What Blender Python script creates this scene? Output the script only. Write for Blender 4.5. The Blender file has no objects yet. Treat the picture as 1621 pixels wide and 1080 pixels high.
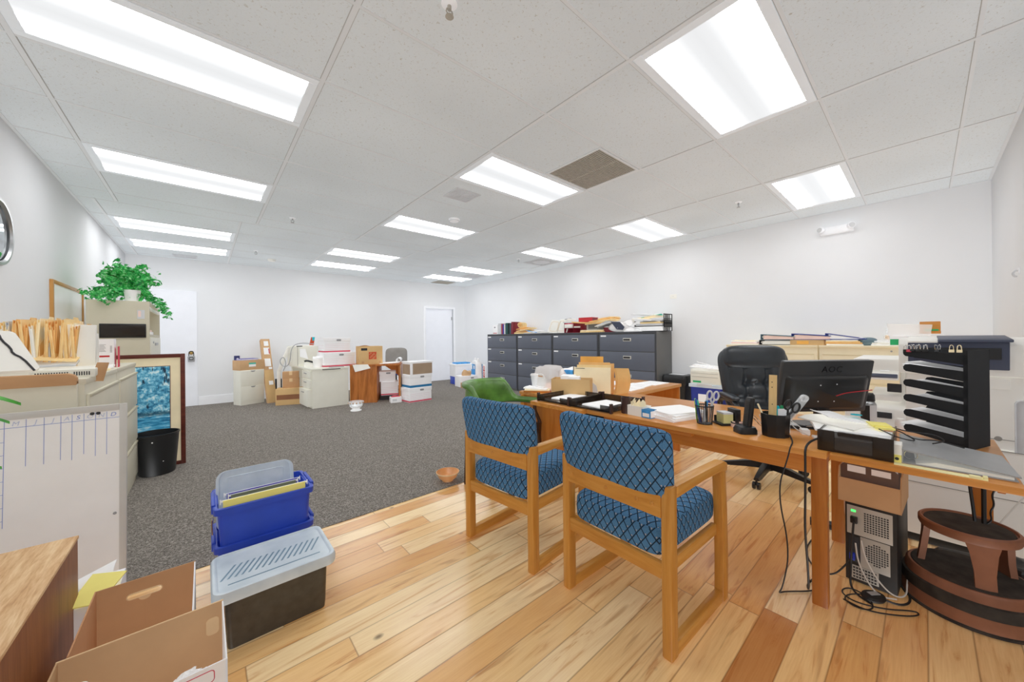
import bpy, bmesh, math, random
from mathutils import Vector, Matrix, Euler
random.seed(7)
PI = math.pi
sc = bpy.context.scene
COL = sc.collection

# ------------------------------------------------------------------ helpers
def lin(h):
    h = h.lstrip('#')
    v = [int(h[i:i+2], 16)/255 for i in (0, 2, 4)]
    return tuple((c/12.92 if c <= .04045 else ((c+.055)/1.055)**2.4) for c in v)+(1,)

class MB:
    """collects shapes into ONE mesh"""
    def __init__(s): s.bm = bmesh.new()
    def _merge(s, b, mat=None):
        if mat is not None: bmesh.ops.transform(b, matrix=mat, verts=b.verts)
        me = bpy.data.meshes.new('tmp'); b.to_mesh(me); b.free()
        s.bm.from_mesh(me); bpy.data.meshes.remove(me); return s
    def box(s, x0, x1, y0, y1, z0, z1, bev=0, seg=2, mat=None):
        b = bmesh.new()
        bmesh.ops.create_cube(b, size=1)
        M = Matrix.Translation(((x0+x1)/2, (y0+y1)/2, (z0+z1)/2)) @ Matrix.Diagonal((abs(x1-x0), abs(y1-y0), abs(z1-z0), 1))
        bmesh.ops.transform(b, matrix=M, verts=b.verts)
        if bev > 0: bmesh.ops.bevel(b, geom=b.edges[:], offset=bev, segments=seg, affect='EDGES', profile=.5)
        return s._merge(b, mat)
    def prism(s, pts, lo, hi, axis='z', bev=0, seg=2, mat=None):
        """2d outline pushed along an axis: z:(x,y)  x:(y,z)  y:(x,z)"""
        b = bmesh.new()
        def mk(p, t):
            return {'z': (p[0], p[1], t), 'x': (t, p[0], p[1]), 'y': (p[0], t, p[1])}[axis]
        lo_v = [b.verts.new(mk(p, lo)) for p in pts]; hi_v = [b.verts.new(mk(p, hi)) for p in pts]
        n = len(pts)
        b.faces.new(lo_v[::-1]); b.faces.new(hi_v)
        for i in range(n): b.faces.new((lo_v[i], lo_v[(i+1) % n], hi_v[(i+1) % n], hi_v[i]))
        bmesh.ops.recalc_face_normals(b, faces=b.faces[:])
        if bev > 0: bmesh.ops.bevel(b, geom=b.edges[:], offset=bev, segments=seg, affect='EDGES', profile=.5)
        return s._merge(b, mat)
    def loft(s, rings, cap=True, close=True, mat=None):
        b = bmesh.new()
        R = [[b.verts.new(p) for p in r] for r in rings]
        n = len(rings[0])
        for i in range(len(R)-1):
            for j in range(n if close else n-1):
                k = (j+1) % n
                b.faces.new((R[i][j], R[i][k], R[i+1][k], R[i+1][j]))
        if cap and close:
            b.faces.new(R[0][::-1]); b.faces.new(R[-1])
        bmesh.ops.recalc_face_normals(b, faces=b.faces[:])
        return s._merge(b, mat)
    def lathe(s, prof, c=(0, 0, 0), seg=32, cap=True, mat=None, sx=1, sy=1):
        rings = [[(c[0]+r*sx*math.cos(2*PI*k/seg), c[1]+r*sy*math.sin(2*PI*k/seg), c[2]+z) for k in range(seg)] for r, z in prof]
        return s.loft(rings, cap=cap, mat=mat)
    def tube(s, pts, r, seg=8, smooth=0, closed=False):
        P = [Vector(p) for p in pts]
        for _ in range(smooth):
            Q = [] if closed else [P[0]]
            rng = range(len(P)) if closed else range(len(P)-1)
            for i in rng:
                a, b = P[i], P[(i+1) % len(P)]
                Q += [a*.75+b*.25, a*.25+b*.75]
            if not closed: Q.append(P[-1])
            P = Q
        n = len(P); rad = r if isinstance(r, (list, tuple)) else None
        rings = []; prev = None
        for i, p in enumerate(P):
            if closed: t = P[(i+1) % n]-P[i-1]
            else: t = P[min(i+1, n-1)]-P[max(i-1, 0)]
            if t.length < 1e-9: t = Vector((0, 0, 1))
            t.normalize()
            if prev is None:
                a = t.orthogonal().normalized()
            else:
                a = prev-t*prev.dot(t)
                a = a.normalized() if a.length > 1e-6 else t.orthogonal().normalized()
            prev = a; q = t.cross(a)
            rr = rad[min(int(i*len(rad)/n), len(rad)-1)] if rad else r
            rings.append([tuple(p+a*rr*math.cos(2*PI*k/seg)+q*rr*math.sin(2*PI*k/seg)) for k in range(seg)])
        if closed: rings.append(rings[0]); return s.loft(rings, cap=False)
        return s.loft(rings)
    def cyl(s, p0, p1, r0, r1=None, seg=20):
        r1 = r0 if r1 is None else r1
        p0, p1 = Vector(p0), Vector(p1); t = (p1-p0).normalized(); a = t.orthogonal().normalized(); q = t.cross(a)
        return s.loft([[tuple(p+a*r*math.cos(2*PI*k/seg)+q*r*math.sin(2*PI*k/seg)) for k in range(seg)] for p, r in ((p0, r0), (p1, r1))])
    def face(s, *pts):
        b = bmesh.new(); b.faces.new([b.verts.new(p) for p in pts]); return s._merge(b)
    def grid(s, f, nu, nv, thick=0, mat=None):
        """surface from f(u,v) -> xyz"""
        b = bmesh.new()
        V = [[b.verts.new(f(i/nu, j/nv)) for j in range(nv+1)] for i in range(nu+1)]
        for i in range(nu):
            for j in range(nv): b.faces.new((V[i][j], V[i+1][j], V[i+1][j+1], V[i][j+1]))
        bmesh.ops.recalc_face_normals(b, faces=b.faces[:])
        if thick: bmesh.ops.solidify(b, geom=b.faces[:], thickness=thick)
        return s._merge(b, mat)
    def obj(s, name, mat, parent=None, smooth=True, uv=False, loc=None, rz=None, subsurf=0, angle=38):
        bm = s.bm
        if uv:
            L = bm.loops.layers.uv.new('UVMap')
            for f in bm.faces:
                n = f.normal; ax = max(range(3), key=lambda i: abs(n[i])*(1.0 if i != 2 else 1.0))
                for l in f.loops:
                    c = l.vert.co
                    l[L].uv = {0: (c.y, c.z), 1: (c.x, c.z), 2: (c.y, c.x)}[ax]
        me = bpy.data.meshes.new(name); bm.normal_update(); bm.to_mesh(me); bm.free()
        if smooth:
            me.shade_smooth(); me.set_sharp_from_angle(angle=math.radians(angle))
        o = bpy.data.objects.new(name, me); COL.objects.link(o)
        for m in (mat if isinstance(mat, (list, tuple)) else [mat]): me.materials.append(m)
        if parent is not None: o.parent = parent
        if loc is not None: o.location = loc
        if rz is not None: o.rotation_euler = (0, 0, rz)
        if subsurf:
            md = o.modifiers.new('Subdivision', 'SUBSURF'); md.levels = subsurf; md.render_levels = subsurf
        return o

def thing(name, label, cat, loc=(0, 0, 0), rz=0, group=None):
    o = bpy.data.objects.new(name, None); COL.objects.link(o)
    o.location = loc; o.rotation_euler = (0, 0, rz); o.empty_display_size = .05
    o['label'] = label; o['category'] = cat
    if group: o['group'] = group
    return o
def tag(o, label, cat, group=None):
    o['label'] = label; o['category'] = cat
    if group: o['group'] = group
    return o
def struct(o): o['kind'] = 'structure'; return o
def dup(root, loc, rz, label, group=None):
    r = root.copy(); COL.objects.link(r); r.location = loc; r.rotation_euler = (0, 0, rz); r['label'] = label
    if group: r['group'] = group
    for ch in list(root.children):
        c = ch.copy(); COL.objects.link(c); c.parent = r
        for g in list(ch.children):
            d = g.copy(); COL.objects.link(d); d.parent = c
    return r
def dup1(o, loc, rot, label, group=None, scale=None):
    r = o.copy(); COL.objects.link(r); r.location = loc; r.rotation_euler = rot; r['label'] = label
    if scale: r.scale = scale
    if group: r['group'] = group
    return r
def text(name, body, size, mat, parent, loc, rot, ext=.0004, align='CENTER', shear=0, space=1):
    c = bpy.data.curves.new(name, 'FONT'); c.body = body; c.size = size; c.extrude = ext
    c.align_x = align; c.align_y = 'CENTER'; c.shear = shear; c.space_line = .8; c.space_character = space
    c.materials.append(mat)
    return letters(name, c, parent, Matrix.LocRotScale(Vector(loc), Euler(rot), None))
def letters(name, c, parent, mat):
    tmp = bpy.data.objects.new('tmp', c); me = bpy.data.meshes.new_from_object(tmp); me.name = name
    bpy.data.objects.remove(tmp); bpy.data.curves.remove(c)
    o = bpy.data.objects.new(name, me); COL.objects.link(o); o.parent = parent; o.matrix_local = mat
    return o
FACE_MX = (PI/2, 0, -PI/2)   # lettering read by someone looking along +X
FACE_MY = (PI/2, 0, 0)       # lettering read by someone looking along +Y
def rrect(w, h, r, n=5, cx=0, cy=0):
    pts = []
    for (sx, sy, a0) in ((1, 1, 0), (-1, 1, PI/2), (-1, -1, PI), (1, -1, 1.5*PI)):
        for k in range(n+1):
            a = a0+k*PI/2/n
            pts.append((cx+sx*(w/2-r)+r*math.cos(a), cy+sy*(h/2-r)+r*math.sin(a)))
    return pts

# ------------------------------------------------------------------ materials
class NT:
    def __init__(s, name):
        s.m = bpy.data.materials.new(name); s.m.use_nodes = True
        s.t = s.m.node_tree; s.b = s.t.nodes['Principled BSDF']; s.L = s.t.links.new
    def n(s, typ, **kw):
        o = s.t.nodes.new('ShaderNode'+typ)
        for k, v in kw.items(): setattr(o, k, v)
        return o
    def math(s, op, a, b=None, c=None):
        o = s.n('Math', operation=op)
        for i, v in enumerate((a, b, c)):
            if v is None: continue
            if isinstance(v, (int, float)): o.inputs[i].default_value = v
            else: s.L(v, o.inputs[i])
        return o.outputs[0]
    def ramp(s, fac, stops, interp='LINEAR'):
        o = s.n('ValToRGB'); cr = o.color_ramp; cr.interpolation = interp
        while len(cr.elements) > 1: cr.elements.remove(cr.elements[-1])
        cr.elements[0].position = stops[0][0]; cr.elements[0].color = stops[0][1]
        for p, c in stops[1:]:
            e = cr.elements.new(p); e.color = c
        s.L(fac, o.inputs[0]); return o.outputs[0]
    def mix(s, f, a, b, blend='MIX'):
        o = s.n('Mix', data_type='RGBA', blend_type=blend)
        for i, v in ((0, f), (6, a), (7, b)):
            if isinstance(v, (int, float, tuple)): o.inputs[i].default_value = v
            else: s.L(v, o.inputs[i])
        return o.outputs[2]
    def noise(s, vec, scale, detail=3, rough=.55, dist=0, dim='3D', w=None):
        o = s.n('TexNoise', noise_dimensions=dim); o.inputs['Scale'].default_value = scale
        o.inputs['Detail'].default_value = detail; o.inputs['Roughness'].default_value = rough; o.inputs['Distortion'].default_value = dist
        if vec is not None: s.L(vec, o.inputs['Vector'])
        return o.outputs['Fac']
    def coord(s, which='Object', scale=(1, 1, 1), loc=(0, 0, 0), rot=(0, 0, 0)):
        o = s.n('TexCoord'); mp = s.n('Mapping'); mp.inputs['Scale'].default_value = scale
        mp.inputs['Location'].default_value = loc; mp.inputs['Rotation'].default_value = rot
        s.L(o.outputs[which], mp.inputs['Vector']); return mp.outputs[0]
    def bump(s, h, st=.2, dist=.002):
        o = s.n('Bump'); o.inputs['Strength'].default_value = st; o.inputs['Distance'].default_value = dist
        s.L(h, o.inputs['Height']); s.L(o.outputs[0], s.b.inputs['Normal'])
    def set(s, **kw):
        for k, v in kw.items():
            i = s.b.inputs[k.replace('_', ' ')]
            if isinstance(v, (int, float, tuple)): i.default_value = v
            else: s.L(v, i)
        return s

def P(name, hexc, rough=.5, metal=0, var=.04, vscale=6, bump=0, bscale=120, spec=.5, **kw):
    t = NT(name); c = lin(hexc)
    v = t.coord()
    f = t.noise(v, vscale, 4)
    lo = tuple(max(0, x*(1-var*2)) for x in c[:3])+(1,); hi = tuple(min(1, x*(1+var*2)) for x in c[:3])+(1,)
    t.set(Base_Color=t.ramp(f, [(.3, lo), (.7, hi)]), Roughness=rough, Metallic=metal, Specular_IOR_Level=spec, **kw)
    if bump: t.bump(t.noise(v, bscale, 2), bump, .001)
    return t.m
def WOOD(name, stops, axis='x', scale=1.0, rough=.38, bump=.05, stretch=14, ring=.35):
    """streaky grain along one axis"""
    t = NT(name); s = [stretch*scale]*3; s['xyz'.index(axis)] = 1.1*scale
    v = t.coord(scale=tuple(s)); v2 = t.coord(scale=tuple(x*4 for x in s))
    big = t.noise(v, 1.3, 4, .6, ring*3); fine = t.noise(v2, 2.2, 3, .6)
    f = t.math('ADD', t.math('MULTIPLY', big, .75), t.math('MULTIPLY', fine, .25))
    n = len(stops)
    t.set(Base_Color=t.ramp(f, [(.3+.4*i/(n-1), lin(c)) for i, c in enumerate(stops)]), Roughness=rough)
    t.bump(fine, bump, .001)
    return t.m

# ------------------------------------------------------------------ shared materials
def floor_wood():
    t = NT('hickory_planks'); W, Lp = .119, 1.35
    co = t.n('TexCoord'); sp = t.n('SeparateXYZ'); t.L(co.outputs['Object'], sp.inputs[0])
    x, y = sp.outputs[0], sp.outputs[1]
    yr = t.math('DIVIDE', t.math('ADD', y, 5.0), W); row = t.math('FLOOR', yr); fy = t.math('SUBTRACT', yr, row)
    wn = t.n('TexWhiteNoise', noise_dimensions='1D'); t.L(row, wn.inputs['W'])
    xs = t.math('DIVIDE', t.math('ADD', x, t.math('ADD', t.math('MULTIPLY', wn.outputs['Value'], 7.0), 20.0)), Lp)
    colm = t.math('FLOOR', xs); fx = t.math('SUBTRACT', xs, colm)
    cb = t.n('CombineXYZ'); t.L(row, cb.inputs[0]); t.L(colm, cb.inputs[1])
    w2 = t.n('TexWhiteNoise', noise_dimensions='2D'); t.L(cb.outputs[0], w2.inputs['Vector'])
    rnd = w2.outputs['Value']
    # grain coordinates, shifted per plank
    off = t.math('MULTIPLY', rnd, 37.0)
    g = t.n('CombineXYZ'); t.L(t.math('MULTIPLY', x, 1.5), g.inputs[0]); t.L(t.math('ADD', t.math('MULTIPLY', y, 15.0), off), g.inputs[1]); t.L(off, g.inputs[2])
    grain = t.noise(g.outputs[0], 1.0, 6, .55, 2.2)
    g2 = t.n('CombineXYZ'); t.L(t.math('MULTIPLY', x, 7.0), g2.inputs[0]); t.L(t.math('ADD', t.math('MULTIPLY', y, 190.0), off), g2.inputs[1])
    fine = t.noise(g2.outputs[0], 1.0, 2, .5)
    base = t.ramp(rnd, [(0, lin('#FADFAE')), (.2, lin('#F3CE94')), (.4, lin('#EBBC7E')), (.58, lin('#F8DAA6')), (.72, lin('#E0AC6C')), (.86, lin('#F0C88C')), (.96, lin('#C48A52'))], 'CONSTANT')
    dark = t.mix(1.0, base, lin('#C48A50'), 'MULTIPLY')
    gm = t.ramp(grain, [(.44, (0, 0, 0, 1)), (.58, (.25, .25, .25, 1)), (.66, (1, 1, 1, 1))])
    gray = t.n('RGBToBW'); t.L(gm, gray.inputs[0])
    c1 = t.mix(t.math('MULTIPLY', gray.outputs[0], .5), base, dark)
    c2 = t.mix(t.math('MULTIPLY', t.ramp(fine, [(.35, (0, 0, 0, 1)), (.75, (1, 1, 1, 1))]), .16), c1, dark)
    # heartwood streaks on some planks, small knots
    hs = t.noise(g.outputs[0], .55, 2, .5, 2.2)
    hm = t.ramp(hs, [(.6, (0, 0, 0, 1)), (.66, (1, 1, 1, 1))])
    c3 = t.mix(t.math('MULTIPLY', hm, .38), c2, lin('#9A5C2C'))
    kn = t.n('TexVoronoi'); kn.inputs['Scale'].default_value = 1.0
    gk = t.n('CombineXYZ'); t.L(t.math('MULTIPLY', x, 2.1), gk.inputs[0]); t.L(t.math('ADD', t.math('MULTIPLY', y, 3.3), off), gk.inputs[1]); t.L(gk.outputs[0], kn.inputs['Vector'])
    km = t.ramp(kn.outputs['Distance'], [(.02, (1, 1, 1, 1)), (.055, (0, 0, 0, 1))])
    c4 = t.mix(t.math('MULTIPLY', km, .75), c3, lin('#4A2A14'))
    ey = t.math('MINIMUM', fy, t.math('SUBTRACT', 1.0, fy)); ex = t.math('MINIMUM', fx, t.math('SUBTRACT', 1.0, fx))
    gap = t.math('MINIMUM', t.math('MULTIPLY', ey, W), t.math('MULTIPLY', ex, Lp))
    gl = t.ramp(gap, [(0, (1, 1, 1, 1)), (.0012, (.8, .8, .8, 1)), (.0026, (0, 0, 0, 1))])
    c5 = t.mix(t.math('MULTIPLY', gl, .62), c4, lin('#6E4424'))
    t.set(Base_Color=c5, Roughness=.2, Specular_IOR_Level=.5)
    t.bump(t.math('SUBTRACT', t.math('MULTIPLY', fine, .15), gl), .25, .001)
    return t.m
def carpet():
    t = NT('loop_carpet'); v = t.coord()
    a = t.noise(v, 190, 2, .7); b = t.noise(v, 75, 3, .7); c = t.noise(v, 1.4, 3)
    f = t.math('ADD', t.math('MULTIPLY', a, .55), t.math('MULTIPLY', b, .45))
    col = t.ramp(f, [(.36, lin('#403C38')), (.47, lin('#6E6963')), (.56, lin('#969089')), (.66, lin('#C6C0B8'))])
    col = t.mix(t.math('MULTIPLY', c, .22), col, lin('#6E665C'))
    t.set(Base_Color=col, Roughness=.95, Specular_IOR_Level=.1); t.bump(f, .9, .004); return t.m
def ceiling_tile():
    t = NT('acoustic_tile'); v = t.coord(scale=(1, 1, 1))
    a = t.noise(v, 75, 3, .75, .8); b = t.noise(v, 240, 2, .6); c = t.noise(v, .8, 2)
    pit = t.ramp(a, [(.33, (0, 0, 0, 1)), (.40, (1, 1, 1, 1))])
    base = t.ramp(c, [(.35, lin('#CFD4D7')), (.65, lin('#D8DDE0'))])
    t.set(Base_Color=t.mix(pit, lin('#B9B7B0'), base), Roughness=.95, Specular_IOR_Level=.1)
    t.bump(t.math('ADD', a, t.math('MULTIPLY', b, .3)), .5, .003); return t.m
def lattice():
    t = NT('blue_lattice_upholstery'); co = t.n('TexCoord'); sp = t.n('SeparateXYZ'); t.L(co.outputs['UV'], sp.inputs[0])
    u = t.math('DIVIDE', sp.outputs[0], .040); v = t.math('DIVIDE', sp.outputs[1], .056)
    nv = t.noise(co.outputs['UV'], 400, 2); no = t.math('MULTIPLY', t.math('SUBTRACT', nv, .5), .10)
    a = t.math('ADD', t.math('ADD', u, v), no); b = t.math('ADD', t.math('SUBTRACT', u, v), no)
    fa = t.math('ABSOLUTE', t.math('SUBTRACT', t.math('FRACT', a), .5)); fb = t.math('ABSOLUTE', t.math('SUBTRACT', t.math('FRACT', b), .5))
    m = t.math('MINIMUM', fa, fb)
    ln = t.ramp(m, [(.05, (1, 1, 1, 1)), (.08, (0, 0, 0, 1))])
    # small pale dot at every crossing's upper corner
    da = t.math('SUBTRACT', t.math('FRACT', a), .70); db = t.math('SUBTRACT', t.math('FRACT', b), .30)
    d = t.math('ADD', t.math('MULTIPLY', da, da), t.math('MULTIPLY', db, db))
    dot = t.ramp(d, [(.003, (1, 1, 1, 1)), (.007, (0, 0, 0, 1))])
    c = t.ramp(nv, [(.3, lin('#365F86')), (.7, lin('#5786AC'))])
    c = t.mix(t.math('MULTIPLY', ln, .92), c, lin('#10161F')); c = t.mix(t.math('MULTIPLY', dot, .65), c, lin('#D8B98E'))
    t.set(Base_Color=c, Roughness=.85, Specular_IOR_Level=.2)
    t.bump(t.math('SUBTRACT', t.math('MULTIPLY', nv, .4), ln), .5, .002); return t.m
def diffuser():
    t = NT('lit_prismatic_lens'); co = t.n('TexCoord'); sp = t.n('SeparateXYZ'); t.L(co.outputs['Object'], sp.inputs[0])
    d = t.math('ABSOLUTE', t.math('DIVIDE', sp.outputs[1], .26))
    st = t.ramp(d, [(0, (.062, .062, .062, 1)), (.2, (.065, .065, .065, 1)), (.38, (.08, .08, .08, 1)), (.66, (.9, .9, .9, 1)), (.8, (1, 1, 1, 1)), (1, (.8, .8, .8, 1))])
    t.set(Base_Color=lin('#2A2A2A'), Roughness=.5, Emission_Color=(.97, .985, 1, 1), Emission_Strength=t.math('MULTIPLY', st, LAMP)); return t.m
def smoke_plastic():
    t = NT('smoked_plastic'); t.set(Base_Color=lin('#2A211B'), Roughness=.18, Alpha=.74); return t.m
def clear_plastic(name, col='#EEF2F4', alpha=.32, rough=.2):
    t = NT(name); t.set(Base_Color=lin(col), Roughness=rough, Alpha=alpha, Specular_IOR_Level=.6); return t.m
def lid_plastic():
    t = NT('frosted_lid_plastic'); v = t.coord(); t.set(Base_Color=t.ramp(t.noise(v, 9, 3), [(.3, lin('#BFCCD6')), (.7, lin('#D6E0E7'))]), Roughness=.32, Alpha=.93); return t.m
def leaf_mat(name, stops):
    t = NT(name); v = t.coord(); t.set(Base_Color=t.ramp(t.noise(v, 26, 2, .7), [(.3+.4*i/(len(stops)-1), lin(c)) for i, c in enumerate(stops)]), Roughness=.4, Specular_IOR_Level=.4); return t.m
def forest_print():
    t = NT('blue_forest_print'); v = t.coord()
    sp = t.n('SeparateXYZ'); t.L(v, sp.inputs[0]); z = sp.outputs[2]
    st = t.coord(scale=(1, 1, .18)); wt = t.coord(scale=(.25, 1, 1.6))
    bush = t.noise(v, 26, 5, .7); trunk = t.noise(st, 46, 3, .55); water = t.noise(wt, 34, 4, .65)
    up = t.ramp(bush, [(.3, lin('#1B4E70')), (.43, lin('#3E93BC')), (.53, lin('#7CC8E2')), (.64, lin('#E2F5F8'))])
    up = t.mix(t.ramp(trunk, [(.36, (1, 1, 1, 1)), (.42, (0, 0, 0, 1))]), up, lin('#143048'))
    dn = t.ramp(water, [(.32, lin('#14527C')), (.46, lin('#3596C4')), (.56, lin('#6CC3E4')), (.68, lin('#E2F5F8'))])
    zz = t.math('ADD', z, t.math('MULTIPLY', bush, .06))
    bank = t.ramp(zz, [(.53, (0, 0, 0, 1)), (.56, (1, 1, 1, 1))])
    c = t.mix(bank, dn, up)
    edge = t.ramp(t.math('ABSOLUTE', t.math('SUBTRACT', zz, .545)), [(.008, (1, 1, 1, 1)), (.03, (0, 0, 0, 1))])
    t.set(Base_Color=t.mix(t.math('MULTIPLY', edge, .7), c, lin('#0E2A3C')), Roughness=.35); return t.m
LAMP = 13.4; FILL = 1.22
M = {}
M['wall'] = P('painted_wall', '#E4E5E7', .85, var=.008, vscale=1.5, bump=.05, bscale=260, spec=.2)
M['trim'] = P('white_trim_paint', '#F0F1F4', .45, var=.01)
M['door'] = P('white_door_paint', '#EEF0F6', .5, var=.008)
M['ceil'] = ceiling_tile(); M['tbar'] = P('white_grid_metal', '#D3D5D7', .5, var=.01)
M['lens'] = diffuser(); M['fixture'] = P('white_fixture_metal', '#E4E9EE', .5, var=.01)
M['wood_floor'] = floor_wood(); M['carpet'] = carpet()
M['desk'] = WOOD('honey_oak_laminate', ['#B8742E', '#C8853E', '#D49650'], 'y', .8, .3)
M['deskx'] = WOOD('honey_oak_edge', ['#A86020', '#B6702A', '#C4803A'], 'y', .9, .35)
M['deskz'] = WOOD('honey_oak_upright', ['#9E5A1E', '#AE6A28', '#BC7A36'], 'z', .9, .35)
M['credx'] = WOOD('honey_oak_return', ['#B9772F', '#C98840', '#D69A55'], 'x', .8, .3)
M['walnut'] = WOOD('orange_walnut_panel', ['#7A4114', '#9C5A22', '#B87034', '#A2602A'], 'z', .55, .4, stretch=9, ring=.9)
M['chairwood'] = WOOD('golden_oak', ['#AD6F26', '#C08538', '#D09A50'], 'z', .9, .38)
M['chairwoodx'] = WOOD('golden_oak_rail', ['#AD6F26', '#C08538', '#D09A50'], 'y', .9, .38)
M['chairwoodf'] = WOOD('golden_oak_arm', ['#B4762C', '#C68C3E', '#D6A258'], 'x', .9, .36)
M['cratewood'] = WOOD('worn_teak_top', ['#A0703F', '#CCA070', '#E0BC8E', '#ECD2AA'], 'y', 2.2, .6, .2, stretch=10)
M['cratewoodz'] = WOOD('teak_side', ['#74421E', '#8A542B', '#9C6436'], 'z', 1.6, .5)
M['fabric'] = lattice()
M['char'] = P('charcoal_metal', '#5C616D', .45, metal=.0, var=.02, vscale=3); M['chard'] = P('charcoal_metal_dark', '#3C3E43', .5, var=.02)
M['chart'] = P('charcoal_side', '#5C5C5B', .5, var=.02)
M['beige'] = P('beige_metal', '#CFC9B6', .5, var=.015); M['beiged'] = P('beige_metal_dark', '#B5AD97', .5, var=.02)
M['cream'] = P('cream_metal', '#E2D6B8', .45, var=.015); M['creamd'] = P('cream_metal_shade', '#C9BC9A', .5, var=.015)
M['putty'] = P('putty_metal', '#C4BDA8', .5, var=.015); M['white_lam'] = P('offwhite_laminate', '#DEDCD0', .5, var=.012)
M['copier'] = P('copier_plastic', '#E4E2DC', .5, var=.01); M['copierd'] = P('copier_seam', '#8F8C86', .6)
M['navy'] = P('navy_plastic', '#3B4154', .45, var=.02)
M['black'] = P('black_plastic', '#1B1C1E', .35, var=.03); M['blackm'] = P('black_card', '#28292B', .8, var=.03, spec=.2); M['rubber'] = P('dark_rubber', '#3B3733', .85, var=.2, vscale=14, spec=.2)
M['leather'] = P('black_leather', '#2A2F34', .36, var=.08, vscale=9, bump=.25, bscale=260)
M['green'] = P('green_leather', '#527B33', .3, var=.2, vscale=8, bump=.15, bscale=160); M['greend'] = P('green_piping', '#23331C', .5)
M['darkwood'] = WOOD('dark_walnut', ['#2C1B12', '#3B2417', '#4A2F1F'], 'z', 1, .35)
M['mahog'] = WOOD('mahogany_frame', ['#45190F', '#5A2418', '#6C2F20'], 'x', 1, .35)
M['oakframe'] = WOOD('oak_frame', ['#A87436', '#BC8846', '#CC9A58'], 'z', 1, .4)
M['white'] = P('white_paper', '#F2F2F2', .8, var=.01, spec=.2); M['paper2'] = P('offwhite_paper', '#E9E7E0', .8, var=.015, spec=.2); M['paperg'] = P('grey_paper', '#C9CACC', .8, var=.03, spec=.2)
M['manila'] = P('manila_card', '#EBCF98', .75, var=.05, spec=.2); M['manila2'] = P('buff_card', '#E3B777', .75, var=.05, spec=.2); M['manila3'] = P('pale_manila', '#F1E2BE', .75, var=.03, spec=.2)
M['envelope'] = P('orange_kraft_envelope', '#E5AC58', .7, var=.05, spec=.2)
M['kraft'] = P('kraft_cardboard', '#C7A27A', .8, var=.04, vscale=4, spec=.2); M['kraft2'] = P('pale_cardboard', '#CDAA78', .8, var=.04, vscale=4, spec=.2); M['kraft3'] = P('brown_cardboard', '#BE946C', .8, var=.04, vscale=4, spec=.2); M['kraftedge'] = P('cardboard_edge', '#DDBE94', .8, spec=.2)
M['kraftpink'] = P('pinkish_cardboard', '#C4936C', .8, var=.04, vscale=4, spec=.2)
M['tape'] = P('packing_tape', '#8D5F42', .35, var=.05); M['boxwhite'] = P('white_box_card', '#ECEBEC', .75, var=.012, spec=.2); M['boxpink'] = P('box_stripe_red', '#C9465A', .75); M['boxblue'] = P('box_stripe_blue', '#1E6F9E', .75); M['boxline'] = P('box_line_pink', '#DDB9C0', .8)
M['blue'] = P('blue_plastic', '#2444B2', .38, var=.05); M['bluetote'] = P('navy_blue_tote', '#2C3B93', .4, var=.04)
M['lid'] = lid_plastic(); M['clear'] = clear_plastic('clear_plastic'); M['bag'] = clear_plastic('thin_bag_plastic', '#F4F2F0', .42, .3)
M['smokebin'] = P('smoky_black_bin', '#423C34', .22, var=.1, vscale=30); M['groove'] = P('lid_groove', '#6E899C', .5)
M['smoke'] = smoke_plastic()
M['yellow'] = P('yellow_card', '#EDE283', .75, var=.02, spec=.2); M['purple'] = P('violet_folder', '#5650A8', .7); M['olive'] = P('olive_folder', '#6F7565', .8)
M['steel'] = P('brushed_steel', '#B5B7B8', .32, metal=.9, var=.03); M['alu'] = P('dull_aluminium', '#C9C7C2', .45, metal=.15, var=.02); M['chrome'] = P('chrome', '#D9DADA', .12, metal=1)
M['nickel'] = P('pale_handle_metal', '#C8C6BE', .4, metal=.3)
M['wboard'] = P('whiteboard_panel', '#F2F1EF', .3, var=.012); M['blueink'] = P('blue_marker', '#7F90CC', .6); M['blueinkf'] = P('faint_blue_marker', '#BFC6DC', .6)
M['red'] = P('red_plastic', '#B8272F', .4); M['darkred'] = P('maroon_plastic', '#7A1F2E', .4, var=.04); M['pink'] = P('pink_paper', '#EBCDC2', .7)
M['gray'] = P('grey_vinyl', '#9A9B9C', .4, var=.04); M['grey_fabric'] = P('grey_fabric', '#8B8883', .9, var=.05, bump=.3, bscale=300)
M['orange'] = P('orange_print', '#C24A2A', .75); M['bowl'] = P('orange_ceramic', '#E0A066', .3, var=.08)
M['brownplast'] = P('brown_stool_plastic', '#8A5B42', .55, var=.08, vscale=12, bump=.1); M['brownmug'] = P('dark_brown_cup', '#3D2A26', .4)
M['leaf'] = leaf_mat('ivy_leaf', ['#06582A', '#1C9240', '#48BE5C', '#BFE9BE']); M['leaf2'] = leaf_mat('broad_leaf', ['#2E8A22', '#56B03A']); M['pot'] = P('white_pot', '#EDEBEA', .4)  # palest ivy tone paints white highlights into the leaf colour
M['stem'] = P('plant_stem', '#4C6B30', .7)
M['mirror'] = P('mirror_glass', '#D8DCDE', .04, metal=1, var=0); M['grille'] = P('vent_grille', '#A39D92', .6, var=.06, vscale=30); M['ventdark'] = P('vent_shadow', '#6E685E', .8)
M['ventwhite'] = P('white_vent', '#C6C7CA', .6)
M['print'] = P('dark_print', '#2B2B2E', .7); M['greyprint'] = P('grey_print', '#8E8E90', .8); M['greenlabel'] = P('green_label', '#1FA060', .6); M['teal'] = P('teal_label', '#3FB4A0', .6); M['turq'] = P('turquoise_plastic', '#19B3C4', .4)
M['navybind'] = P('navy_binder', '#2B3D86', .42, var=.04); M['tealbind'] = P('teal_grey_binder', '#5E7680', .45); M['tanbook'] = P('tan_cover', '#C5A271', .6, var=.04)
M['bookgreen'] = P('dark_green_cover', '#1F4B48', .5); M['ink'] = P('ink_navy', '#2A2F66', .5)
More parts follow.
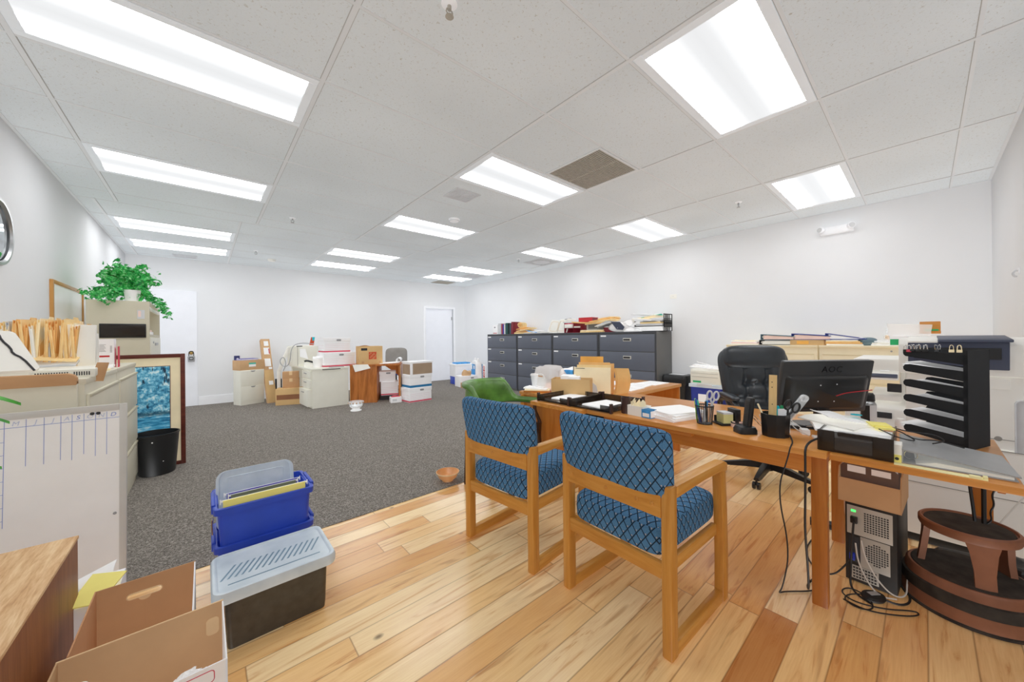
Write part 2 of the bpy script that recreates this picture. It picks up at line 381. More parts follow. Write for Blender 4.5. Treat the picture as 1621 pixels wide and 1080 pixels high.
M['lime'] = P('lime_pen', '#8FC43C', .4); M['penblue'] = P('blue_pen', '#2C5FB0', .4); M['pengreen'] = P('green_marker', '#12804E', .4)
M['bamboo'] = WOOD('pale_ruler_wood', ['#D2B27A', '#E0C48E'], 'z', 2, .5)
M['led'] = NT('green_led').set(Base_Color=lin('#3CFF5A'), Emission_Color=lin('#3CFF5A'), Emission_Strength=2.5).m
M['silver'] = P('silver_case_metal', '#BDBBB4', .4, metal=.25, var=.03); M['caseb'] = P('case_black', '#1F1E1D', .5, var=.04)
M['bluevga'] = P('blue_connector', '#2036A8', .4); M['cable'] = P('black_cable', '#1B1A1A', .55); M['cablew'] = P('white_cable', '#D2D0CA', .55)
M['brass'] = P('brass_knob', '#D0B071', .25, metal=.8)
M['browntop'] = P('brown_folder', '#6A564C', .75, var=.06)
M['tissue'] = P('crumpled_white_film', '#F1EFEE', .45, var=.02)
M['hvblue'] = P('sky_blue_print', '#3C93D2', .6, var=.15, vscale=14)

# ------------------------------------------------------------------ the room
XL, XR, YF, YB, H = -1.0, 5.83, -.44, 8.86, 2.7055
D1 = (-.97, -.095, 2.12)          # flush white door in the back wall
D2 = (4.56, 5.43, 2.03)           # doorway beside the far corner
struct(MB().box(XL-.1, XR+.1, YF-.1, 2.54, -.08, 0).obj('floor', M['wood_floor'], smooth=False))
struct(MB().box(XL-.1, XR+.1, 2.54, YB+1.6, -.08, .004).obj('floor_carpet', M['carpet'], smooth=False))
struct(MB().box(XL-.1, XL, YF-.1, YB+.1, 0, H+.1).obj('wall_left', M['wall'], smooth=False))
struct(MB().box(XR, XR+.1, YF-.1, YB+.1, 0, H+.1).obj('wall_right', M['wall'], smooth=False))
struct(MB().box(XL-.1, XR+.1, YF-.1, YF, 0, H+.1).obj('wall_front', M['wall'], smooth=False))
b = MB(); b.box(XL-.1, D2[0], YB, YB+.12, 0, H+.1); b.box(D2[1], XR+.1, YB, YB+.12, 0, H+.1); b.box(D2[0], D2[1], YB, YB+.12, D2[2], H+.1)
struct(b.obj('wall_back', M['wall'], smooth=False))
b = MB(); b.box(D2[0]-.9, D2[1]+.3, YB+1.5, YB+1.6, 0, H); b.box(D2[0]-1, D2[0]-.9, YB+.12, YB+1.6, 0, H); b.box(D2[1]+.3, D2[1]+.4, YB+.12, YB+1.6, 0, H); b.box(D2[0]-1, D2[1]+.4, YB+.12, YB+1.6, H-.1, H)
struct(b.obj('wall_hall', M['wall'], smooth=False))
struct(MB().box(XL-.1, XR+.1, YF-.1, YB+.1, H, H+.08).obj('ceiling', M['ceil'], smooth=False))
# suspended grid: two runs that meet at a seam
b = MB(); SE = 5.59; tw = .012
for i in range(7):
    x = -.692+1.2192*i
    if XL < x < XR: b.box(x-tw, x+tw, YF, SE, H-.004, H+.01)
j = -2
while True:
    y = .4202+.6096*j; j += 1
    if y > SE-.1: break
    if y > YF: b.box(XL, XR, y-tw*.7, y+tw*.7, H-.003, H+.01)
for x in (-.86, .36, 1.58, 2.80, 4.02, 5.24): b.box(x-tw, x+tw, SE+.02, YB, H-.004, H+.01)
for y in (5.635, 6.245, 6.855, 7.465, 8.075, 8.685): b.box(XL, XR, y-tw*.7, y+tw*.7, H-.003, H+.01)
b.box(XL, XL+.02, YF, YB, H-.004, H+.01); b.box(XR-.02, XR, YF, YB, H-.004, H+.01); b.box(XL, XR, YB-.02, YB, H-.004, H+.01); b.box(XL, XR, YF, YF+.02, H-.004, H+.01)
struct(b.obj('trim_1', M['tbar'], smooth=False))
b = MB(); e = .0022  # thin dark strips beside the grid bars, shadow gaps painted as colour
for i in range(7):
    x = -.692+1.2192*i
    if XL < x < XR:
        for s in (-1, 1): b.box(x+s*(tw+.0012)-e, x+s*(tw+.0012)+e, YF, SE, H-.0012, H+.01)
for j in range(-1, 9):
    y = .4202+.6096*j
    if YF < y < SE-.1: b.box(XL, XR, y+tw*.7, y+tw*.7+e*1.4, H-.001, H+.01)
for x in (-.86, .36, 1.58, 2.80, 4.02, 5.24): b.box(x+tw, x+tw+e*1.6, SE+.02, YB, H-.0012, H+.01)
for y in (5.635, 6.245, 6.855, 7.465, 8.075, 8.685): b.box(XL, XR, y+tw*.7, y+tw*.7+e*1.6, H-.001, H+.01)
struct(b.obj('grid_shadow_lines', P('grid_shadow_gap', '#A5A39E', .8), smooth=False))
# baseboards
def baseb(name, x0, x1, y0, y1):
    struct(MB().box(x0, x1, y0, y1, 0, .15, .004, 1).box(min(x0, x1), max(x0, x1), y0, y1, .15, .162, .003, 1).obj(name, M['trim']))
b = MB(); b.box(D1[1]+.01, D2[0]-.07, YB-.014, YB, .004, .165, .004, 1); b.box(D2[1]+.07, XR, YB-.014, YB, .004, .165, .004, 1)
struct(b.obj('baseboard_back', M['trim']))
struct(MB().box(XR-.014, XR, YF, YB, .004, .1, .004, 1).obj('baseboard_right', M['trim']))
struct(MB().box(XL, XL+.014, YF, YB, .004, .1, .004, 1).obj('baseboard_left', M['trim']))
# doorway with its leaf
b = MB(); jt = .055
b.box(D2[0]-jt, D2[0], YB-.018, YB+.13, 0, D2[2]+jt, .003, 1); b.box(D2[1], D2[1]+jt, YB-.018, YB+.13, 0, D2[2]+jt, .003, 1); b.box(D2[0], D2[1], YB-.018, YB+.13, D2[2], D2[2]+jt, .003, 1)
struct(b.obj('trim_2', M['trim']))
d2 = bpy.data.objects.new('door_2', None); COL.objects.link(d2); d2['kind'] = 'structure'; d2.location = (D2[1]-.004, YB+.055, 0); d2.rotation_euler = (0, 0, math.radians(-2.2))
struct(MB().box(-.862, 0, 0, .045, .012, D2[2]-.012, .002, 1).obj('door_leaf', M['door'], d2))
struct(MB().box(-.03, -.004, -.004, .001, .25, .34).box(-.03, -.004, -.004, .001, 1.72, 1.81).obj('hinge', M['gray'], d2))
# flush door with a lockbox hung on its knob
d1 = bpy.data.objects.new('door_1', None); COL.objects.link(d1); d1['kind'] = 'structure'; d1.location = (0, YB-.002, 0)
struct(MB().box(D1[0], D1[1], -.045, 0, .012, D1[2], .002, 1).obj('door_leaf', M['door'], d1))
struct(MB().lathe([(.03, 0), (.03, .008), (.012, .012), (.012, .035), (.026, .045), (.03, .06), (.02, .072), (0, .074)], seg=24, mat=Matrix.Translation((-.178, -.045, .985)) @ Matrix.Rotation(PI/2, 4, 'X')).obj('door_knob', M['brass'], d1))
# ------------------------------------------------------------------ camera
cam = bpy.data.objects.new('camera', bpy.data.cameras.new('camera')); COL.objects.link(cam)
yaw, roll = .7129, -.0106
fw = Vector((math.sin(yaw), math.cos(yaw), 0)); rt = Vector((math.cos(yaw), -math.sin(yaw), 0)); up = Vector((0, 0, 1))
r2 = rt*math.cos(roll)+up*math.sin(roll); u2 = -rt*math.sin(roll)+up*math.cos(roll)
cam.matrix_world = Matrix(((r2.x, u2.x, -fw.x, 0), (r2.y, u2.y, -fw.y, 0), (r2.z, u2.z, -fw.z, 1.22), (0, 0, 0, 1)))
cam.data.sensor_fit = 'HORIZONTAL'; cam.data.sensor_width = 36; cam.data.lens = 36*563.96/1621
cam.data.shift_y = -6.64/1621; cam.data.clip_start = .05
sc.camera = cam
sc.view_settings.view_transform = 'Standard'; sc.view_settings.look = 'None'; sc.view_settings.exposure = 0
sc.cycles.use_denoising = True; sc.cycles.max_bounces = 10; sc.cycles.diffuse_bounces = 6; sc.cycles.transparent_max_bounces = 12
sc.cycles.sample_clamp_indirect = 6
w = bpy.data.worlds.new('world'); sc.world = w; w.use_nodes = True
w.node_tree.nodes['Background'].inputs[0].default_value = (.8, .84, .9, 1); w.node_tree.nodes['Background'].inputs[1].default_value = .5
# soft fill, like a bounced flash beside the camera: lifts the ceiling and the faces towards the room
sl = bpy.data.lights.new('bounce_fill', 'SUN'); sl.energy = FILL; sl.use_shadow = False; sl.angle = .5; sl.color = (.965, .985, 1)
so = bpy.data.objects.new('bounce_fill', sl); COL.objects.link(so)
so.rotation_euler = Vector((.33, .33, .88)).to_track_quat('-Z', 'Y').to_euler(); so.location = (-.5, 0, 1.4)
sl2 = bpy.data.lights.new('soft_room_fill', 'SUN'); sl2.energy = .62; sl2.use_shadow = False; sl2.angle = .5
so2 = bpy.data.objects.new('soft_room_fill', sl2); COL.objects.link(so2)
so2.rotation_euler = Vector((.42, .46, -.78)).to_track_quat('-Z', 'Y').to_euler(); so2.location = (-.5, 0, 2.2)

# ------------------------------------------------------------------ ceiling fittings
def light_panel(cx, cy, label):
    t = thing('ceiling_light', label, 'ceiling light', (cx, cy, H), 0, 'recessed ceiling lights')
    b = MB(); hw, hd, i = .597, .292, .047
    b.box(-hw, hw, -hd, -hd+i, -.006, .02, .002, 1); b.box(-hw, hw, hd-i, hd, -.006, .02, .002, 1); b.box(-hw, -hw+i, -hd+i, hd-i, -.006, .02, .002, 1); b.box(hw-i, hw, -hd+i, hd-i, -.006, .02, .002, 1)
    b.obj('frame', M['fixture'], t)
    b = MB(); n = 14
    b.grid(lambda u, v: (-.552+1.104*u, -.247+.494*v, -.002), 1, n)
    o = b.obj('diffuser', M['lens'], t, smooth=False)
    return t
nc = lambda i, j: (-.692+1.2192*(i+.5), .4202+.6096*(j+.5))
fc = lambda i, j: (-.86+1.2192*(i+.5), 5.635+.6096*(j+.5))
for (c, lb) in (
    (nc(0, 3), 'bright ceiling light cut off by the upper left corner of the photo'),
    (nc(0, 6), 'long ceiling light over the left cabinets, second from the upper left corner'),
    (nc(2, 0), 'largest ceiling light at upper right, above the desk'),
    (nc(2, 3), 'ceiling light touching the big square dark vent'),
    (nc(2, 6), 'ceiling light just behind the small square grey grille in the middle of the ceiling'),
    (nc(4, 0), 'rightmost ceiling light, above the wall-mounted emergency lamps'),
    (nc(4, 3), 'ceiling light over the near end of the charcoal cabinets, second from the right'),
    (nc(4, 6), 'ceiling light over the middle of the charcoal cabinets with a round-centred vent behind it'),
    (fc(0, 1), 'ceiling light third from the upper left corner, in the far left pair'),
    (fc(0, 3), 'ceiling light above the potted ivy, nearest the back wall at far left'),
    (fc(2, 1), 'nearer of the two centre ceiling lights by the back wall'),
    (fc(2, 3), 'farther of the two centre ceiling lights, next to the back wall'),
    (fc(4, 1), 'nearer of the two ceiling lights in front of the doorway corner'),
    (fc(4, 3), 'farthest ceiling light, beside the vent at the back right corner')):
    light_panel(c[0], c[1], lb)
def vent(cx, cy, w, d, label, dark, inner=False, slats=12, rnd=False, frame=None):
    t = thing('ceiling_vent', label, 'vent', (cx, cy, H))
    b = MB(); i = .02
    b.box(-w/2, w/2, -d/2, -d/2+i, -.008, .004); b.box(-w/2, w/2, d/2-i, d/2, -.008, .004); b.box(-w/2, -w/2+i, -d/2+i, d/2-i, -.008, .004); b.box(w/2-i, w/2, -d/2+i, d/2-i, -.008, .004)
    b.obj('frame', frame or dark, t)
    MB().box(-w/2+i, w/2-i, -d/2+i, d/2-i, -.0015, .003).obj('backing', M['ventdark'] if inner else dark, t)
    b = MB()
    for k in range(slats):
        y = -d/2+i+(d-2*i)*(k+.5)/slats
        b.box(-w/2+i, w/2-i, y-.3*(d/slats), y+.22*(d/slats), -.006, -.002)
    if rnd: b.lathe([(.09, -.008), (.13, -.0065), (.17, -.008), (.17, -.004)], seg=28)
    else: b.box(-.006, .006, -d/2, d/2, -.007, -.001)
    b.obj('slats', dark, t)
vent(2.655, 1.945, .585, .585, 'large square brown-grey ceiling return vent', M['grille'], True, 30, frame=M['tbar'])
vent(2.05, 3.145, .29, .27, 'small square pale grey ceiling grille', M['ventwhite'], False, 9)
vent(5.10, 4.98, .52, .5, 'ceiling vent with a round centre, by the right wall', M['ventwhite'], True, 10, True)
vent(4.88, 8.46, .52, .42, 'dim ceiling vent at the far right corner', M['grille'], True, 8)
vent(4.95, 7.16, .45, .4, 'pale ceiling vent between the two far right lights', M['ventwhite'], False, 8)
vent(-.24, 8.53, .32, .26, 'pale grey slim ceiling vent at the far left', M['ventwhite'], False, 6)
def sprinkler(x, y, label, mat):
    t = thing('sprinkler_head', label, 'sprinkler', (x, y, H), 0, 'ceiling sprinkler heads')
    MB().lathe([(.035, 0), (.036, -.004), (.02, -.01), (.012, -.012)], seg=20).obj('escutcheon', M['trim'], t)
    b = MB(); b.cyl((0, 0, -.01), (0, 0, -.03), .009); b.tube([(-.012, 0, -.028), (-.016, 0, -.042), (-.004, 0, -.056)], .0032, 6); b.tube([(.012, 0, -.028), (.016, 0, -.042), (.004, 0, -.056)], .0032, 6)
    b.obj('body', mat, t)
    MB().lathe([(0, -.056), (.018, -.057), (.019, -.06), (0, -.061)], seg=16).obj('deflector', mat, t)
sprinkler(.832, 5.05, 'ceiling sprinkler head in the middle of the left half of the ceiling', M['gray'])
sprinkler(.668, 7.297, 'far ceiling sprinkler head beside the round detector', M['gray'])
sprinkler(4.549, 1.352, 'ceiling sprinkler head before the rightmost light', M['gray'])
sprinkler(.837, 1.37, 'brown sprinkler head at the top edge of the photo', M['grille'])
sprinkler(4.554, 5.049, 'small ceiling sprinkler head near the charcoal cabinets', M['gray'])
def detector(x, y, label, mat):
    t = thing('smoke_detector', label, 'smoke detector', (x, y, H))
    MB().lathe([(.07, 0), (.07, -.01), (.06, -.016), (.055, -.03), (.03, -.036), (0, -.036)], seg=28).obj('housing', mat, t)
    MB().lathe([(.052, -.022), (.064, -.022), (.064, -.026), (.052, -.026)], seg=24, cap=False).obj('ring', M['ventwhite'], t)
detector(2.388, 3.848, 'white round smoke detector behind the small grey grille', M['trim'])
detector(.964, 7.93, 'tan round detector on the far ceiling', M['paper2'])

# ------------------------------------------------------------------ upholstered armchairs
def armchair(name, label, loc, rz, group):
    t = thing(name, label, 'chair', loc, rz, group)
    W2 = .272          # half width outside
    for s in (-1, 1):
        y0, y1 = sorted((s*W2, s*(W2-.042)))
        MB().box(0, .052, y0, y1, 0, .652, .008).obj('leg', M['chairwood'], t)                       # rear post
        # front post, slightly curved
        pts = [(.475, 0), (.53, 0), (.536, .2), (.53, .42), (.515, .60), (.462, .60), (.474, .42), (.48, .2)]
        MB().prism(pts, y0, y1, 'y', .006).obj('leg', M['chairwood'], t)
        MB().box(.048, .48, y0+.004, y1-.004, 0, .052, .006).obj('sled_rail', M['chairwoodf'], t)
        MB().prism([(.045, .60), (.3, .605), (.47, .598), (.532, .585), (.536, .625), (.5, .640), (.3, .646), (.02, .650), (.045, .640)], y0-.002, y1+.002, 'y', .009).obj('armrest', M['chairwoodf'], t)
        MB().box(.05, .48, s*(W2-.04)-.012, s*(W2-.04)+.012, .30, .35, .004).obj('side_rail', M['chairwoodf'], t)
    # upper back rail, bowed
    n = 12
    rings = []
    for i in range(n+1):
        y = -.232+.464*i/n; bow = .022*(1-(y/.232)**2); zo = .012*(1-(y/.232)**2)
        x = -.002-bow
        rings.append([(x, y, .528+zo), (x+.028, y, .528+zo), (x+.028, y, .612+zo), (x, y, .612+zo)])
    ur = MB().loft(rings).obj('back_rail', M['chairwoodx'], t)
    b = MB()
    for y in (-.2, -.14, .0, .2):
        bow = .022*(1-(y/.232)**2)
        b.lathe([(0, .006), (.007, .004), (.009, 0)], seg=12, mat=Matrix.Translation((-.002-bow, y, .575)) @ Matrix.Rotation(-PI/2, 4, 'Y'))
    b.obj('screw_plug', M['chairwood'], ur)
    MB().box(.005, .03, -.232, .232, .29, .352, .006).obj('lower_rail', M['chairwoodx'], t)
    # seat cushion
    b = MB()
    def sup(a, p=3.2): return math.copysign(abs(a)**(2/p), a)
    rings = []
    for k in range(-7, 8):
        ph = k/7*PI/2; cz = sup(math.sin(ph), 5); cr = abs(math.cos(ph))**(2/5) if abs(k) < 7 else .0
        cr = max(cr, .02)
        ring = []
        for j in range(40):
            a = 2*PI*j/40
            px = .280+.268*sup(math.cos(a), 9)*(cr*.9+.1)
            py = .226*sup(math.sin(a), 9)*(cr*.9+.1)
            z = .410+.072*cz+ (.012*(1-((px-.3)/.3)**2) if cz > .4 else 0)
            ring.append((px, py, z))
        rings.append(ring)
    b.loft(rings).obj('seat', M['fabric'], t, uv=True, angle=60)
    # backrest cushion, gently curved, rounded ends, leaning back
    b = MB(); rings = []
    n = 26
    for i in range(n+1):
        u = -1+2*i/n; y = .268*math.copysign(abs(u)**.85, u)
        e = abs(u); hk = 1 if e < .72 else math.sqrt(max(0, 1-((e-.72)/.28)**2))*.26+.74
        tk = (1 if e < .9 else math.sqrt(max(0, 1-((e-.9)/.1)**2)))*.9+.1
        bow = .030*(1-u*u)
        ring = []
        for j in range(28):
            a = 2*PI*j/28
            lx = .041*tk*sup(math.cos(a), 3.2); lz = .150*hk*sup(math.sin(a), 6)
            zc = .715+lz; lean = -.16*(zc-.57)
            ring.append((.052-bow+lx+lean, y*(1+.03*(lz/.148)), zc))
        rings.append(ring)
    b.loft(rings).obj('backrest', M['fabric'], t, uv=True, angle=60)
    return t
armchair('armchair', 'nearer blue lattice-patterned armchair with oak frame, right front of the desk', (1.308, .888, 0), -.028, 'blue visitor armchairs')
armchair('armchair', 'farther blue lattice-patterned oak armchair, left of its twin and next to the green chair', (1.232, 1.578, 0), .10, 'blue visitor armchairs')

# ------------------------------------------------------------------ main desk
DZ = .71
t = thing('writing_desk', 'honey oak table desk with square legs in front of the blue armchairs', 'desk', (2.43, .9, 0))
ox, oy = 2.43, .9
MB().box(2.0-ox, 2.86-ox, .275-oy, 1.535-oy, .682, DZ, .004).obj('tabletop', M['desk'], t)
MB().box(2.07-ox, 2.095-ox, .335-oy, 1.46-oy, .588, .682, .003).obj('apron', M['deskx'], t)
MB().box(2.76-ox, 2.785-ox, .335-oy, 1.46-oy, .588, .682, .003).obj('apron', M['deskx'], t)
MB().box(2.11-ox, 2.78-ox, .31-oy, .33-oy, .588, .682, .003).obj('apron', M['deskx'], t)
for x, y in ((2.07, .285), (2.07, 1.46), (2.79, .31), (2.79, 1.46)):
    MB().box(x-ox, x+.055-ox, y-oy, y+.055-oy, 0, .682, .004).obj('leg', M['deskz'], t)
MB().box(2.035-ox, 2.3-ox, .845-oy, 1.12-oy, .655, .677, .004).obj('pull_out_shelf', M['deskx'], t)
b = MB(); b.box(2.03-ox, 2.07-ox, .40-oy, .62-oy, .674, .682, .001); b.box(2.035-ox, 2.07-ox, .66-oy, .72-oy, .676, .682, .001)
b.obj('raw_edge_strip', M['bamboo'], t)
# return to the right (typing table)
t = thing('side_table', 'narrow oak typing table at the right end of the desk, carrying the black paper sorter', 'table', (2.43, .02, 0))
ox, oy = 2.43, .02
MB().box(2.01-ox, 2.83-ox, -.215-oy, .268-oy, .682, DZ-.002, .004).obj('tabletop', M['desk'], t)
for x, y in ((2.755, .19), (2.755, -.205)):
    MB().box(x-ox, x+.06-ox, y-oy, y+.06-oy, 0, .682, .004).obj('leg', M['deskz'], t)
MB().box(2.3-ox, 2.755-ox, -.2-oy, -.18-oy, .6, .682, .003).obj('apron', M['deskx'], t)
# credenza behind, at the left
t = thing('credenza_desk', 'oak return desk running back from the left end of the writing desk', 'desk', (2.8, 2.05, 0))
ox, oy = 2.8, 2.05
pts = [(1.955, 1.54), (1.955, 2.05), (2.245, 2.05), (2.245, 2.5), (3.78, 2.5), (3.78, 1.665), (2.862, 1.665), (2.862, 1.54)]
MB().prism([(x-ox, y-oy) for x, y in pts], .680, DZ, 'z', .003).obj('worktop', M['credx'], t)
MB().box(2.26-ox, 2.285-ox, 1.985-oy, 2.47-oy, .004, .680, .003).obj('end_panel', M['deskz'], t)
MB().box(3.75-ox, 3.778-ox, 1.68-oy, 2.48-oy, .004, .680, .003).obj('end_panel', M['deskz'], t)
MB().box(2.23-ox, 3.75-ox, 2.45-oy, 2.47-oy, .2, .680, .003).obj('modesty_panel', M['credx'], t)
MB().box(2.32-ox, 2.8-ox, 1.70-oy, 1.97-oy, .004, .675, .004).obj('drawer_unit', M['white_lam'], t)
MB().box(2.06-ox, 2.2-ox, 1.44-oy, 1.60-oy, .64, .676, .004).obj('bracket', M['black'], t)
MB().box(2.12-ox, 2.15-ox, 1.56-oy, 1.62-oy, .004, .680, .003).obj('leg', M['deskz'], t)

# ------------------------------------------------------------------ executive chair
t = thing('office_chair', 'black padded leather executive swivel chair behind the desk', 'chair', (3.615, .875, 0), math.radians(-143))
# local +x = facing; group of parts
for k in range(5):
    a = 2*PI*k/5+.62
    ca, sa = math.cos(a), math.sin(a)
    lg = MB().loft([[(r*ca-w*sa, r*sa+w*ca, z0), (r*ca+w*sa, r*sa-w*ca, z0), (r*ca+w*.7*sa, r*sa-w*.7*ca, z1), (r*ca-w*.7*sa, r*sa+w*.7*ca, z1)] for r, w, z0, z1 in ((.03, .03, .085, .15), (.15, .028, .08, .13), (.28, .024, .068, .1), (.335, .02, .066, .088))]).obj('leg', M['black'], t)
    b = MB()
    for s in (-1, 1):
        c = Vector((.33*ca-s*.016*sa, .33*sa+s*.016*ca, .027)); d = Vector((-sa, ca, 0))*.009
        b.cyl(c-d, c+d, .027, seg=18)
    b.cyl((.33*ca, .33*sa, .03), (.33*ca, .33*sa, .075), .008)
    b.obj('caster', M['black'], lg)
MB().lathe([(.04, .07), (.042, .15), (.03, .16), (.028, .3), (.02, .3), (.02, .42)], seg=20).obj('pedestal', M['black'], t)
MB().box(-.12, .13, -.11, .11, .40, .43, .01).obj('seat_plate', M['black'], t)
def puff(b, sx, sy, sz, c, p=4, seg=36, n=9, rotm=None, tuft=None):
    def sup(a, q): return math.copysign(abs(a)**(2/q), a)
    rings = []
    for k in range(-n, n+1):
        ph = k/n*PI/2; cz = sup(math.sin(ph), 2.6); cr = max(abs(math.cos(ph))**(2/2.6), .02)
        ring = []
        for j in range(seg):
            a = 2*PI*j/seg
            v = Vector((sx*sup(math.cos(a), p)*cr, sy*sup(math.sin(a), p)*cr, sz*cz))
            if tuft: v = tuft(v)
            ring.append(tuple(v))
        rings.append(ring)
    m = Matrix.Translation(c)
    if rotm is not None: m = m @ rotm
    b.loft(rings, mat=m)
b = MB(); puff(b, .27, .265, .075, (.03, 0, .475), 4.5)
b.obj('seat', M['leather'], t, angle=70)
# tall back: lower tufted pad + wide headrest pillow + shell, tilted
tilt = Matrix.Rotation(math.radians(-12), 4, 'Y')
back = MB()
rot = Matrix.Translation((-.245, 0, .80)) @ tilt @ Matrix.Rotation(PI/2, 4, 'Y')
def tuf(v):
    # v.x = height(-up), v.y = width, v.z = thickness(front +)
    d = 0
    if v.z > 0:
        d = .030*math.exp(-(v.x-.03)**2/.0005)+.030*(math.exp(-(abs(v.y)-.085)**2/.0005))*(1 if abs(v.x-.02) < .22 else .3)+.022*math.exp(-(v.x-.17)**2/.0005)+.02*math.exp(-(abs(v.y)-.2)**2/.0004)
        for hy in (-.085, .085): d += .025*math.exp(-((v.x-.03)**2+(v.y-hy)**2)/.002)
    return Vector((v.x, v.y*(1-.10*(v.x/.3)), v.z-d))
puff(back, .30, .275, .085, (0, 0, 0), 5, 96, 26, None, tuf)
bmesh.ops.transform(back.bm, matrix=rot, verts=back.bm.verts)
br = back.obj('backrest', M['leather'], t, angle=75)
hp = MB(); puff(hp, .115, .262, .085, (0, 0, 0), 3.6, 48, 12)
bmesh.ops.transform(hp.bm, matrix=Matrix.Translation((-.262, 0, 1.005)) @ tilt @ Matrix.Rotation(PI/2, 4, 'Y'), verts=hp.bm.verts)
hp.obj('headrest', M['leather'], br, angle=75)
for s in (-1, 1):
    y = s*.31
    ar = MB().tube([(-.2, s*.27, .46), (-.19, y, .56), (-.14, y, .655), (.06, y, .675), (.2, y, .655), (.245, y, .58), (.2, y, .47), (.08, s*.27, .44)], .022, 10, smooth=2).obj('armrest', M['black'], t)
    b = MB(); puff(b, .17, .036, .026, (.045, y, .692), 4)
    b.obj('arm_pad', M['leather'], ar, angle=70)

# ------------------------------------------------------------------ green captain's chair
t = thing('captains_chair', 'green leather barrel-back captain chair with dark wood frame', 'chair', (1.885, 2.37, 0), math.radians(-70))
R0 = .252
n = 40
path = []
for i in range(n+1):
    u = -1+2*i/n              # -1 right arm front .. +1 left arm front
    L_ = abs(u)
    if L_ > .62:
        f = (L_-.62)/.38; x = f*.27; y = math.copysign(R0, u)
        path.append((x, y, 0, math.copysign(1, u), u))
    else:
        a = PI/2+ (1-(u/.62+1)/2)*PI   # angle around the back
        a = PI - u/.62*PI/2
        path.append((R0*math.cos(a), R0*math.sin(a), math.cos(a), math.sin(a), u))
rings = []; rollr = []
for x, y, nx_, ny_, u in path:
    k = min(1, max(0, (abs(u)-.44)/.26)); k = k*k*(3-2*k)
    top = .845*(1-k)+.685*k; bot = .625*(1-k)+.640*k; fl = .05*(1-k)+.018*k
    sec = [(-.012, bot), (-.022, (bot+top)/2), (-.008, top-.02), (fl*.6, top), (fl, top-.006), (fl+.006, top-.03), (fl-.006, top-.045), (.022, top-.03-.02*(1-k)), (.026, (bot+top)/2), (.02, bot)]
    rings.append([(x+nx_*d, y+ny_*d, z) for d, z in sec])
bk = MB().loft(rings).obj('backrest', M['green'], t, angle=60)
for e in (0, -1):
    pts = rings[e]
    MB().tube([tuple(p) for p in pts], .004, 6, closed=True).obj('piping', M['greend'], bk)
MB().tube([(x+nx_*-.018, y+ny_*-.018, .625*(1-min(1, max(0, (abs(u)-.44)/.26)))+.640*min(1, max(0, (abs(u)-.44)/.26))) for x, y, nx_, ny_, u in path], .004, 6).obj('piping', M['greend'], bk)
b = MB(); puff(b, .25, .24, .055, (.03, 0, .44), 4.2)
b.obj('seat', M['green'], t, angle=70)
MB().box(-.19, .25, -.22, .22, .36, .40, .01).obj('seat_frame', M['darkwood'], t)
for s in (-1, 1):
    MB().tube([(.23, s*.252, .655), (.22, s*.25, .58), (.25, s*.27, .50), (.27, s*.262, .46)], .016, 8, smooth=2).obj('arm_post', M['darkwood'], t)
    MB().loft([[(x-w, y-w, z), (x+w, y-w, z), (x+w, y+w, z), (x-w, y+w, z)] for x, y, w, z in ((.255, s*.25, .024, .47), (.25, s*.25, .022, .36), (.27, s*.26, .016, .02), (.27, s*.26, .014, .004))]).obj('leg', M['darkwood'], t)
    MB().loft([[(x-w, y-w, z), (x+w, y-w, z), (x+w, y+w, z), (x-w, y+w, z)] for x, y, w, z in ((-.18, s*.18, .022, .40), (-.18, s*.18, .022, .3), (-.20, s*.19, .014, .004))]).obj('leg', M['darkwood'], t)
    MB().tube([(-.18, s*.17, .39), (-.22, s*.13, .5), (-.232, s*.10, .64)], .014, 8, smooth=1).obj('back_post', M['darkwood'], t)

# ------------------------------------------------------------------ charcoal lateral files on the right wall
def lateral(y0, y1, label, grp, tags):
    x0, x1, h = 5.305, 5.82, 1.285; w = y1-y0
    t = thing('lateral_file_cabinet', label, 'filing cabinet', (x0, (y0+y1)/2, 0), 0, grp)
    b = MB(); hw = w/2-.002
    b.box(0, x1-x0, -hw, hw, .004, h, .004)
    b.obj('body', M['chart'], t)
    MB().box(-.004, .004, -hw, hw, h-.04, h, .002).box(-.004, .004, -hw, -hw+.022, .02, h-.04, .002).box(-.004, .004, hw-.022, hw, .02, h-.04, .002).obj('face_frame', M['chard'], t)
    zz = [.045, .345, .65, .955, 1.245]
    for k in range(4):
        d = MB().box(-.016, 0, -hw+.026, hw-.026, zz[k]+.006, zz[k+1]-.006, .004).obj('drawer', M['char'], t)
        zc = zz[k]+.68*(zz[k+1]-zz[k]); c = -.03
        b = MB(); b.box(-.019, -.014, c-.075, c+.075, zc-.026, zc+.026, .002)
        b.obj('handle_plate', M['nickel'], d)
        b = MB(); b.box(-.0205, -.018, c-.055, c+.066, zc-.015, zc+.015, .002)
        b.obj('handle_recess', M['print'], d)
        if k in tags:
            MB().box(-.0185, -.015, hw-.155, hw-.045, zz[k+1]-.042, zz[k+1]-.018).obj('label_card', M['white'], d)
    return t
g = 'charcoal lateral filing cabinets'
lateral(2.712, 3.775, 'nearest of the four charcoal lateral filing cabinets, with its side showing', g, (3,))
lateral(3.785, 4.885, 'second charcoal lateral filing cabinet, behind the manila folder stand', g, (2, 3))
lateral(4.893, 5.95, 'third charcoal lateral filing cabinet, behind the plastic bag', g, (1, 2, 3))
lateral(5.958, 7.06, 'farthest charcoal lateral filing cabinet, next to the bags in the corner', g, (1, 2, 3))

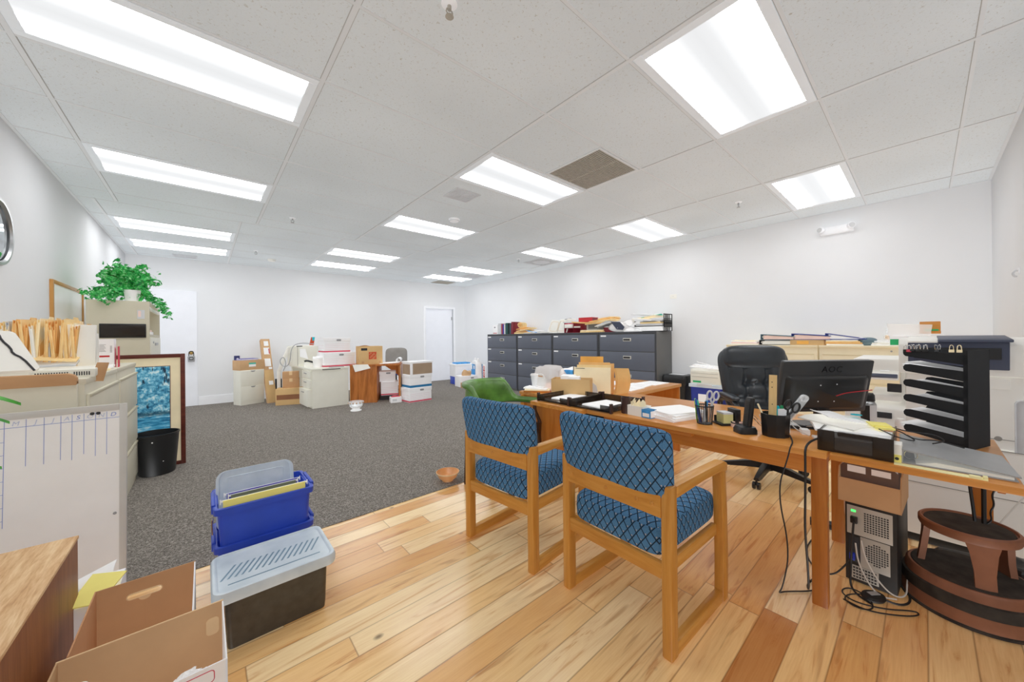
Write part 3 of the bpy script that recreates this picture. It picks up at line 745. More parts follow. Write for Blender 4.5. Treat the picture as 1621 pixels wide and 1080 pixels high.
# ------------------------------------------------------------------ cream low cabinets on the right wall
def lowcab(y0, y1, label):
    x0, x1, h = 5.33, 5.82, 1.085; hw = (y1-y0)/2-.002
    t = thing('storage_cabinet', label, 'filing cabinet', (x0, (y0+y1)/2, 0), 0, 'cream storage cabinets')
    MB().box(0, x1-x0, -hw, hw, .004, h-.022, .004).obj('body', M['cream'], t)
    MB().box(-.018, x1-x0, -hw-.002, hw+.002, h-.022, h, .006).obj('top', M['cream'], t)
    for k, (z0, z1) in enumerate(((.05, .36), (.37, .68), (.69, .985))):
        d = MB().box(-.012, 0, -hw+.03, hw-.03, z0, z1, .005).obj('drawer', M['cream'], t)
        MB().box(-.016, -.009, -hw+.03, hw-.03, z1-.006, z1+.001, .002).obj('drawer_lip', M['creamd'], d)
    MB().cyl((-.002, -.1, 1.03), (-.008, -.1, 1.03), .008).obj('lock', M['gray'], t)
lowcab(.80, 1.745, 'cream storage cabinet behind the executive chair, under the teal and blue binders')
lowcab(-.15, .79, 'cream storage cabinet behind the monitor and copier')

# ------------------------------------------------------------------ photocopier
t = thing('photocopier', 'large beige office photocopier in the right corner behind the side table', 'photocopier', (3.12, 0, 0))
b = MB()
b.box(0, .62, -.425, .40, .05, .60, .012); b.box(.02, .62, -.425, .075, .60, .985, .012)
b.obj('body', M['copier'], t)
MB().box(.02, .6, -.41, .385, .004, .05, .004).obj('plinth', M['caseb'], t)
b = MB()
b.box(-.003, .002, -.42, .395, .352, .356); b.box(-.003, .002, -.42, .395, .598, .602)
b.box(.017, .022, -.42, .07, .655, .658); b.box(.017, .022, -.205, -.202, .66, .98)
b.obj('seam', M['copierd'], t)
# upper unit with dark throat
b = MB(); b.prism([(.0, .985), (.62, .985), (.62, 1.185), (.03, 1.185), (.0, 1.15)], -.425, .1, 'y', .008)
b.obj('scanner_unit', M['copier'], t)
b = MB(); b.prism([(-.02, 1.02), (.0, 1.02), (.0, 1.17), (-.03, 1.165)], -.285, .062, 'y', .004)
b.obj('rear_throat', M['navy'], t)
MB().box(-.034, -.018, -.26, .04, 1.075, 1.135, .004).obj('throat_slot', M['black'], t)
b = MB(); b.prism([(-.05, 1.165), (.25, 1.19), (.25, 1.2), (-.045, 1.18)], -.295, -.05, 'y', .003)
b.obj('document_cover', M['navy'], t)
b = MB(); b.prism([(-.03, 1.16), (.2, 1.19), (.2, 1.197), (-.03, 1.172)], -.05, .062, 'y', .003)
b.obj('document_tray', M['copier'], t)
# output gap, arm and control panel at the left
b = MB(); b.prism([(.04, .985), (.55, .985), (.55, 1.06), (.04, 1.06)], .07, .30, 'y', .012)
b.obj('scanner_arm', M['copier'], t)
cp = MB().prism([(.0, .955), (.02, .93), (.20, 1.01), (.18, 1.045)], .10, .275, 'y', .008).obj('control_panel', M['copier'], t)
MB().prism([(-.004, .958), (.004, .945), (.024, .954), (.014, .972)], .105, .27, 'y', .003).obj('panel_front', M['navy'], cp)
b = MB()
for k in range(3):
    c = Matrix.Translation((.05+.04*k, .16+.03*k, .99+.019*k)) @ Matrix.Rotation(-.43, 4, 'Y')
    b.box(-.012, .012, -.02, .02, -.003, .004, .002, mat=c)
b.obj('key', M['white'], cp)
b = MB(); b.box(.12, .5, .075, .1, .6, .99, .006); b.box(.1, .16, .255, .29, .6, .96, .006)
b.obj('support_post', M['copier'], t)
MB().box(.095, .13, .29, .30, .70, .96, .003).obj('dark_strip', M['print'], t)
b = MB(); b.prism([(.02, .60), (.3, .60), (.3, .74), (.12, .80), (.02, .76)], .07, .34, 'y', .012); b.prism([(.05, .80), (.3, .80), (.3, .86), (.05, .84)], .09, .22, 'y', .008)
b.obj('output_tray', M['copier'], t)
MB().box(.01, .04, .13, .2, .70, .735, .003).obj('tray_slot', M['print'], t); MB().box(.035, .06, .09, .15, .86, .91, .003).obj('tray_slot', M['print'], t)
# rear details on the right
b = MB()
for k in range(7): b.box(.012, .022, -.245, -.155, .545+.013*k, .551+.013*k)
b.obj('vent_slots', M['copierd'], t)
MB().box(.008, .02, -.42, -.300, .36, .87, .02).obj('connector_panel', M['paperg'], t)
b = MB(); b.box(.004, .012, -.365, -.335, .49, .53); b.box(.004, .012, -.345, -.325, .44, .475)
b.obj('socket', M['print'], t)
b = MB(); b.box(.012, .022, -.275, -.235, .40, .445, .002)
bo = b.obj('outlet', M['print'], t)
MB().box(.009, .013, -.269, -.241, .407, .438, .002).obj('outlet_face', M['copier'], bo)
b = MB()
for y, z in ((-.19, .715), (-.25, .66), (.03, .63), (.33, .66)): b.lathe([(0, .006), (.011, .005), (.013, 0)], seg=14, mat=Matrix.Translation((.018, y, z)) @ Matrix.Rotation(-PI/2, 4, 'Y'))
b.obj('screw_cover', M['copierd'], t)
MB().box(.013, .021, -.29, -.12, .92, .975, .003).obj('access_cover', M['copier'], t)

# ------------------------------------------------------------------ left side
def leftcab(y0, y1, label):
    xf, xb, h = -.462, -.985, 1.03; hw = (y1-y0)/2-.003
    t = thing('lateral_file_cabinet', label, 'filing cabinet', (xf, (y0+y1)/2, 0), 0, 'beige lateral files along the left wall')
    MB().box(xb-xf, 0, -hw, hw, .004, h-.03, .004).obj('body', M['beige'], t)
    MB().box(xb-xf, .006, -hw, hw, h-.03, h, .005).obj('top', M['beige'], t)
    zz = [.06, .36, .66, .955]
    for k in range(3):
        d = MB().box(0, .014, -hw+.025, hw-.025, zz[k]+.006, zz[k+1]-.006, .005).obj('drawer', M['beige'], t)
        MB().box(.012, .020, -hw+.025, hw-.025, zz[k+1]-.024, zz[k+1]-.008, .003).obj('drawer_pull', M['beiged'], d)
leftcab(2.80, 3.68, 'beige lateral filing cabinet behind the whiteboard, under the document covers')
leftcab(3.69, 4.56, 'beige lateral filing cabinet next to the framed picture, farther one by the left wall')

# whiteboard leaning on the cabinet end
t = thing('whiteboard', 'large whiteboard with a hand-drawn blue month table, standing on the floor at left', 'whiteboard', (-.64, 2.615, .004))
tl = MB()
lean = Matrix.Rotation(-.075, 4, 'X')
def LB(b, *a, **k): return b.box(*a, mat=lean, **k)
LB(MB(), -.315, .315, 0, .012, .012, .885).obj('panel', M['wboard'], t, smooth=False)
b = MB(); LB(b, -.34, -.315, -.006, .016, 0, .9, bev=.002); LB(b, .312, .338, -.006, .016, 0, .9, bev=.002); LB(b, -.315, .312, -.006, .016, 0, .016, bev=.002); LB(b, -.315, .312, -.006, .016, .868, .9, bev=.002)
fr = b.obj('frame', M['alu'], t)
b = MB(); xs = [-.035, .024, .075, .124, .158, .195, .232, .269]
LB(b, -.315, .312, -.001, .0005, .832, .834)
for i, x in enumerate(xs):
    LB(b, x-.0008, x+.0008, -.001, .0005, [.40, .655, .652, .66, .652, .672, .655, .655][i], .866)
for k in range(14): LB(b, -.315, -.052+.016*(k % 2), -.001, .0005, .80-.0285*k, .8015-.0285*k)
b.obj('grid_lines', M['blueink'], t)
for x, ch, m in ((-.006, 'M', 'blueinkf'), (.05, 'J', 'blueinkf'), (.10, 'J', 'blueinkf'), (.141, 'A', 'blueinkf'), (.176, 'S', 'blueink'), (.213, 'O', 'blueinkf'), (.25, 'N', 'blueinkf'), (.29, 'D', 'blueink')):
    p = lean @ Vector((x, -.001, .849)); text('lettering', ch, .027, M[m], t, p, (PI/2-.075+0, 0, 0), .0003, shear=.2)
b = MB()
for x, z in ((.221, .862), (.241, .862)): b.lathe([(0, .006), (.007, .005), (.008, 0)], seg=14, mat=lean @ Matrix.Translation((x, -.0005, z)) @ Matrix.Rotation(PI/2, 4, 'X'))
b.obj('magnet', M['print'], t)
b = MB(); b.lathe([(0, .005), (.006, .004), (.007, 0)], seg=14, mat=lean @ Matrix.Translation((.297, -.0005, .36)) @ Matrix.Rotation(PI/2, 4, 'X'))
b.obj('mounting_screw', M['gray'], t)

# folded carton board standing behind the whiteboard, tan panel with rounded brown top rail
t = thing('file_crate', 'tan panel crate with a rounded brown top edge, behind the whiteboard', 'box', (-.72, 2.748, 1.032))
t.location = (-.725, 2.775, .004)
MB().box(-.235, .245, -.018, .012, 0, 1.02, .003).obj('panel', M['beige'], t)
MB().prism([(-.235, 1.0), (.245, 1.0), (.245, 1.035), (.236, 1.05), (.215, 1.058), (-.235, 1.058)], -.024, .014, 'y', .004).obj('top_rail', M['kraft3'], t)

TOPZ = 1.03
# flat beige device with slots
t = thing('network_device', 'flat off-white device with vent slots lying on the left cabinets', 'electronic device', (-.60, 3.06, TOPZ))
MB().prism([(-.17, -.16), (.16, -.16), (.13, .2), (-.17, .2)], 0, .045, 'z', .006).obj('housing', M['white_lam'], t)
b = MB()
for g0, n in ((-.135, 8), (-.04, 13), (.085, 7)):
    for k in range(n): b.box(g0+.0085*k, g0+.0085*k+.004, -.1615, -.158, .012, .032)
b.obj('vent_slots', M['print'], t)
# white covers with a black wavy band (leaning documents)
t = thing('document_cover', 'white leaning cover with a black wavy outline, in front of the manila folders', 'binder', (-.60, 2.85, TOPZ))
def cq(u, v, o=0):
    bl, br, tl_, tr = Vector((-.27, -.12, .05)), Vector((0, 0, .05)), Vector((-.37, .03, .245)), Vector((-.118, .14, .25))
    n = (br-bl).cross(tl_-bl).normalized()
    return tuple((bl*(1-u)+br*u)*(1-v)+(tl_*(1-u)+tr*u)*v+n*o)
MB().loft([[cq(u, v, o) for u, v in rrect(.96, .96, .08, 4, .5, .5)] for o in (0, -.02)]).obj('cover', M['paper2'], t)
b = MB(); b.tube([cq(u, v, .002) for u, v in ((.90, .0), (.87, .3), (.80, .42), (.82, .55), (.78, .75), (.80, .90), (.3, .90), (.36, .75), (.30, .55), (.40, .42), (.42, .3), (.40, 0))], .0045, 6, smooth=1)
b.obj('black_band', M['print'], t)
t = thing('paper_pile', 'low pile of papers propping up the banded white cover on the left cabinets', 'papers', (-.745, 2.99, TOPZ))
b = MB()
for k in range(6): b.box(-.14, .10, -.12, .10, .008*k, .008*k+.007, mat=Matrix.Rotation(random.uniform(-.06, .06), 4, 'Z'))
b.obj('sheets', M['paper2'], t)
t = thing('newspaper_fold', 'folded newspapers bulging in front of the manila folders', 'papers', (-.72, 3.42, TOPZ))
def np_(u, v): return (-.13+.28*u, -.16+.34*v, .07+.035*math.sin(PI*min(1, v*1.05))-.02*u+.006*math.sin(9*u))
b = MB(); b.grid(np_, 10, 14, .012)
b.obj('top_sheet', M['paperg'], t)
MB().grid(lambda u, v: (-.14+.29*u, -.15+.33*v, .105+.03*math.sin(PI*v)-.03*u), 8, 10, .006).obj('tan_folder', M['manila'], t)
b = MB(); b.box(-.13, .13, -.14, .17, 0, .06, .006)
b.obj('lower_sheets', M['paper2'], t)
# manila folders standing in a row along the wall
folders = []
N = 26
cols = ['manila', 'manila3', 'paper2', 'manila', 'manila2', 'manila', 'paperg', 'manila2', 'manila2', 'manila']
seen = {}
for k in range(N):
    hgt = random.uniform(.275, .325); ln = .09*math.sin(k*1.9)+random.uniform(-.03, .03)
    m = cols[k % len(cols)]
    if m not in seen:
        b = MB()
        b.prism([(-.155, 0), (.155, 0), (.155, .3), (.12, .305), (.115, .318), (.03, .318), (.02, .305), (-.155, .3)], -.006, -.004, 'y'); b.prism([(-.155, 0), (.155, 0), (.155, .295), (-.155, .295)], .004, .006, 'y')
        b.box(-.150, .150, -.0035, .0035, .003, .28)
        o = b.obj('file_folder', M[m], None, smooth=False); seen[m] = o
        tag(o, '', 'folder')
    else:
        o = seen[m].copy(); COL.objects.link(o)
    o.location = (-.855+.0108*k, 3.47+random.uniform(-.02, .02), TOPZ); o.rotation_euler = (ln, 0, PI/2+random.uniform(-.05, .05))
    o.scale = (1, 1, hgt/.30)
    o['label'] = {'manila': 'manila folder standing in the row of files on the left cabinets', 'manila3': 'pale cream folder standing in the row of files on the left cabinets', 'paper2': 'white file standing in the row of files on the left cabinets', 'manila2': 'orange-buff folder standing in the row of files on the left cabinets', 'paperg': 'grey file standing in the row of files on the left cabinets'}[m]
    o['group'] = {'manila': 'manila folders in the left row', 'manila3': 'pale cream folders in the left row', 'paper2': 'white files in the left row', 'manila2': 'orange-buff folders in the left row', 'paperg': 'grey files in the left row'}[m]
# white upright panel, printed leaflet holder, small items
t = thing('document_holder', 'plain white upright document box beside the manila folders', 'box', (-.572, 3.36, TOPZ), .08)
MB().prism([(-.062, 0), (.062, 0), (.066, .29), (-.062, .292)], -.012, .05, 'y', .002).obj('front_panel', M['paper2'], t)
MB().prism([(-.062, .0), (-.06, .0), (-.06, .25), (-.062, .25)], .05, .2, 'y').prism([(.062, .0), (.064, .0), (.064, .17), (.062, .24)], .05, .2, 'y').obj('side_panel', M['paper2'], t)
t = thing('leaflet_box', 'printed paper box with red bar, between the white document box and the picture', 'box', (-.53, 3.86, TOPZ), -.05)
MB().box(-.045, .04, -.03, .03, 0, .205, .002).obj('carton', M['boxwhite'], t)
b = MB(); b.box(-.038, .018, -.0315, -.0295, .075, .087, .0005)
b.obj('red_bar', M['red'], t)
b = MB()
for k in range(7): b.box(-.038, .0-.004*(k % 3), -.0312, -.0295, .115+.008*k, .1175+.008*k)
for k in range(5): b.box(.02, .03, -.0312, -.0295, .11+.01*k, .115+.01*k)
b.obj('print_lines', M['greyprint'], t)
t = thing('pink_folder', 'thin pink-red folder standing at the end of the left cabinets', 'folder', (-.478, 3.9, TOPZ), .1)
MB().box(-.004, .004, -.07, .07, 0, .15, .001).obj('cover', M['boxpink'], t)
t = thing('desk_papers', 'crumpled white papers near the far corner of the left cabinet top', 'papers', (-.53, 3.72, TOPZ))
MB().grid(lambda u, v: (-.05+.1*u, -.09+.15*v, .012+.018*math.sin(5*u+3*v)*math.sin(4*v)+.02*u*v), 10, 10, .003).obj('sheet', M['white'], t)
t = thing('cardboard_scrap', 'small tan cardboard flap sticking up at the front of the left cabinets', 'cardboard', (-.452, 3.02, TOPZ))
MB().prism([(-.028, -.03), (.022, -.035), (.045, .068), (.0, .072)], -.003, .003, 'y', .001, mat=Matrix.Rotation(.25, 4, 'Z')).obj('flap', M['kraft3'], t)
t = thing('manila_sheets', 'buff sheets lying flat along the front of the left cabinet top', 'papers', (-.50, 3.25, TOPZ))
MB().box(-.1, .035, -.2, .25, 0, .006).box(-.09, .03, -.14, .3, .006, .010).obj('sheets', M['manila3'], t)

# whiteboard in oak frame on the left wall, round mirror
t = thing('wall_board', 'small white board in a thin oak frame on the left wall', 'whiteboard', (XL, 5.42, 1.42))
MB().box(.002, .012, -.5, .5, -.32, .32).obj('panel', M['wboard'], t)
b = MB(); b.box(.0, .022, -.52, -.49, -.34, .34, .003); b.box(.0, .022, .49, .52, -.34, .34, .003); b.box(.0, .022, -.49, .49, .31, .34, .003); b.box(.0, .022, -.49, .49, -.34, -.31, .003)
b.obj('frame', M['oakframe'], t)
t = thing('wall_mirror', 'round silver-rimmed mirror on the left wall, cut off by the photo edge', 'mirror', (XL, 3.83, 1.925))
ry = Matrix.Rotation(PI/2, 4, 'Y')
MB().lathe([(.19, .0), (.215, .004), (.22, .018), (.212, .03), (.196, .03), (.186, .018)], seg=48, cap=False, mat=ry).obj('rim', M['steel'], t)
MB().lathe([(.19, .012), (0, .014)], seg=48, mat=ry).obj('glass', M['mirror'], t)

# tall cabinet with ivy on top
t = thing('tall_cabinet', 'tall putty-coloured cabinet with open upper shelf under the ivy plant', 'cabinet', (-.425, 5.25, 0))
h = 1.625
b = MB(); b.box(-.43, 0, 0, .018, .004, h, .003); b.box(-.43, 0, 1.10, 1.118, .004, h, .003); b.box(-.43, -.41, .018, 1.10, .004, h); b.box(-.43, 0, .018, 1.10, h-.03, h, .003); b.box(-.43, 0, .018, 1.10, .004, .06); b.box(-.43, 0, .018, 1.10, 1.26, 1.285)
b.obj('carcass', M['putty'], t)
MB().box(-.02, .0, .018, 1.10, 1.54, 1.575, .004).obj('flipper_door', M['white_lam'], t)
for k, (z0, z1) in enumerate(((.07, .46), (.465, .86), (.865, 1.255))):
    d = MB().box(-.3, .006, .025, 1.095, z0, z1, .003).obj('drawer', M['white_lam'], t)
    MB().box(.004, .014, .42, .72, z1-.09, z1-.06, .003).obj('handle', M['gray'], d)
MB().cyl((.004, .25, 1.20), (.012, .25, 1.20), .012).obj('lock', M['gray'], t)
wp = MB().box(-.345, -.025, -.014, 0, 1.252, 1.392, .003).obj('wall_pocket', M['black'], t)
MB().box(-.335, -.035, -.0155, -.0135, 1.262, 1.38, .001).obj('glossy_front', M['smoke'], wp)
ph = MB().box(-.088, -.035, -.003, 0, 1.445, 1.535, mat=Matrix.Translation((0, 0, 0))).obj('photo_print', M['paperg'], t)
MB().box(-.082, -.062, -.0036, -.0025, 1.465, 1.525).obj('picture_patch', M['pink'], ph)
t = thing('book_stack', 'few books on the open shelf of the tall cabinet', 'books', (-.53, 5.55, 1.285))
MB().box(-.1, .1, -.12, .12, 0, .03, .002).obj('lower_book', M['white'], t)
MB().box(-.08, .09, -.10, .1, .03, .05, .002).obj('upper_book', M['pink'], t)

def leafmesh(b, pts, size, rng, up=.5):
    """five-pointed ivy leaf cards"""
    shape = [(0, 0), (.35, -.12), (.55, .18), (.38, .32), (.42, .62), (.15, .58), (0, 1.0), (-.15, .58), (-.42, .62), (-.38, .32), (-.55, .18), (-.35, -.12)]
    for p in pts:
        d = Vector((rng.uniform(-1, 1), rng.uniform(-1, 1), rng.uniform(-.6, up))).normalized()
        n = Vector((rng.uniform(-1, 1), rng.uniform(-1, 1), rng.uniform(.1, 1))).normalized()
        s_ = d.cross(n).normalized(); n = s_.cross(d); sz = size*rng.uniform(.6, 1.25)
        vs = [b.bm.verts.new(Vector(p)+s_*(x*sz)+d*(y*sz)+n*(-.28*abs(x)*sz+.1*sz*math.sin(y*3))) for x, y in shape]
        c = b.bm.verts.new(Vector(p)+d*.35*sz+n*.06*sz)
        for i in range(len(vs)): b.bm.faces.new((c, vs[i], vs[(i+1) % len(vs)]))
rng = random.Random(3)
t = thing('potted_ivy', 'bushy green ivy in a white pot on top of the tall cabinet', 'plant', (-.585, 5.46, 1.625))
MB().lathe([(.05, 0), (.062, .11), (.066, .115), (.058, .115), (.05, .09)], seg=28, c=(.03, -.125, 0)).obj('pot', M['pot'], t)
b = MB(); sb = MB()
for k in range(56):
    a = rng.uniform(0, 2*PI); r = rng.uniform(.10, .34); hz = rng.uniform(.0, .32)*(1-.3*r/.4)
    ex, ey = r*math.cos(a)*.82, r*math.sin(a)*1.15
    droop = -.02 if hz > .12 else -.09
    P0, P1, P2 = Vector((.02*math.cos(a), .02*math.sin(a), .1)), Vector((ex*.5, ey*.5, .12+hz)), Vector((ex, ey, max(.03, .09+hz+droop)))
    sb.tube([P0, P1, P2], .0028, 5, smooth=2)
    for q in range(21):
        u = .25+.75*q/20; c = P0*(1-u)**2+P1*2*u*(1-u)+P2*u*u
        leafmesh(b, [c+Vector((rng.gauss(0, .024), rng.gauss(0, .024), rng.gauss(.008, .024)))], .05, rng)
for ex, ey, ez in ((-.12, -.29, -.06), (-.2, -.24, -.01), (-.26, -.2, .0), (-.3, -.1, .06), (.28, .2, -.12), (.30, .35, -.16), (.27, .5, -.14), (.2, .1, -.02)):
    for q in range(30):
        u = q/29; c = Vector((ex*(.3+.7*u), ey*(.3+.7*u), .12*(1-u)+ez*u+.10*u*(1-u)))
        leafmesh(b, [c+Vector((rng.gauss(0, .022), rng.gauss(0, .022), rng.gauss(.02, .016)))], .046, rng, -.1)
b.obj('foliage', M['leaf'], t, smooth=False); sb.obj('stems', M['stem'], t)

# combination lockbox hung on the knob of the flush door
t = thing('lockbox', 'grey key lockbox hanging on the knob of the white door', 'lockbox', (-.178, YB-.10, .985))
MB().prism([(-.045, -.16), (.045, -.16), (.052, -.07), (.04, -.05), (-.04, -.05), (-.052, -.07)], -.03, .01, 'y', .008).obj('body', M['gray'], t)
MB().prism(rrect(.06, .05, .008, 3, 0, -.10), -.033, -.028, 'y').obj('dial_plate', M['print'], t); MB().box(-.02, .02, -.035, -.032, -.11, -.09).obj('dial_marks', M['paperg'], t)
MB().tube([(-.034, -.01, -.055), (-.034, -.01, -.0), (-.022, -.01, .034), (.022, -.01, .034), (.034, -.01, .0), (.034, -.01, -.055)], .006, 8, smooth=2).obj('shackle', M['print'], t)
# framed picture and waste bin
t = thing('framed_picture', 'large mahogany-framed blue forest print leaning behind the black waste bin', 'picture', (-.55, 4.80, .004), .0)
ln = Matrix.Rotation(-.04, 4, 'X'); fw_ = .40
def PB(b, *a, **k): return b.box(*a, mat=ln, **k)
b = MB(); PB(b, -.41, -.375, -.012, .02, 0, 1.085, bev=.004); PB(b, .37, .405, -.012, .02, 0, 1.085, bev=.004); PB(b, -.375, .37, -.012, .02, 0, .035, bev=.004); PB(b, -.375, .37, -.012, .02, 1.048, 1.085, bev=.004)
b.obj('frame', M['mahog'], t)
b = MB(); PB(b, -.375, .37, .0, .01, .035, 1.05)
b.obj('mat_board', M['manila3'], t, smooth=False)
b = MB(); PB(b, -.285, .295, -.003, .002, .16, .965)
pr = b.obj('print', None or M['white'], t, smooth=False); pr.data.materials.clear(); pr.data.materials.append(forest_print())
b = MB(); PB(b, .293, .298, -.004, .001, .155, .97); PB(b, -.29, .298, -.004, .001, .965, .97)
b.obj('inner_line', M['mahog'], t)
t = thing('waste_bin', 'round black plastic waste bin in front of the framed picture', 'waste bin', (-.335, 4.62, .004))
MB().lathe([(0, .0), (.115, .0), (.125, .012), (.152, .355), (.158, .36), (.157, .372), (.149, .372), (.146, .35), (.118, .02), (0, .015)], seg=40).obj('bucket', M['black'], t)
b = MB()
for a, z in ((-1.75, .06), (-1.2, .13), (-1.7, .31)):
    r = .118+.034*z/.36+.002; b.lathe([(0, .002), (.005, .0015), (.006, 0)], seg=8, mat=Matrix.Translation((r*math.cos(a), r*math.sin(a), z)) @ Matrix.Rotation(a, 4, 'Z') @ Matrix.Rotation(PI/2, 4, 'Y'))
b.obj('white_flecks', M['white'], t)

# teak cabinet in the lower left corner, with house plant (leaf tips in view)
t = thing('teak_cabinet', 'worn teak cabinet corner at the lower left of the photo', 'cabinet', (-.62, 1.77, 0))
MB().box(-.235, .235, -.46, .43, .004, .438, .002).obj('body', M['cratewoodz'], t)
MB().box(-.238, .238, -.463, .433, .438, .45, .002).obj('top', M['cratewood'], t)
t = thing('house_plant', 'broad-leaved house plant whose leaf tips enter at the left edge', 'plant', (-.745, 2.0, .45))
MB().lathe([(.06, 0), (.085, .15), (.09, .155), (.08, .155), (.072, .12), (0, .12)], seg=28).obj('pot', M['pot'], t)
b = MB(); s2 = MB()
for (a, rr, zt, ln_) in ((.1, .07, .60, .2), (.45, .06, .53, .19), (.75, .06, .36, .2), (-.2, .04, .48, .15), (2.4, .1, .5, .16), (3.6, .1, .6, .16)):
    c0 = Vector((rr*math.cos(a), rr*math.sin(a), zt)); d = Vector((math.cos(a), math.sin(a), .06)); sd = Vector((-math.sin(a), math.cos(a), 0))
    s2.tube([(0, 0, .12), tuple(c0*.6+Vector((0, 0, .05))), tuple(c0)], .004, 6, smooth=2)
    def lf(u, v, c0=c0, d=d, sd=sd, L_=ln_):
        w_ = .038*math.sin(PI*min(1, u**.8))**.8*(1-.2*u)
        return tuple(c0+d*(u*L_)+sd*((v-.5)*2*w_)+Vector((0, 0, .02*math.sin(PI*u)-.05*u*u-.02*abs(v-.5))))
    b.grid(lf, 12, 6)
b.obj('leaves', M['leaf2'], t); s2.obj('stems', M['stem'], t)

# two open archive cartons
def carton(name, label, x0, x1, y0, y1, h, hand, mat_back):
    t = thing(name, label, 'cardboard box', ((x0+x1)/2, (y0+y1)/2, .004))
    w_, d_ = (x1-x0)/2, (y1-y0)/2; th = .004
    def wall(nm, pts, lo, hi, ax, m, cut=False):
        return MB().prism(pts, lo, hi, ax, .0008, 1).obj(nm, m, t, smooth=False)
    wall('bottom', [(-w_, -d_), (w_, -d_), (w_, d_), (-w_, d_)], 0, .005, 'z', M['kraft'])
    # back wall with a hand hole: built from four bands so the hole is real
    b = MB()
    if hand:
        cx, cz, hw_, hh = -.01, h-.062, .05, .0115
        outl = rrect(2*hw_, 2*hh, hh*.98, 6, cx, cz); y_, z_ = d_-th, d_
        b.box(-w_, cx-hw_, y_, z_, 0, h); b.box(cx+hw_, w_, y_, z_, 0, h); b.box(cx-hw_, cx+hw_, y_, z_, 0, cz-hh); b.box(cx-hw_, cx+hw_, y_, z_, cz+hh, h)
        for sx in (-1, 1):
            for sz in (-1, 1):
                q = [(cx+sx*(hw_-hh+hh*math.sin(PI/2*k/6)), cz+sz*hh*math.cos(PI/2*k/6)) for k in range(7)]
                b.prism([(cx+sx*hw_, cz+sz*hh)]+q[::-1], y_, z_, 'y')
        bw = b.obj('back_wall', mat_back, t, smooth=False)
        MB().tube([(x, d_-th-.0005, z) for x, z in outl], .0016, 6, closed=True).obj('hole_edge', M['kraftedge'], bw)
        b = MB(); b.box(cx-.0012, cx+.0012, d_-th-.0008, d_-th, .0, cz-hh-.012); b.box(cx-.003, cx+.003, d_-th-.0008, d_-th, cz+hh+.014, h)
        b.obj('fold_line', M['kraft3'], bw)
        MB().prism([(.018*math.cos(PI+PI*k/10)+cx, .018*math.sin(PI+PI*k/10)*.8+cz-hh) for k in range(11)], d_-th-.0012, d_-th, 'y').obj('thumb_notch', M['kraftedge'], bw)
    else:
        bw = b.prism([(-w_, 0), (w_, 0), (w_, h), (-w_, h)], d_-th, d_, 'y', .0008, 1).obj('back_wall', mat_back, t, smooth=False)
        MB().box(-w_, w_, d_-th-.0004, d_+.0004, h-.0006, h+.0012).obj('board_edge', M['kraftedge'], bw)
    return t, w_, d_
t, w_, d_ = carton('archive_carton', 'open brown cardboard carton with a hand hole, beside the teak cabinet', -.318, -.035, 1.68, 2.045, .273, True, M['kraft3'])
h = .273
MB().box(-w_, -w_+.004, -d_, d_, 0, h).obj('left_wall', M['kraftpink'], t, smooth=False)
MB().box(w_-.004, w_, -d_, d_, 0, h-.002).obj('right_wall', M['boxwhite'], t, smooth=False)
MB().box(-w_, w_, -d_, -d_+.004, 0, h-.02).obj('front_wall', M['kraft'], t, smooth=False)
t, w_, d_ = carton('archive_carton', 'open white and kraft carton holding crumpled plastic, nearest the camera', -.335, .045, 1.35, 1.665, .277, False, M['kraft'])
h = .277
MB().box(-w_, -w_+.004, -d_, d_, 0, h).obj('left_wall', M['kraft'], t, smooth=False)
MB().box(w_-.004, w_, -d_, d_, 0, h-.002).obj('right_wall', M['boxwhite'], t, smooth=False)
MB().prism(rrect(.035, .06, .012, cx=w_-.03, cy=.2), d_-.0062, d_-.0045, 'y').obj('side_tab', M['kraftedge'], t)
fwall = MB().box(-w_, w_, -d_, -d_+.004, 0, h).obj('front_wall', M['boxwhite'], t, smooth=False)
b = MB()
for z in (h-.03, h-.075):
    b.tube([(x+.02, -d_-.0005, zz) for x, zz in rrect(.28, .034, .009, 4, 0, z)], .0012, 5, closed=True)
b.obj('red_outline', M['boxpink'], fwall)
t = thing('crumpled_film', 'crumpled white plastic inside the nearest carton', 'plastic wrap', (-.085, 1.45, .01))
rg = random.Random(5)
b = MB(); puff(b, .1, .085, .095, (0, 0, .10), 2.2, 40, 14)
for v in b.bm.verts:
    n_ = math.sin(31*v.co.x+2)*math.sin(27*v.co.y)*math.sin(23*v.co.z)
    v.co += v.co.normalized()*.022*n_+Vector((rg.uniform(-.008, .008), rg.uniform(-.008, .008), rg.uniform(-.008, .008)))
b.obj('film', M['tissue'], t, smooth=False)
t = thing('paper_tube', 'black and white tube end sticking up in the nearest carton', 'tube', (-.27, 1.52, .01))
MB().lathe([(0, .0), (.02, 0), (.02, .262), (.013, .262), (.012, .22), (0, .22)], seg=24).obj('tube', M['white'], t)
MB().lathe([(.0205, .2), (.0205, .25), (.0195, .25)], seg=24, cap=False).obj('black_sleeve', M['print'], t)
# papers between teak cabinet, whiteboard and carton
t = thing('paper_box', 'white box of papers topped with a yellow folder, behind the open brown carton', 'papers', (-.335, 2.25, .004))
MB().box(-.06, .06, -.12, .12, 0, .19, .003).obj('box', M['boxwhite'], t)
MB().prism([(-.07, -.10), (.02, -.13), (.075, .04), (-.03, .09)], .215, .219, 'z', mat=Matrix.Rotation(.12, 4, 'X')).obj('yellow_folder', M['yellow'], t)
MB().grid(lambda u, v: (-.08+.11*u, .02+.12*v, .20+.04*u*v+.012*math.sin(4*v)), 6, 6, .002).obj('white_sheet', M['white'], t)

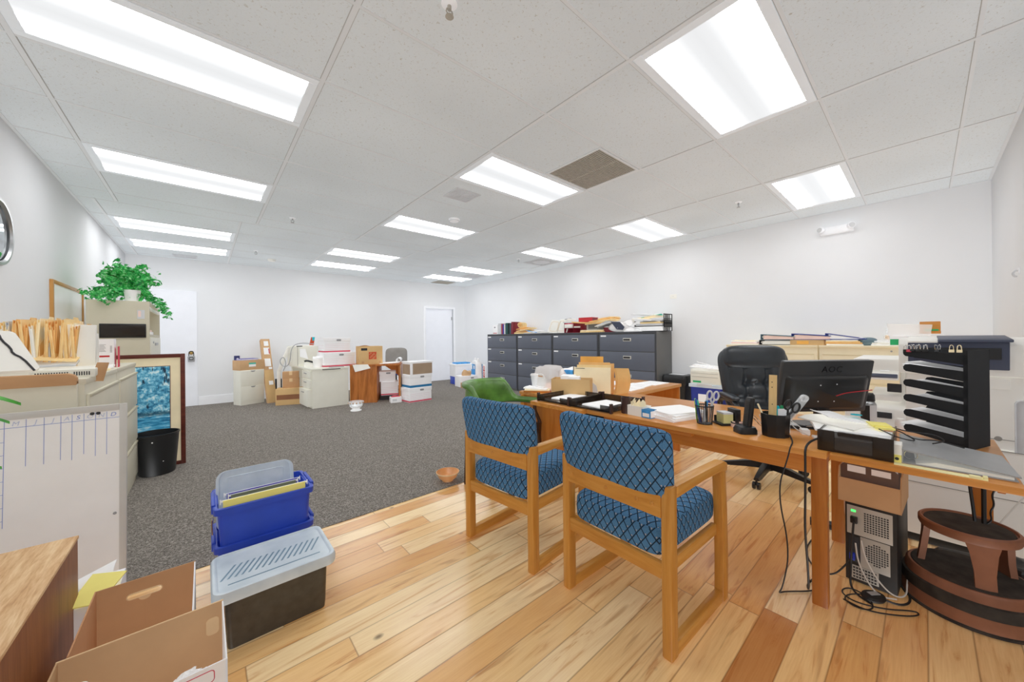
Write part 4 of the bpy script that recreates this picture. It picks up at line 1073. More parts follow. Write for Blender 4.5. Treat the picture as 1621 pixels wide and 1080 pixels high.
# ------------------------------------------------------------------ plastic file boxes
t = thing('storage_bin', 'smoky black file bin with a frosted grey lid, in front of the blue crates', 'storage box', (.235, 1.945, 0))
MB().loft([[(x*s_, y*s_, z) for x, y in rrect(.36, .32, .02, 4)] for z, s_ in ((.002, .97), (.03, .985), (.21, 1.02))]).obj('bin', M['smokebin'], t)
ld = MB().loft([[(x*s_, y*s_, z) for x, y in rrect(.44, .335, .04, 6)] for z, s_ in ((.190, 1.0), (.197, 1.012), (.222, 1.012), (.234, .99), (.236, .96), (.2345, .93), (.229, .91), (.2285, .5))]).obj('lid', M['lid'], t)
b = MB()
for k in range(15):
    x = -.165+.0235*k; b.prism([(x-.03, -.055), (x-.022, -.055), (x+.03, .045), (x+.022, .045)], .2284, .2296, 'z')
b.box(-.17, .165, -.103, -.097, .2284, .2296)
b.obj('lid_groove', M['groove'], ld)
for s in (-1, 1): MB().prism(rrect(.07, .06, .012, cy=.19), s*.188-.006, s*.188+.006, 'x', .003).obj('latch', M['clear'], t)

def crate(name, label, loc, hh, extra):
    t = thing(name, label, 'storage box', loc)
    W_, D_ = .39, .30
    out = [[(x*s_, y*s_, z) for x, y in rrect(W_, D_, .022, 4)] for z, s_ in ((0, .95), (hh-.03, 1.0), (hh-.03, 1.075), (hh-.002, 1.085), (hh, 1.07), (hh, 1.0), (hh-.02, .985), (.006, .935))]
    MB().loft(out).obj('crate', M['blue'], t)
    for s in (-1, 1):
        b = MB(); b.box(s*W_*.52-.014, s*W_*.52+.014, -.07, .07, hh-.05, hh-.004, .004); b.box(s*W_*.54-.006, s*W_*.54+.01, -.10, .10, hh-.012, hh+.006, .003)
        b.obj('handle', M['blue'], t)
    return t
crate('file_crate', 'lower blue file crate, behind the frosted lid', (.236, 2.335, .004), .235, 0)
tc = crate('file_crate', 'upper blue file crate holding a frosted lid and yellow folder', (.236, 2.335, .215), .205, 0)
b = MB(); b.tube([(-.212, -.05, .13), (-.214, -.06, .10), (-.212, -.05, .05)], .004, 6)
b.obj('latch_clip', M['chrome'], tc)
t = thing('box_lid', 'frosted plastic lid standing upright in the upper blue crate', 'lid', (.215, 2.385, .235))
ml = Matrix.Rotation(-.22, 4, 'X')
MB().loft([[(x*s_, y, z+.14) for x, z in rrect(.35, .30, .045, 6)] for y, s_ in ((.012, .95), (.012, 1), (-.012, 1), (-.012, .93), (-.004, .90), (-.004, .5))], mat=ml).obj('panel', M['lid'], t)
b = MB()
for k in range(12):
    x = -.1+.017*k; b.prism([(x-.02, .15), (x-.014, .15), (x+.02, .21), (x+.014, .21)], -.0052, -.0042, 'y', mat=ml)
b.tube([tuple(ml @ Vector((x, -.005, z+.16))) for x, z in rrect(.25, .19, .01, 3)], .002, 5, closed=True)
b.obj('groove', M['lid'], t)
def hang(name, label, y, m, z1, lean_, w=.345, cat='folder'):
    t = thing(name, label, cat, (.235, y, .225))
    mm = Matrix.Rotation(lean_, 4, 'X')
    MB().box(-w/2, w/2, -.003, .003, 0, z1, mat=mm).obj('card', m, t, smooth=False)
    b = MB(); b.box(-w/2-.012, w/2+.012, .004, .007, z1-.008, z1+.001, mat=mm); b.box(-w/2-.012, -w/2-.008, .004, .007, z1-.018, z1+.006, mat=mm); b.box(w/2+.008, w/2+.012, .004, .007, z1-.018, z1+.006, mat=mm)
    b.obj('hanging_rail', M['white'], t)
hang('hanging_folder', 'yellow hanging folder at the front of the upper blue crate', 2.205, M['yellow'], .225, .05)
hang('hanging_folder', 'olive grey hanging folder in the upper blue crate, behind the yellow one', 2.265, M['olive'], .222, .02, .28)
hang('hanging_folder', 'violet hanging folder in the upper blue crate, in front of the frosted lid', 2.29, M['purple'], .222, .0, .31)
# orange bowl
t = thing('bowl', 'orange glazed bowl on the carpet edge beside the farther blue armchair', 'bowl', (1.56, 2.66, .004))
MB().lathe([(0, 0), (.045, 0), (.048, .008), (.075, .03), (.094, .07), (.098, .075), (.093, .076), (.07, .036), (.04, .014), (0, .012)], seg=40).obj('bowl_body', M['bowl'], t)
MB().lathe([(.0945, .066), (.0985, .076), (.0945, .077)], seg=40, cap=False).obj('rim', M['kraftedge'], t)

# ------------------------------------------------------------------ far wall: boxes and old desks
F0 = .004
def kraftbox(name, label, loc, rz, w, d, h, m, tape=True, cat='cardboard box', group=None, flaps=False):
    """origin at the front-left bottom corner, front faces -y"""
    t = thing(name, label, cat, loc, rz, group)
    MB().box(0, w, 0, d, 0, h, .004).obj('carton', m, t)
    if tape:
        MB().box(w*.5-.025, w*.5+.025, -.0008, d+.0008, h-.06, h+.0008).box(0-.0006, w+.0006, d*.47, d*.53, h-.002, h+.001).obj('packing_tape', M['kraftedge'], t)
    return t
t = thing('shoe_cabinet', 'small white two-door tilting cabinet by the back wall under a kraft box', 'cabinet', (.5, 8.22, F0), .40)
w_, h = .41, .645
MB().box(0, w_, 0, .24, 0, h, .004).obj('carcass', M['white_lam'], t)
for z0, z1 in ((.07, .345), (.352, .635)):
    d = MB().box(.008, w_-.008, -.016, -.001, z0, z1, .003).obj('door', M['white_lam'], t)
    MB().prism([(w_/2-.045, z1-.002), (w_/2+.045, z1-.002), (w_/2+.02, z1-.026), (w_/2-.02, z1-.026)], -.022, -.012, 'y', .002).obj('handle', M['gray'], d)
t = kraftbox('cardboard_box', 'kraft box with a green and white label on top of the small white cabinet', (.495, 8.225, F0+.645), .40, .43, .25, .185, M['kraft'], False)
MB().box(.15, .27, -.0015, 0, .06, .105).obj('white_label', M['white'], t); MB().box(.15, .27, -.0016, 0, .105, .135).obj('green_label', M['teal'], t)
t = thing('binder', 'violet-grey flat binder lying on the kraft box by the back wall', 'binder', (.52, 8.25, F0+.83), .40)
MB().box(0, .29, 0, .2, 0, .006, .001).box(0, .29, .0, .2, .022, .028, .001).box(0, .29, .19, .2, .006, .022).obj('cover', M['purple'], t); MB().box(.01, .28, .005, .185, .006, .022).obj('pages', M['white'], t)
t = thing('wall_socket_box', 'dark blue electric box with a white plug on the back wall', 'socket', (.487, YB, .82))
MB().box(-.045, .045, -.03, 0, -.075, .085, .006).obj('housing', M['ink'], t); MB().lathe([(0, .012), (.018, .011), (.02, 0)], seg=16, mat=Matrix.Translation((.01, -.03, .02)) @ Matrix.Rotation(PI/2, 4, 'X')).obj('plug', M['white'], t)
# tall leaning carton
t = thing('tall_carton', 'tall narrow cardboard carton with shipping labels leaning on the back wall', 'cardboard box', (.985, 8.17, F0), .12)
ml = Matrix.Rotation(-.38, 4, 'X')
MB().box(-.075, .075, 0, .10, .0, 1.32, .003, mat=ml).obj('carton', M['kraft'], t)
MB().box(-.074, .074, -.003, 0, .02, .66, .001, mat=ml).obj('lower_sleeve', M['kraft2'], t)
for x0, x1, z0, z1 in ((-.03, .045, 1.17, 1.27), (-.045, .05, .99, 1.13), (-.05, .05, .74, .90), (.005, .06, .68, .72), (-.02, .05, .36, .44)): MB().box(x0, x1, -.0045, -.003 if z1 < .6 else 0, z0, z1, mat=ml).obj('shipping_label', M['white'], t)
MB().box(.035, .05, -.0055, -.003, 1.0, 1.11, mat=ml).obj('red_print', M['boxpink'], t)
t = kraftbox('cardboard_box', 'long flat carton banded with brown tape, on the carpet below the two small boxes', (.978, 7.77, F0), -.34, .45, .24, .30, M['kraft2'], False)
MB().box(.02, .451, -.0015, .1, .10, .19).obj('tape_band', M['tape'], t)
kraftbox('cardboard_box', 'small brown box on the long flat carton, lower of the two', (1.10, 7.83, F0+.30), -.2, .27, .2, .175, M['kraft3'])
kraftbox('cardboard_box', 'small brown box on the long flat carton, upper of the two', (1.10, 7.835, F0+.475), -.2, .265, .19, .125, M['kraft3'])
t = thing('power_adapter', 'black box standing behind the tall carton near the wall', 'electronic device', (1.11, 8.42, F0))
MB().box(-.05, .06, -.04, .04, 0, .43, .006).obj('housing', M['black'], t)

# white laminate desk with pedestal
t = thing('office_desk', 'off-white laminate desk with an open drawer pedestal, by the back wall', 'desk', (1.395, 6.93, F0), .05)
MB().box(.0, .63, .0, 1.55, .665, .695, .004).obj('worktop', M['white_lam'], t)
MB().box(.02, .625, .015, .60, .0, .665, .004).obj('pedestal', M['white_lam'], t)
MB().box(.18, .48, -.004, .003, .665, .678).obj('dark_gap', M['print'], t)
for k, (z0, z1, px) in enumerate(((.04, .33, .075), (.345, .50, .035), (.51, .655, .03))):
    d = MB().box(-px+.02, .03, .03, .56, z0, z1, .004).obj('drawer', M['white_lam'], t)
    MB().box(-px+.008, -px+.021, .25, .4, z1-.06, z1-.045, .003).obj('handle', M['gray'], d)
MB().box(.02, .05, 1.45, 1.53, 0, .665, .004).obj('leg', M['white_lam'], t)
MB().box(.58, .62, 1.45, 1.53, 0, .665, .004).obj('leg', M['white_lam'], t)
MB().box(.05, .6, 1.49, 1.51, .15, .665, .002).obj('back_panel', M['white_lam'], t)
DT = F0+.695
t = thing('laser_printer', 'big beige printer at the back of the off-white desk', 'printer', (1.27, 7.86, DT), .05)
MB().box(0, .45, 0, .42, 0, .385, .012).obj('housing', M['white_lam'], t)
MB().box(.09, .43, -.006, .003, .03, .36, .006).obj('front_panel', M['white_lam'], t)
MB().box(.05, .35, .05, .3, .383, .396, .004).obj('top_cover', M['paper2'], t); MB().box(.07, .17, -.002, .03, .375, .392, .003).obj('keypad', M['print'], t)
MB().box(.083, .088, -.0075, -.002, .01, .37).obj('seam', M['copierd'], t)
t = thing('tissue_pack', 'small teal and orange pack standing on top of the beige printer', 'pack', (1.64, 8.02, DT+.396), .2)
MB().prism([(-.05, 0), (.02, 0), (.045, .16), (-.015, .16)], -.02, .02, 'y', .003).obj('pack', M['orange'], t); MB().prism([(-.005, .09), (.03, .09), (.046, .162), (-.012, .162)], -.022, .022, 'y', .002).obj('teal_end', M['turq'], t)
t = thing('hanging_paper', 'white sheet hanging from the beige printer front', 'papers', (1.44, 7.845, DT+.13))
MB().prism([(-.05, .05), (.09, 0), (.045, .2), (-.05, .2)], -.006, -.003, 'y').obj('sheet', M['white'], t)
t = thing('desk_telephone', 'dark desk telephone in front of the beige printer', 'telephone', (1.52, 7.64, DT), -.2)
MB().prism([(-.1, 0), (.1, 0), (.1, .03), (-.1, .075)], -.09, .09, 'y', .006).obj('base', M['paper2'], t); MB().tube([(-.09, -.05, .10), (-.05, -.05, .115), (.05, -.05, .08), (.09, -.05, .06)], .018, 10, smooth=1).obj('handset', M['black'], t)
t = thing('plastic_tub', 'white plastic tub with crumpled paper at the front edge of the off-white desk', 'tub', (1.58, 7.27, DT))
MB().lathe([(0, 0), (.075, 0), (.09, .15), (.094, .155), (.086, .155), (.072, .02), (0, .015)], seg=28).obj('tub', M['pot'], t)
b = MB(); puff(b, .09, .09, .035, (0, 0, .165), 2.2, 24, 6)
for v in b.bm.verts: v.co.z += .015*math.sin(60*v.co.x)*math.sin(50*v.co.y)
b.obj('crumpled_paper', M['white'], t)
t = thing('electric_cable', 'grey cord drooping from the beige printer to the left of the off-white desk', 'cable', (0, 0, 0))
MB().tube([(1.66, 7.95, 1.12), (1.4, 7.85, 1.15), (1.25, 7.84, 1.08), (1.23, 7.84, .8), (1.18, 7.85, .7), (1.10, 7.9, .72), (1.07, 7.95, .82), (1.14, 7.95, .9), (1.18, 7.92, .75), (1.12, 7.88, .62)], .008, 6, smooth=3).obj('cord', M['gray'], t)
t = thing('upright_panel', 'pale narrow panel standing between the small boxes and the printer', 'panel', (1.08, 8.1, F0))
MB().box(-.03, .03, -.012, .012, 0, .62, .003).prism([(-.03, .6), (.03, .6), (.20, 1.05), (.14, 1.07)], -.012, .012, 'y', .002).obj('panel', M['paper2'], t)

def bankers(name, label, loc, rz, w, d, h, stripe, group=None, lid=True, logo=True, lines=True, taped=False):
    t = thing(name, label, 'storage box', loc, rz, group)
    MB().box(0, w, 0, d, 0, h*.98, .003).obj('carton', M['boxwhite'], t)
    if lid: MB().box(-.006, w+.006, -.006, d+.006, h*.74, h, .004).obj('lid', M['boxwhite'], t)
    o = -.0065 if lid else -.0005
    if stripe: MB().box(-.001, w+.001, -.0012, d+.001, .006, .05 if stripe == M['boxblue'] else .032).obj('stripe', stripe, t)
    if lines:
        b = MB()
        for k in range(4): b.box(.02, w-.02, -.001, 0, .055+.03*k*h/.25, .058+.03*k*h/.25)
        b.box(-.001, 0, .02, d-.02, .08, .083); b.box(-.001, 0, .02, d-.02, .13, .133)
        b.obj('ruled_lines', M['boxline'], t)
    if logo:
        MB().prism(rrect(.085, .034, .0165, 5, w*.55, h*.83), o-.001, o, 'y').obj('logo_oval', M['greyprint'], t)
    return t
bankers('archive_box', 'pink-striped archive box on the off-white desk, lower of the stacked pair', (1.645, 7.13, DT), .06, .55, .38, .265, M['boxpink'])
bankers('archive_box', 'pink-striped archive box on the off-white desk, upper of the stacked pair', (1.66, 7.17, DT+.265), .06, .46, .34, .275, M['boxpink'])
t = thing('notepad', 'dark-edged pad lying under the pink-striped boxes on the off-white desk', 'book', (1.83, 7.02, DT), .12)
MB().box(-.12, .12, -.035, .06, 0, .012, .002).obj('pad', M['gray'], t)

# orange-brown wooden desk, turned
DA, DR = (2.045, 6.995), -.49
t = thing('wooden_desk', 'orange-brown wooden desk with a kneehole, under the brown moving box', 'desk', (DA[0], DA[1], F0), DR)
MB().box(0, .905, 0, .72, .69, .72, .003).obj('desktop', M['walnut'], t)
MB().box(.0, .475, .012, .7, .0, .69, .003).obj('pedestal', M['walnut'], t)
MB().box(.868, .90, .012, .7, .0, .69, .003).obj('end_panel', M['walnut'], t)
MB().prism([(.475, .69), (.868, .69), (.868, .35), (.78, .46), (.6, .60)], .68, .7, 'y').obj('kneehole_panel', M['walnut'], t)
MB().box(.897, .904, .010, .02, .0, .72).box(.0, .006, .008, .02, .0, .69).obj('edge_trim', M['kraft2'], t)
cs, sn = math.cos(DR), math.sin(DR)
def dl(x, y): return (DA[0]+x*cs-y*sn, DA[1]+x*sn+y*cs)
WT = F0+.72
# moving box with an orange printed square
p = dl(.16, .02)
t = thing('moving_box', 'brown moving box with an orange printed square on the wooden desk', 'cardboard box', (p[0], p[1], WT), -.13)
MB().box(0, .43, 0, .30, 0, .345, .003).obj('carton', M['kraft2'], t)
b = MB(); b.grid(lambda u, v: (.0+.2*u, .0+.16*v, .347+.018*math.sin(PI*u)*(1-v)), 6, 4, .003)
b.obj('top_flap', M['kraft'], t)
MB().box(.04, .15, -.0012, 0, .265, .31).obj('dark_stamp', M['print'], t)
lg = MB().box(.175, .315, -.0012, 0, .095, .235).obj('printed_square', M['orange'], t)
for k, s_ in enumerate(('THE', 'HOME', 'DEPOT')):
    text('lettering', s_, .042 if k else .03, M['kraft2'], lg, (.245+(k-1)*.036-.004, -.0018, .165+(1-k)*.036+.0), (PI/2, -PI/4, 0), .0003)
b = MB()
for x in (.05, .36): b.box(x, x+.04, -.001, 0, .02, .06)
b.obj('handling_mark', M['kraft3'], t)
t = thing('draped_sheet', 'white paper sheet hanging over the front of the wooden desk', 'papers', (DA[0], DA[1], F0), DR)
MB().grid(lambda u, v: (.05+.27*u+.05*v, -.004-.02*v, .726-.13*v*(.55+.5*(1-u))), 8, 8, .002).obj('sheet', M['paper2'], t)
t = thing('paper_roll', 'white paper curled into a roll on the right end of the wooden desk', 'papers', (DA[0], DA[1], WT), DR)
def rollf(u, v):
    y = .05+.42*v
    if u < .7: return (.52+.34*u/.7, y, .004+.02*u)
    a = (u-.7)/.3*1.7*PI; return (.86+.045*math.sin(a), y, .064-.045*math.cos(a))
MB().grid(rollf, 40, 4, .003).obj('sheet', M['white'], t)
p = dl(.49, .25)
bankers('archive_box', 'plain white box at the back of the wooden desk kneehole, upper one', (p[0], p[1], F0+.36), DR+.1, .30, .3, .2, None, None, True, True, False)
bankers('archive_box', 'white box with pink stripe in the wooden desk kneehole, lower one', (p[0]+.02, p[1]-.02, F0+.09), DR+.1, .32, .3, .27, M['boxpink'], None, False, False)
t = thing('dark_carton', 'low dark box on the carpet under the white boxes in the kneehole', 'box', (p[0]-.0, p[1]-.02, F0), DR+.1)
MB().box(0, .34, 0, .3, 0, .09, .004).obj('carton', M['caseb'], t)
t = thing('paper_carton', 'small white packet on the carpet in front of the wooden desk', 'box', (2.63, 6.52, F0), -.2)
MB().box(0, .20, 0, .15, 0, .105, .005).obj('packet', M['boxwhite'], t); MB().box(.195, .202, .02, .13, .02, .085).box(.03, .11, -.001, 0, .03, .07).obj('print', M['paperg'], t)
MB().grid(lambda u, v: (.02+.16*u, .02+.1*v, .106+.02*math.sin(PI*u)*v), 6, 4, .003).obj('flap', M['boxpink'], t)
# grey swivel chair behind the wooden desk
c = dl(.72, 1.05)
t = thing('task_chair', 'grey upholstered chair whose back shows above the wooden desk', 'chair', (c[0], c[1], F0), -PI/2+DR)
b = MB(); puff(b, .20, .235, .04, (0, 0, 0), 4.5, 36, 8)
bmesh.ops.transform(b.bm, matrix=Matrix.Translation((-.2, 0, .80)) @ Matrix.Rotation(-.12, 4, 'Y') @ Matrix.Rotation(PI/2, 4, 'Y'), verts=b.bm.verts)
b.obj('backrest', M['grey_fabric'], t, angle=70)
b = MB(); puff(b, .23, .235, .05, (.03, 0, .46), 4.5, 36, 8)
b.obj('seat', M['navybind'], t, angle=70)
MB().cyl((0, 0, .08), (0, 0, .42), .025).box(-.23, -.21, -.03, .03, .42, .7, .004).box(-.22, .0, -.03, .03, .415, .44, .004).obj('column', M['black'], t)
for k in range(5):
    a = 2*PI*k/5; MB().tube([(0, 0, .09), (.27*math.cos(a), .27*math.sin(a), .05)], .018, 8).cyl((.27*math.cos(a), .27*math.sin(a)-.01, .027), (.27*math.cos(a), .27*math.sin(a)+.01, .027), .026).obj('leg', M['black'], t)
# glass punch bowl on the carpet
t = thing('glass_bowl', 'clear cut-glass bowl on the carpet in front of the wooden desk', 'bowl', (1.93, 6.27, F0))
MB().lathe([(0, 0), (.085, 0), (.085, .012), (.05, .03), (.06, .04), (.10, .08), (.125, .155), (.121, .157), (.095, .085), (.05, .045), (0, .042)], seg=36).obj('bowl_body', M['clear'], t)
MB().lathe([(.088, .0), (.088, .012), (.052, .03), (.098, .076), (.10, .088), (.06, .05), (0, .046)], seg=36, cap=False).obj('white_contents', M['white'], t)
b = MB()
for k in range(14): a = 2*PI*k/14; b.lathe([(0, .006), (.011, .003), (.012, 0)], seg=8, mat=Matrix.Translation((.122*math.cos(a), .122*math.sin(a), .14)) @ Matrix.Rotation(a, 4, 'Z') @ Matrix.Rotation(PI/2, 4, 'Y'))
b.obj('rim_pattern', M['kraft3'], t)
# stack at the right of the wooden desk
bankers('archive_box', 'white archive box with pink stripe, bottom of the three-box stack beside the wooden desk', (2.89, 6.28, F0), .07, .47, .33, .27, M['boxpink'])
bankers('archive_box', 'white archive box with blue stripe, middle of the three-box stack beside the wooden desk', (2.91, 6.29, F0+.27), .05, .455, .33, .245, M['boxblue'], lines=False)
t = thing('archive_box', 'brown-sided box with white edges, top of the three-box stack beside the wooden desk', 'storage box', (2.915, 6.28, F0+.515), .05)
MB().box(0, .46, 0, .33, 0, .235, .003).obj('carton', M['boxwhite'], t); MB().box(.045, .458, -.002, .003, .012, .215).box(-.002, .003, .02, .31, .01, .2).obj('brown_face', P('grey_brown_card', '#A08A74', .8, spec=.2), t)
MB().box(-.015, .475, -.012, .34, .228, .25, .004).obj('lid', M['boxwhite'], t)
t = thing('dark_bin', 'black bin in shadow between the wooden desk and the three-box stack', 'waste bin', (3.17, 6.80, F0))
MB().loft([[(x*s_, y*s_, z) for x, y in rrect(.26, .22, .02, 4)] for z, s_ in ((0, .86), (.47, 1), (.475, 1), (.475, .94), (.03, .8))]).obj('bin', M['black'], t)
MB().box(-.11, .11, -.08, .08, .44, .485, .006).obj('blue_bag', M['bluetote'], t)

# ------------------------------------------------------------------ corner by the doorway
t = thing('file_tote', 'white storage box with a pale blue lid in the corner beside the doorway', 'storage box', (4.86, 7.86, F0+.2), -.16)
MB().box(0, .5, 0, .36, 0, .30, .006).obj('bin', M['boxwhite'], t); MB().box(-.02, .52, -.02, .38, .295, .325, .006).obj('lid', M['white'], t); MB().box(.05, .44, .02, .32, .325, .36, .01).obj('blue_top', M['hvblue'], t)
t = thing('file_crate', 'dark blue crate under the white storage box by the doorway', 'storage box', (4.87, 7.88, F0), -.16)
MB().box(0, .45, 0, .34, 0, .195, .006).obj('crate', M['blue'], t); MB().box(-.006, .456, -.006, .346, .175, .197, .004).obj('rim', M['blue'], t)
t = bankers('archive_box', 'open white carton with kraft stuffing in front of the blue crate by the doorway', (4.70, 7.36, F0), -.12, .46, .33, .27, None, None, False, False, False)
b = MB(); puff(b, .12, .1, .09, (.24, .16, .30), 2.4, 20, 6)
for v in b.bm.verts: v.co.z += .02*math.sin(40*v.co.x)
b.obj('kraft_paper', M['kraft'], t)
MB().box(.28, .36, -.0015, 0, .20, .222).box(.20, .30, -.0015, 0, .07, .11).obj('printed_mark', M['print'], t)
t = thing('cardboard_tray', 'small kraft tray on the carpet in front of the open white carton', 'cardboard box', (4.67, 7.22, F0), -.15)
MB().box(0, .25, 0, .006, 0, .11).box(0, .25, .12, .126, 0, .12).box(0, .006, 0, .126, 0, .11).box(.244, .25, 0, .126, 0, .11).box(0, .25, 0, .126, 0, .006).obj('tray', M['kraft'], t)
t = thing('carrier_bag', 'white plastic carrier bag with sky-blue print, between the boxes and the charcoal cabinets', 'bag', (5.36, 7.62, F0), 1.25)
MB().loft([[(x*s_, y*s_*.9, z) for x, y in rrect(.42, .2, .04, 5)] for z, s_ in ((0, .94), (.2, 1.02), (.45, 1.0), (.56, .9), (.6, .7))]).obj('bag', M['pot'], t)
for s in (-1, 1): MB().tube([(s*.13-.04, 0, .55), (s*.13-.05, 0, .66), (s*.13+.05, 0, .67), (s*.13+.04, 0, .55)], .016, 8, smooth=2).obj('handle', M['pot'], t)
for s in (1, -1): MB().prism([(-.19, .10), (.19, .08), (.19, .52), (-.19, .52)], s*.098-.003, s*.098+.003, 'y').obj('blue_print', M['hvblue'], t)
MB().box(-.15, -.06, -.104, .104, .40, .49).box(.06, .15, -.104, .104, .38, .50).box(-.1, .19, -.103, .103, .12, .24).obj('white_patch', M['white'], t)
t = thing('printed_panel', 'narrow white panel with bold red printing, next to the carrier bag', 'sign', (5.33, 7.24, F0), 1.25)
MB().box(-.1, .1, -.01, .01, 0, .53, .004).obj('panel', M['white'], t)
b = MB()
for k in range(6):
    z = .05+.075*k
    b.tube([(x, .0115, zz) for x, zz in rrect(.10, .055, .02, 4, 0, z+.03)], .009, 6, closed=True) if k % 2 else b.box(-.06, .06, .009, .013, z+.005, z+.055)
    b.box(-.06, .06, -.013, -.009, z+.005, z+.055)
b.obj('red_print', M['red'], t)

# ------------------------------------------------------------------ right wall fittings
t = thing('emergency_light', 'white wall-mounted emergency light with two lamp heads', 'emergency light', (XR+.003, .685, 2.475))
MB().prism([(-.155, -.045), (.155, -.045), (.145, .045), (-.145, .045)], -.065, 0, 'x', .012).obj('housing', M['trim'], t)
for s in (-1, 1):
    hd = MB().lathe([(0, .045), (.034, .042), (.038, .026), (.034, 0), (.02, -.02), (0, -.022)], seg=24, mat=Matrix.Translation((-.075, s*.125, .012)) @ Matrix.Rotation(s*-.5, 4, 'Z') @ Matrix.Rotation(-PI/2, 4, 'Y')).obj('lamp_head', M['trim'], t)
    MB().lathe([(0, .048), (.028, .047), (.03, .041)], seg=24, mat=Matrix.Translation((-.075, s*.125, .012)) @ Matrix.Rotation(s*-.5, 4, 'Z') @ Matrix.Rotation(-PI/2, 4, 'Y')).obj('lens', M['paperg'], hd)
t = thing('wall_plate', 'small white blank plate on the right wall above the charcoal cabinets', 'wall plate', (XR, 2.685, 1.853))
MB().box(-.008, 0, -.055, .055, -.035, .035, .004).obj('plate', M['paper2'], t); MB().cyl((-.0095, 0, 0), (-.007, 0, 0), .006, seg=12).obj('screw', M['ventwhite'], t)
t = thing('wall_hook', 'small white hook on the wall at the right edge', 'hook', (4.32, YF, 1.626))
MB().tube([(0, .0, .02), (0, .02, .02), (0, .03, 0), (0, .02, -.02), (0, .01, -.02)], .006, 8, smooth=2).obj('hook', M['ventwhite'], t); MB().box(-.012, .012, 0, .006, -.005, .04, .003).obj('plate', M['trim'], t)

# ------------------------------------------------------------------ on the charcoal cabinets
CT = 1.286
def book(y, w, h, d, m, label, lean_=0, x=5.47, group=None):
    t = thing('book', label, 'book', (x, y, CT), 0, group)
    ml = Matrix.Rotation(lean_, 4, 'X')
    MB().box(0, d, -w/2, -w/2+.003, 0, h, mat=ml).box(0, d, w/2-.003, w/2, 0, h, mat=ml).box(0, .004, -w/2, w/2, 0, h, mat=ml).obj('cover', m, t)
    MB().box(.006, d-.006, -w/2+.003, w/2-.003, .003, h-.006, mat=ml).obj('pages', M['paper2'], t)
t = thing('carton_pack', 'white carton with a small grey emblem at the far end of the charcoal cabinets', 'box', (5.45, 7.0, CT))
MB().box(0, .2, -.15, .04, 0, .23, .003).obj('carton', M['boxwhite'], t); MB().prism(rrect(.06, .03, .012, 4, -.05, .17), -.002, 0, 'x').obj('emblem', M['greyprint'], t); MB().box(-.002, 0, -.13, .02, .02, .035).obj('red_line', M['red'], t)
book(6.79, .10, .265, .22, M['paperg'], 'pale grey-beige book standing beside the white carton on the charcoal cabinets')
book(6.695, .028, .25, .2, M['red'], 'thin red book on the charcoal cabinets, next to the pale grey-beige one')
book(6.655, .03, .24, .2, M['purple'], 'violet book standing between the thin red and thin white ones on the charcoal cabinets')
book(6.60, .03, .24, .2, M['boxwhite'], 'thin white book left of the dark green one on the charcoal cabinets')
book(6.52, .085, .265, .21, M['bookgreen'], 'thick dark green book on the charcoal cabinets')
book(6.44, .035, .255, .2, M['black'], 'black book to the right of the dark green one on the charcoal cabinets')
book(6.395, .022, .25, .2, M['tealbind'], 'slim grey-teal book between the black and maroon ones')
book(6.325, .08, .285, .21, M['darkred'], 'maroon book leaning at the right end of the row of books', .06)
def roll_(name, label, loc, rz, r, L_, m):
    t = thing(name, label, 'papers', loc, rz)
    b = MB()
    pts = [(r*(1-.6*k/40)*math.cos(k*.47), r*(1-.6*k/40)*math.sin(k*.47)+r) for k in range(41)]
    b.loft([[(-L_/2, y, z) for y, z in pts], [(L_/2, y, z) for y, z in pts]], cap=False, close=False)
    bmesh.ops.solidify(b.bm, geom=b.bm.faces[:], thickness=.004)
    b.obj('sheet', m, t)
roll_('paper_roll', 'rolled buff envelope bundle on top of the tan papers, right of the maroon book', (5.55, 6.05, CT+.12), .3, .075, .2, M['manila'])
def paperheap(name, label, loc, layers, cat='papers'):
    t = thing(name, label, cat, loc)
    for i, (w, d, z, th, rz_, dx, dy, m, droop) in enumerate(layers):
        def f(u, v, w=w, d=d, z=z, dx=dx, dy=dy, rz_=rz_, droop=droop):
            x, y = (u-.5)*d, (v-.5)*w; c, s = math.cos(rz_), math.sin(rz_)
            return (x*c-y*s+dx, x*s+y*c+dy, z+droop*((v-.5)*2)+.006*math.sin(7*v+i)*math.sin(5*u))
        MB().grid(f, 5, 10, th).obj('sheet' if th < .012 else 'folder', m, t)
    return t
paperheap('paper_heap', 'slanting heap of tan folders right of the row of books', (5.55, 5.98, CT), [(.42, .24, .03, .028, .1, 0, 0, M['manila'], .0), (.46, .23, .065, .02, -.2, 0, .0, M['tanbook'], -.03), (.44, .22, .10, .016, .15, 0, -.06, M['manila'], -.035), (.3, .2, .13, .01, -.1, .02, .06, M['manila2'], -.02)])
paperheap('paper_heap', 'low white and blue papers on the second farthest charcoal cabinet', (5.52, 5.58, CT), [(.5, .25, .012, .012, .1, 0, 0, M['paperg'], 0), (.36, .24, .05, .006, -.15, 0, .02, M['white'], -.02), (.16, .2, .045, .006, .2, 0, .14, M['hvblue'], .02), (.30, .2, .03, .008, .05, .02, -.28, M['paper2'], 0)])
def cover2(y, w, h, label, lean_):
    t = thing('document_cover', label, 'binder', (5.5, y, CT), 0)
    ml = Matrix.Rotation(.35, 4, 'Y') @ Matrix.Rotation(lean_, 4, 'X')
    MB().prism(rrect(w, h, .05, 6, 0, h/2), -.012, .012, 'x', .003, mat=ml).obj('cover', M['paper2'], t)
    b = MB(); b.tube([tuple(ml @ Vector((-.0125, x, z))) for x, z in rrect(w*.72, h*.72, .05, 5, 0, h*.5)], .003, 5, closed=True)
    b.obj('band', M['kraftedge'], t)
cover2(5.07, .30, .29, 'cream leaning cover on the charcoal cabinets, left of its twin', .12)
cover2(4.82, .28, .30, 'cream leaning cover on the charcoal cabinets, touching the maroon tray', .0)
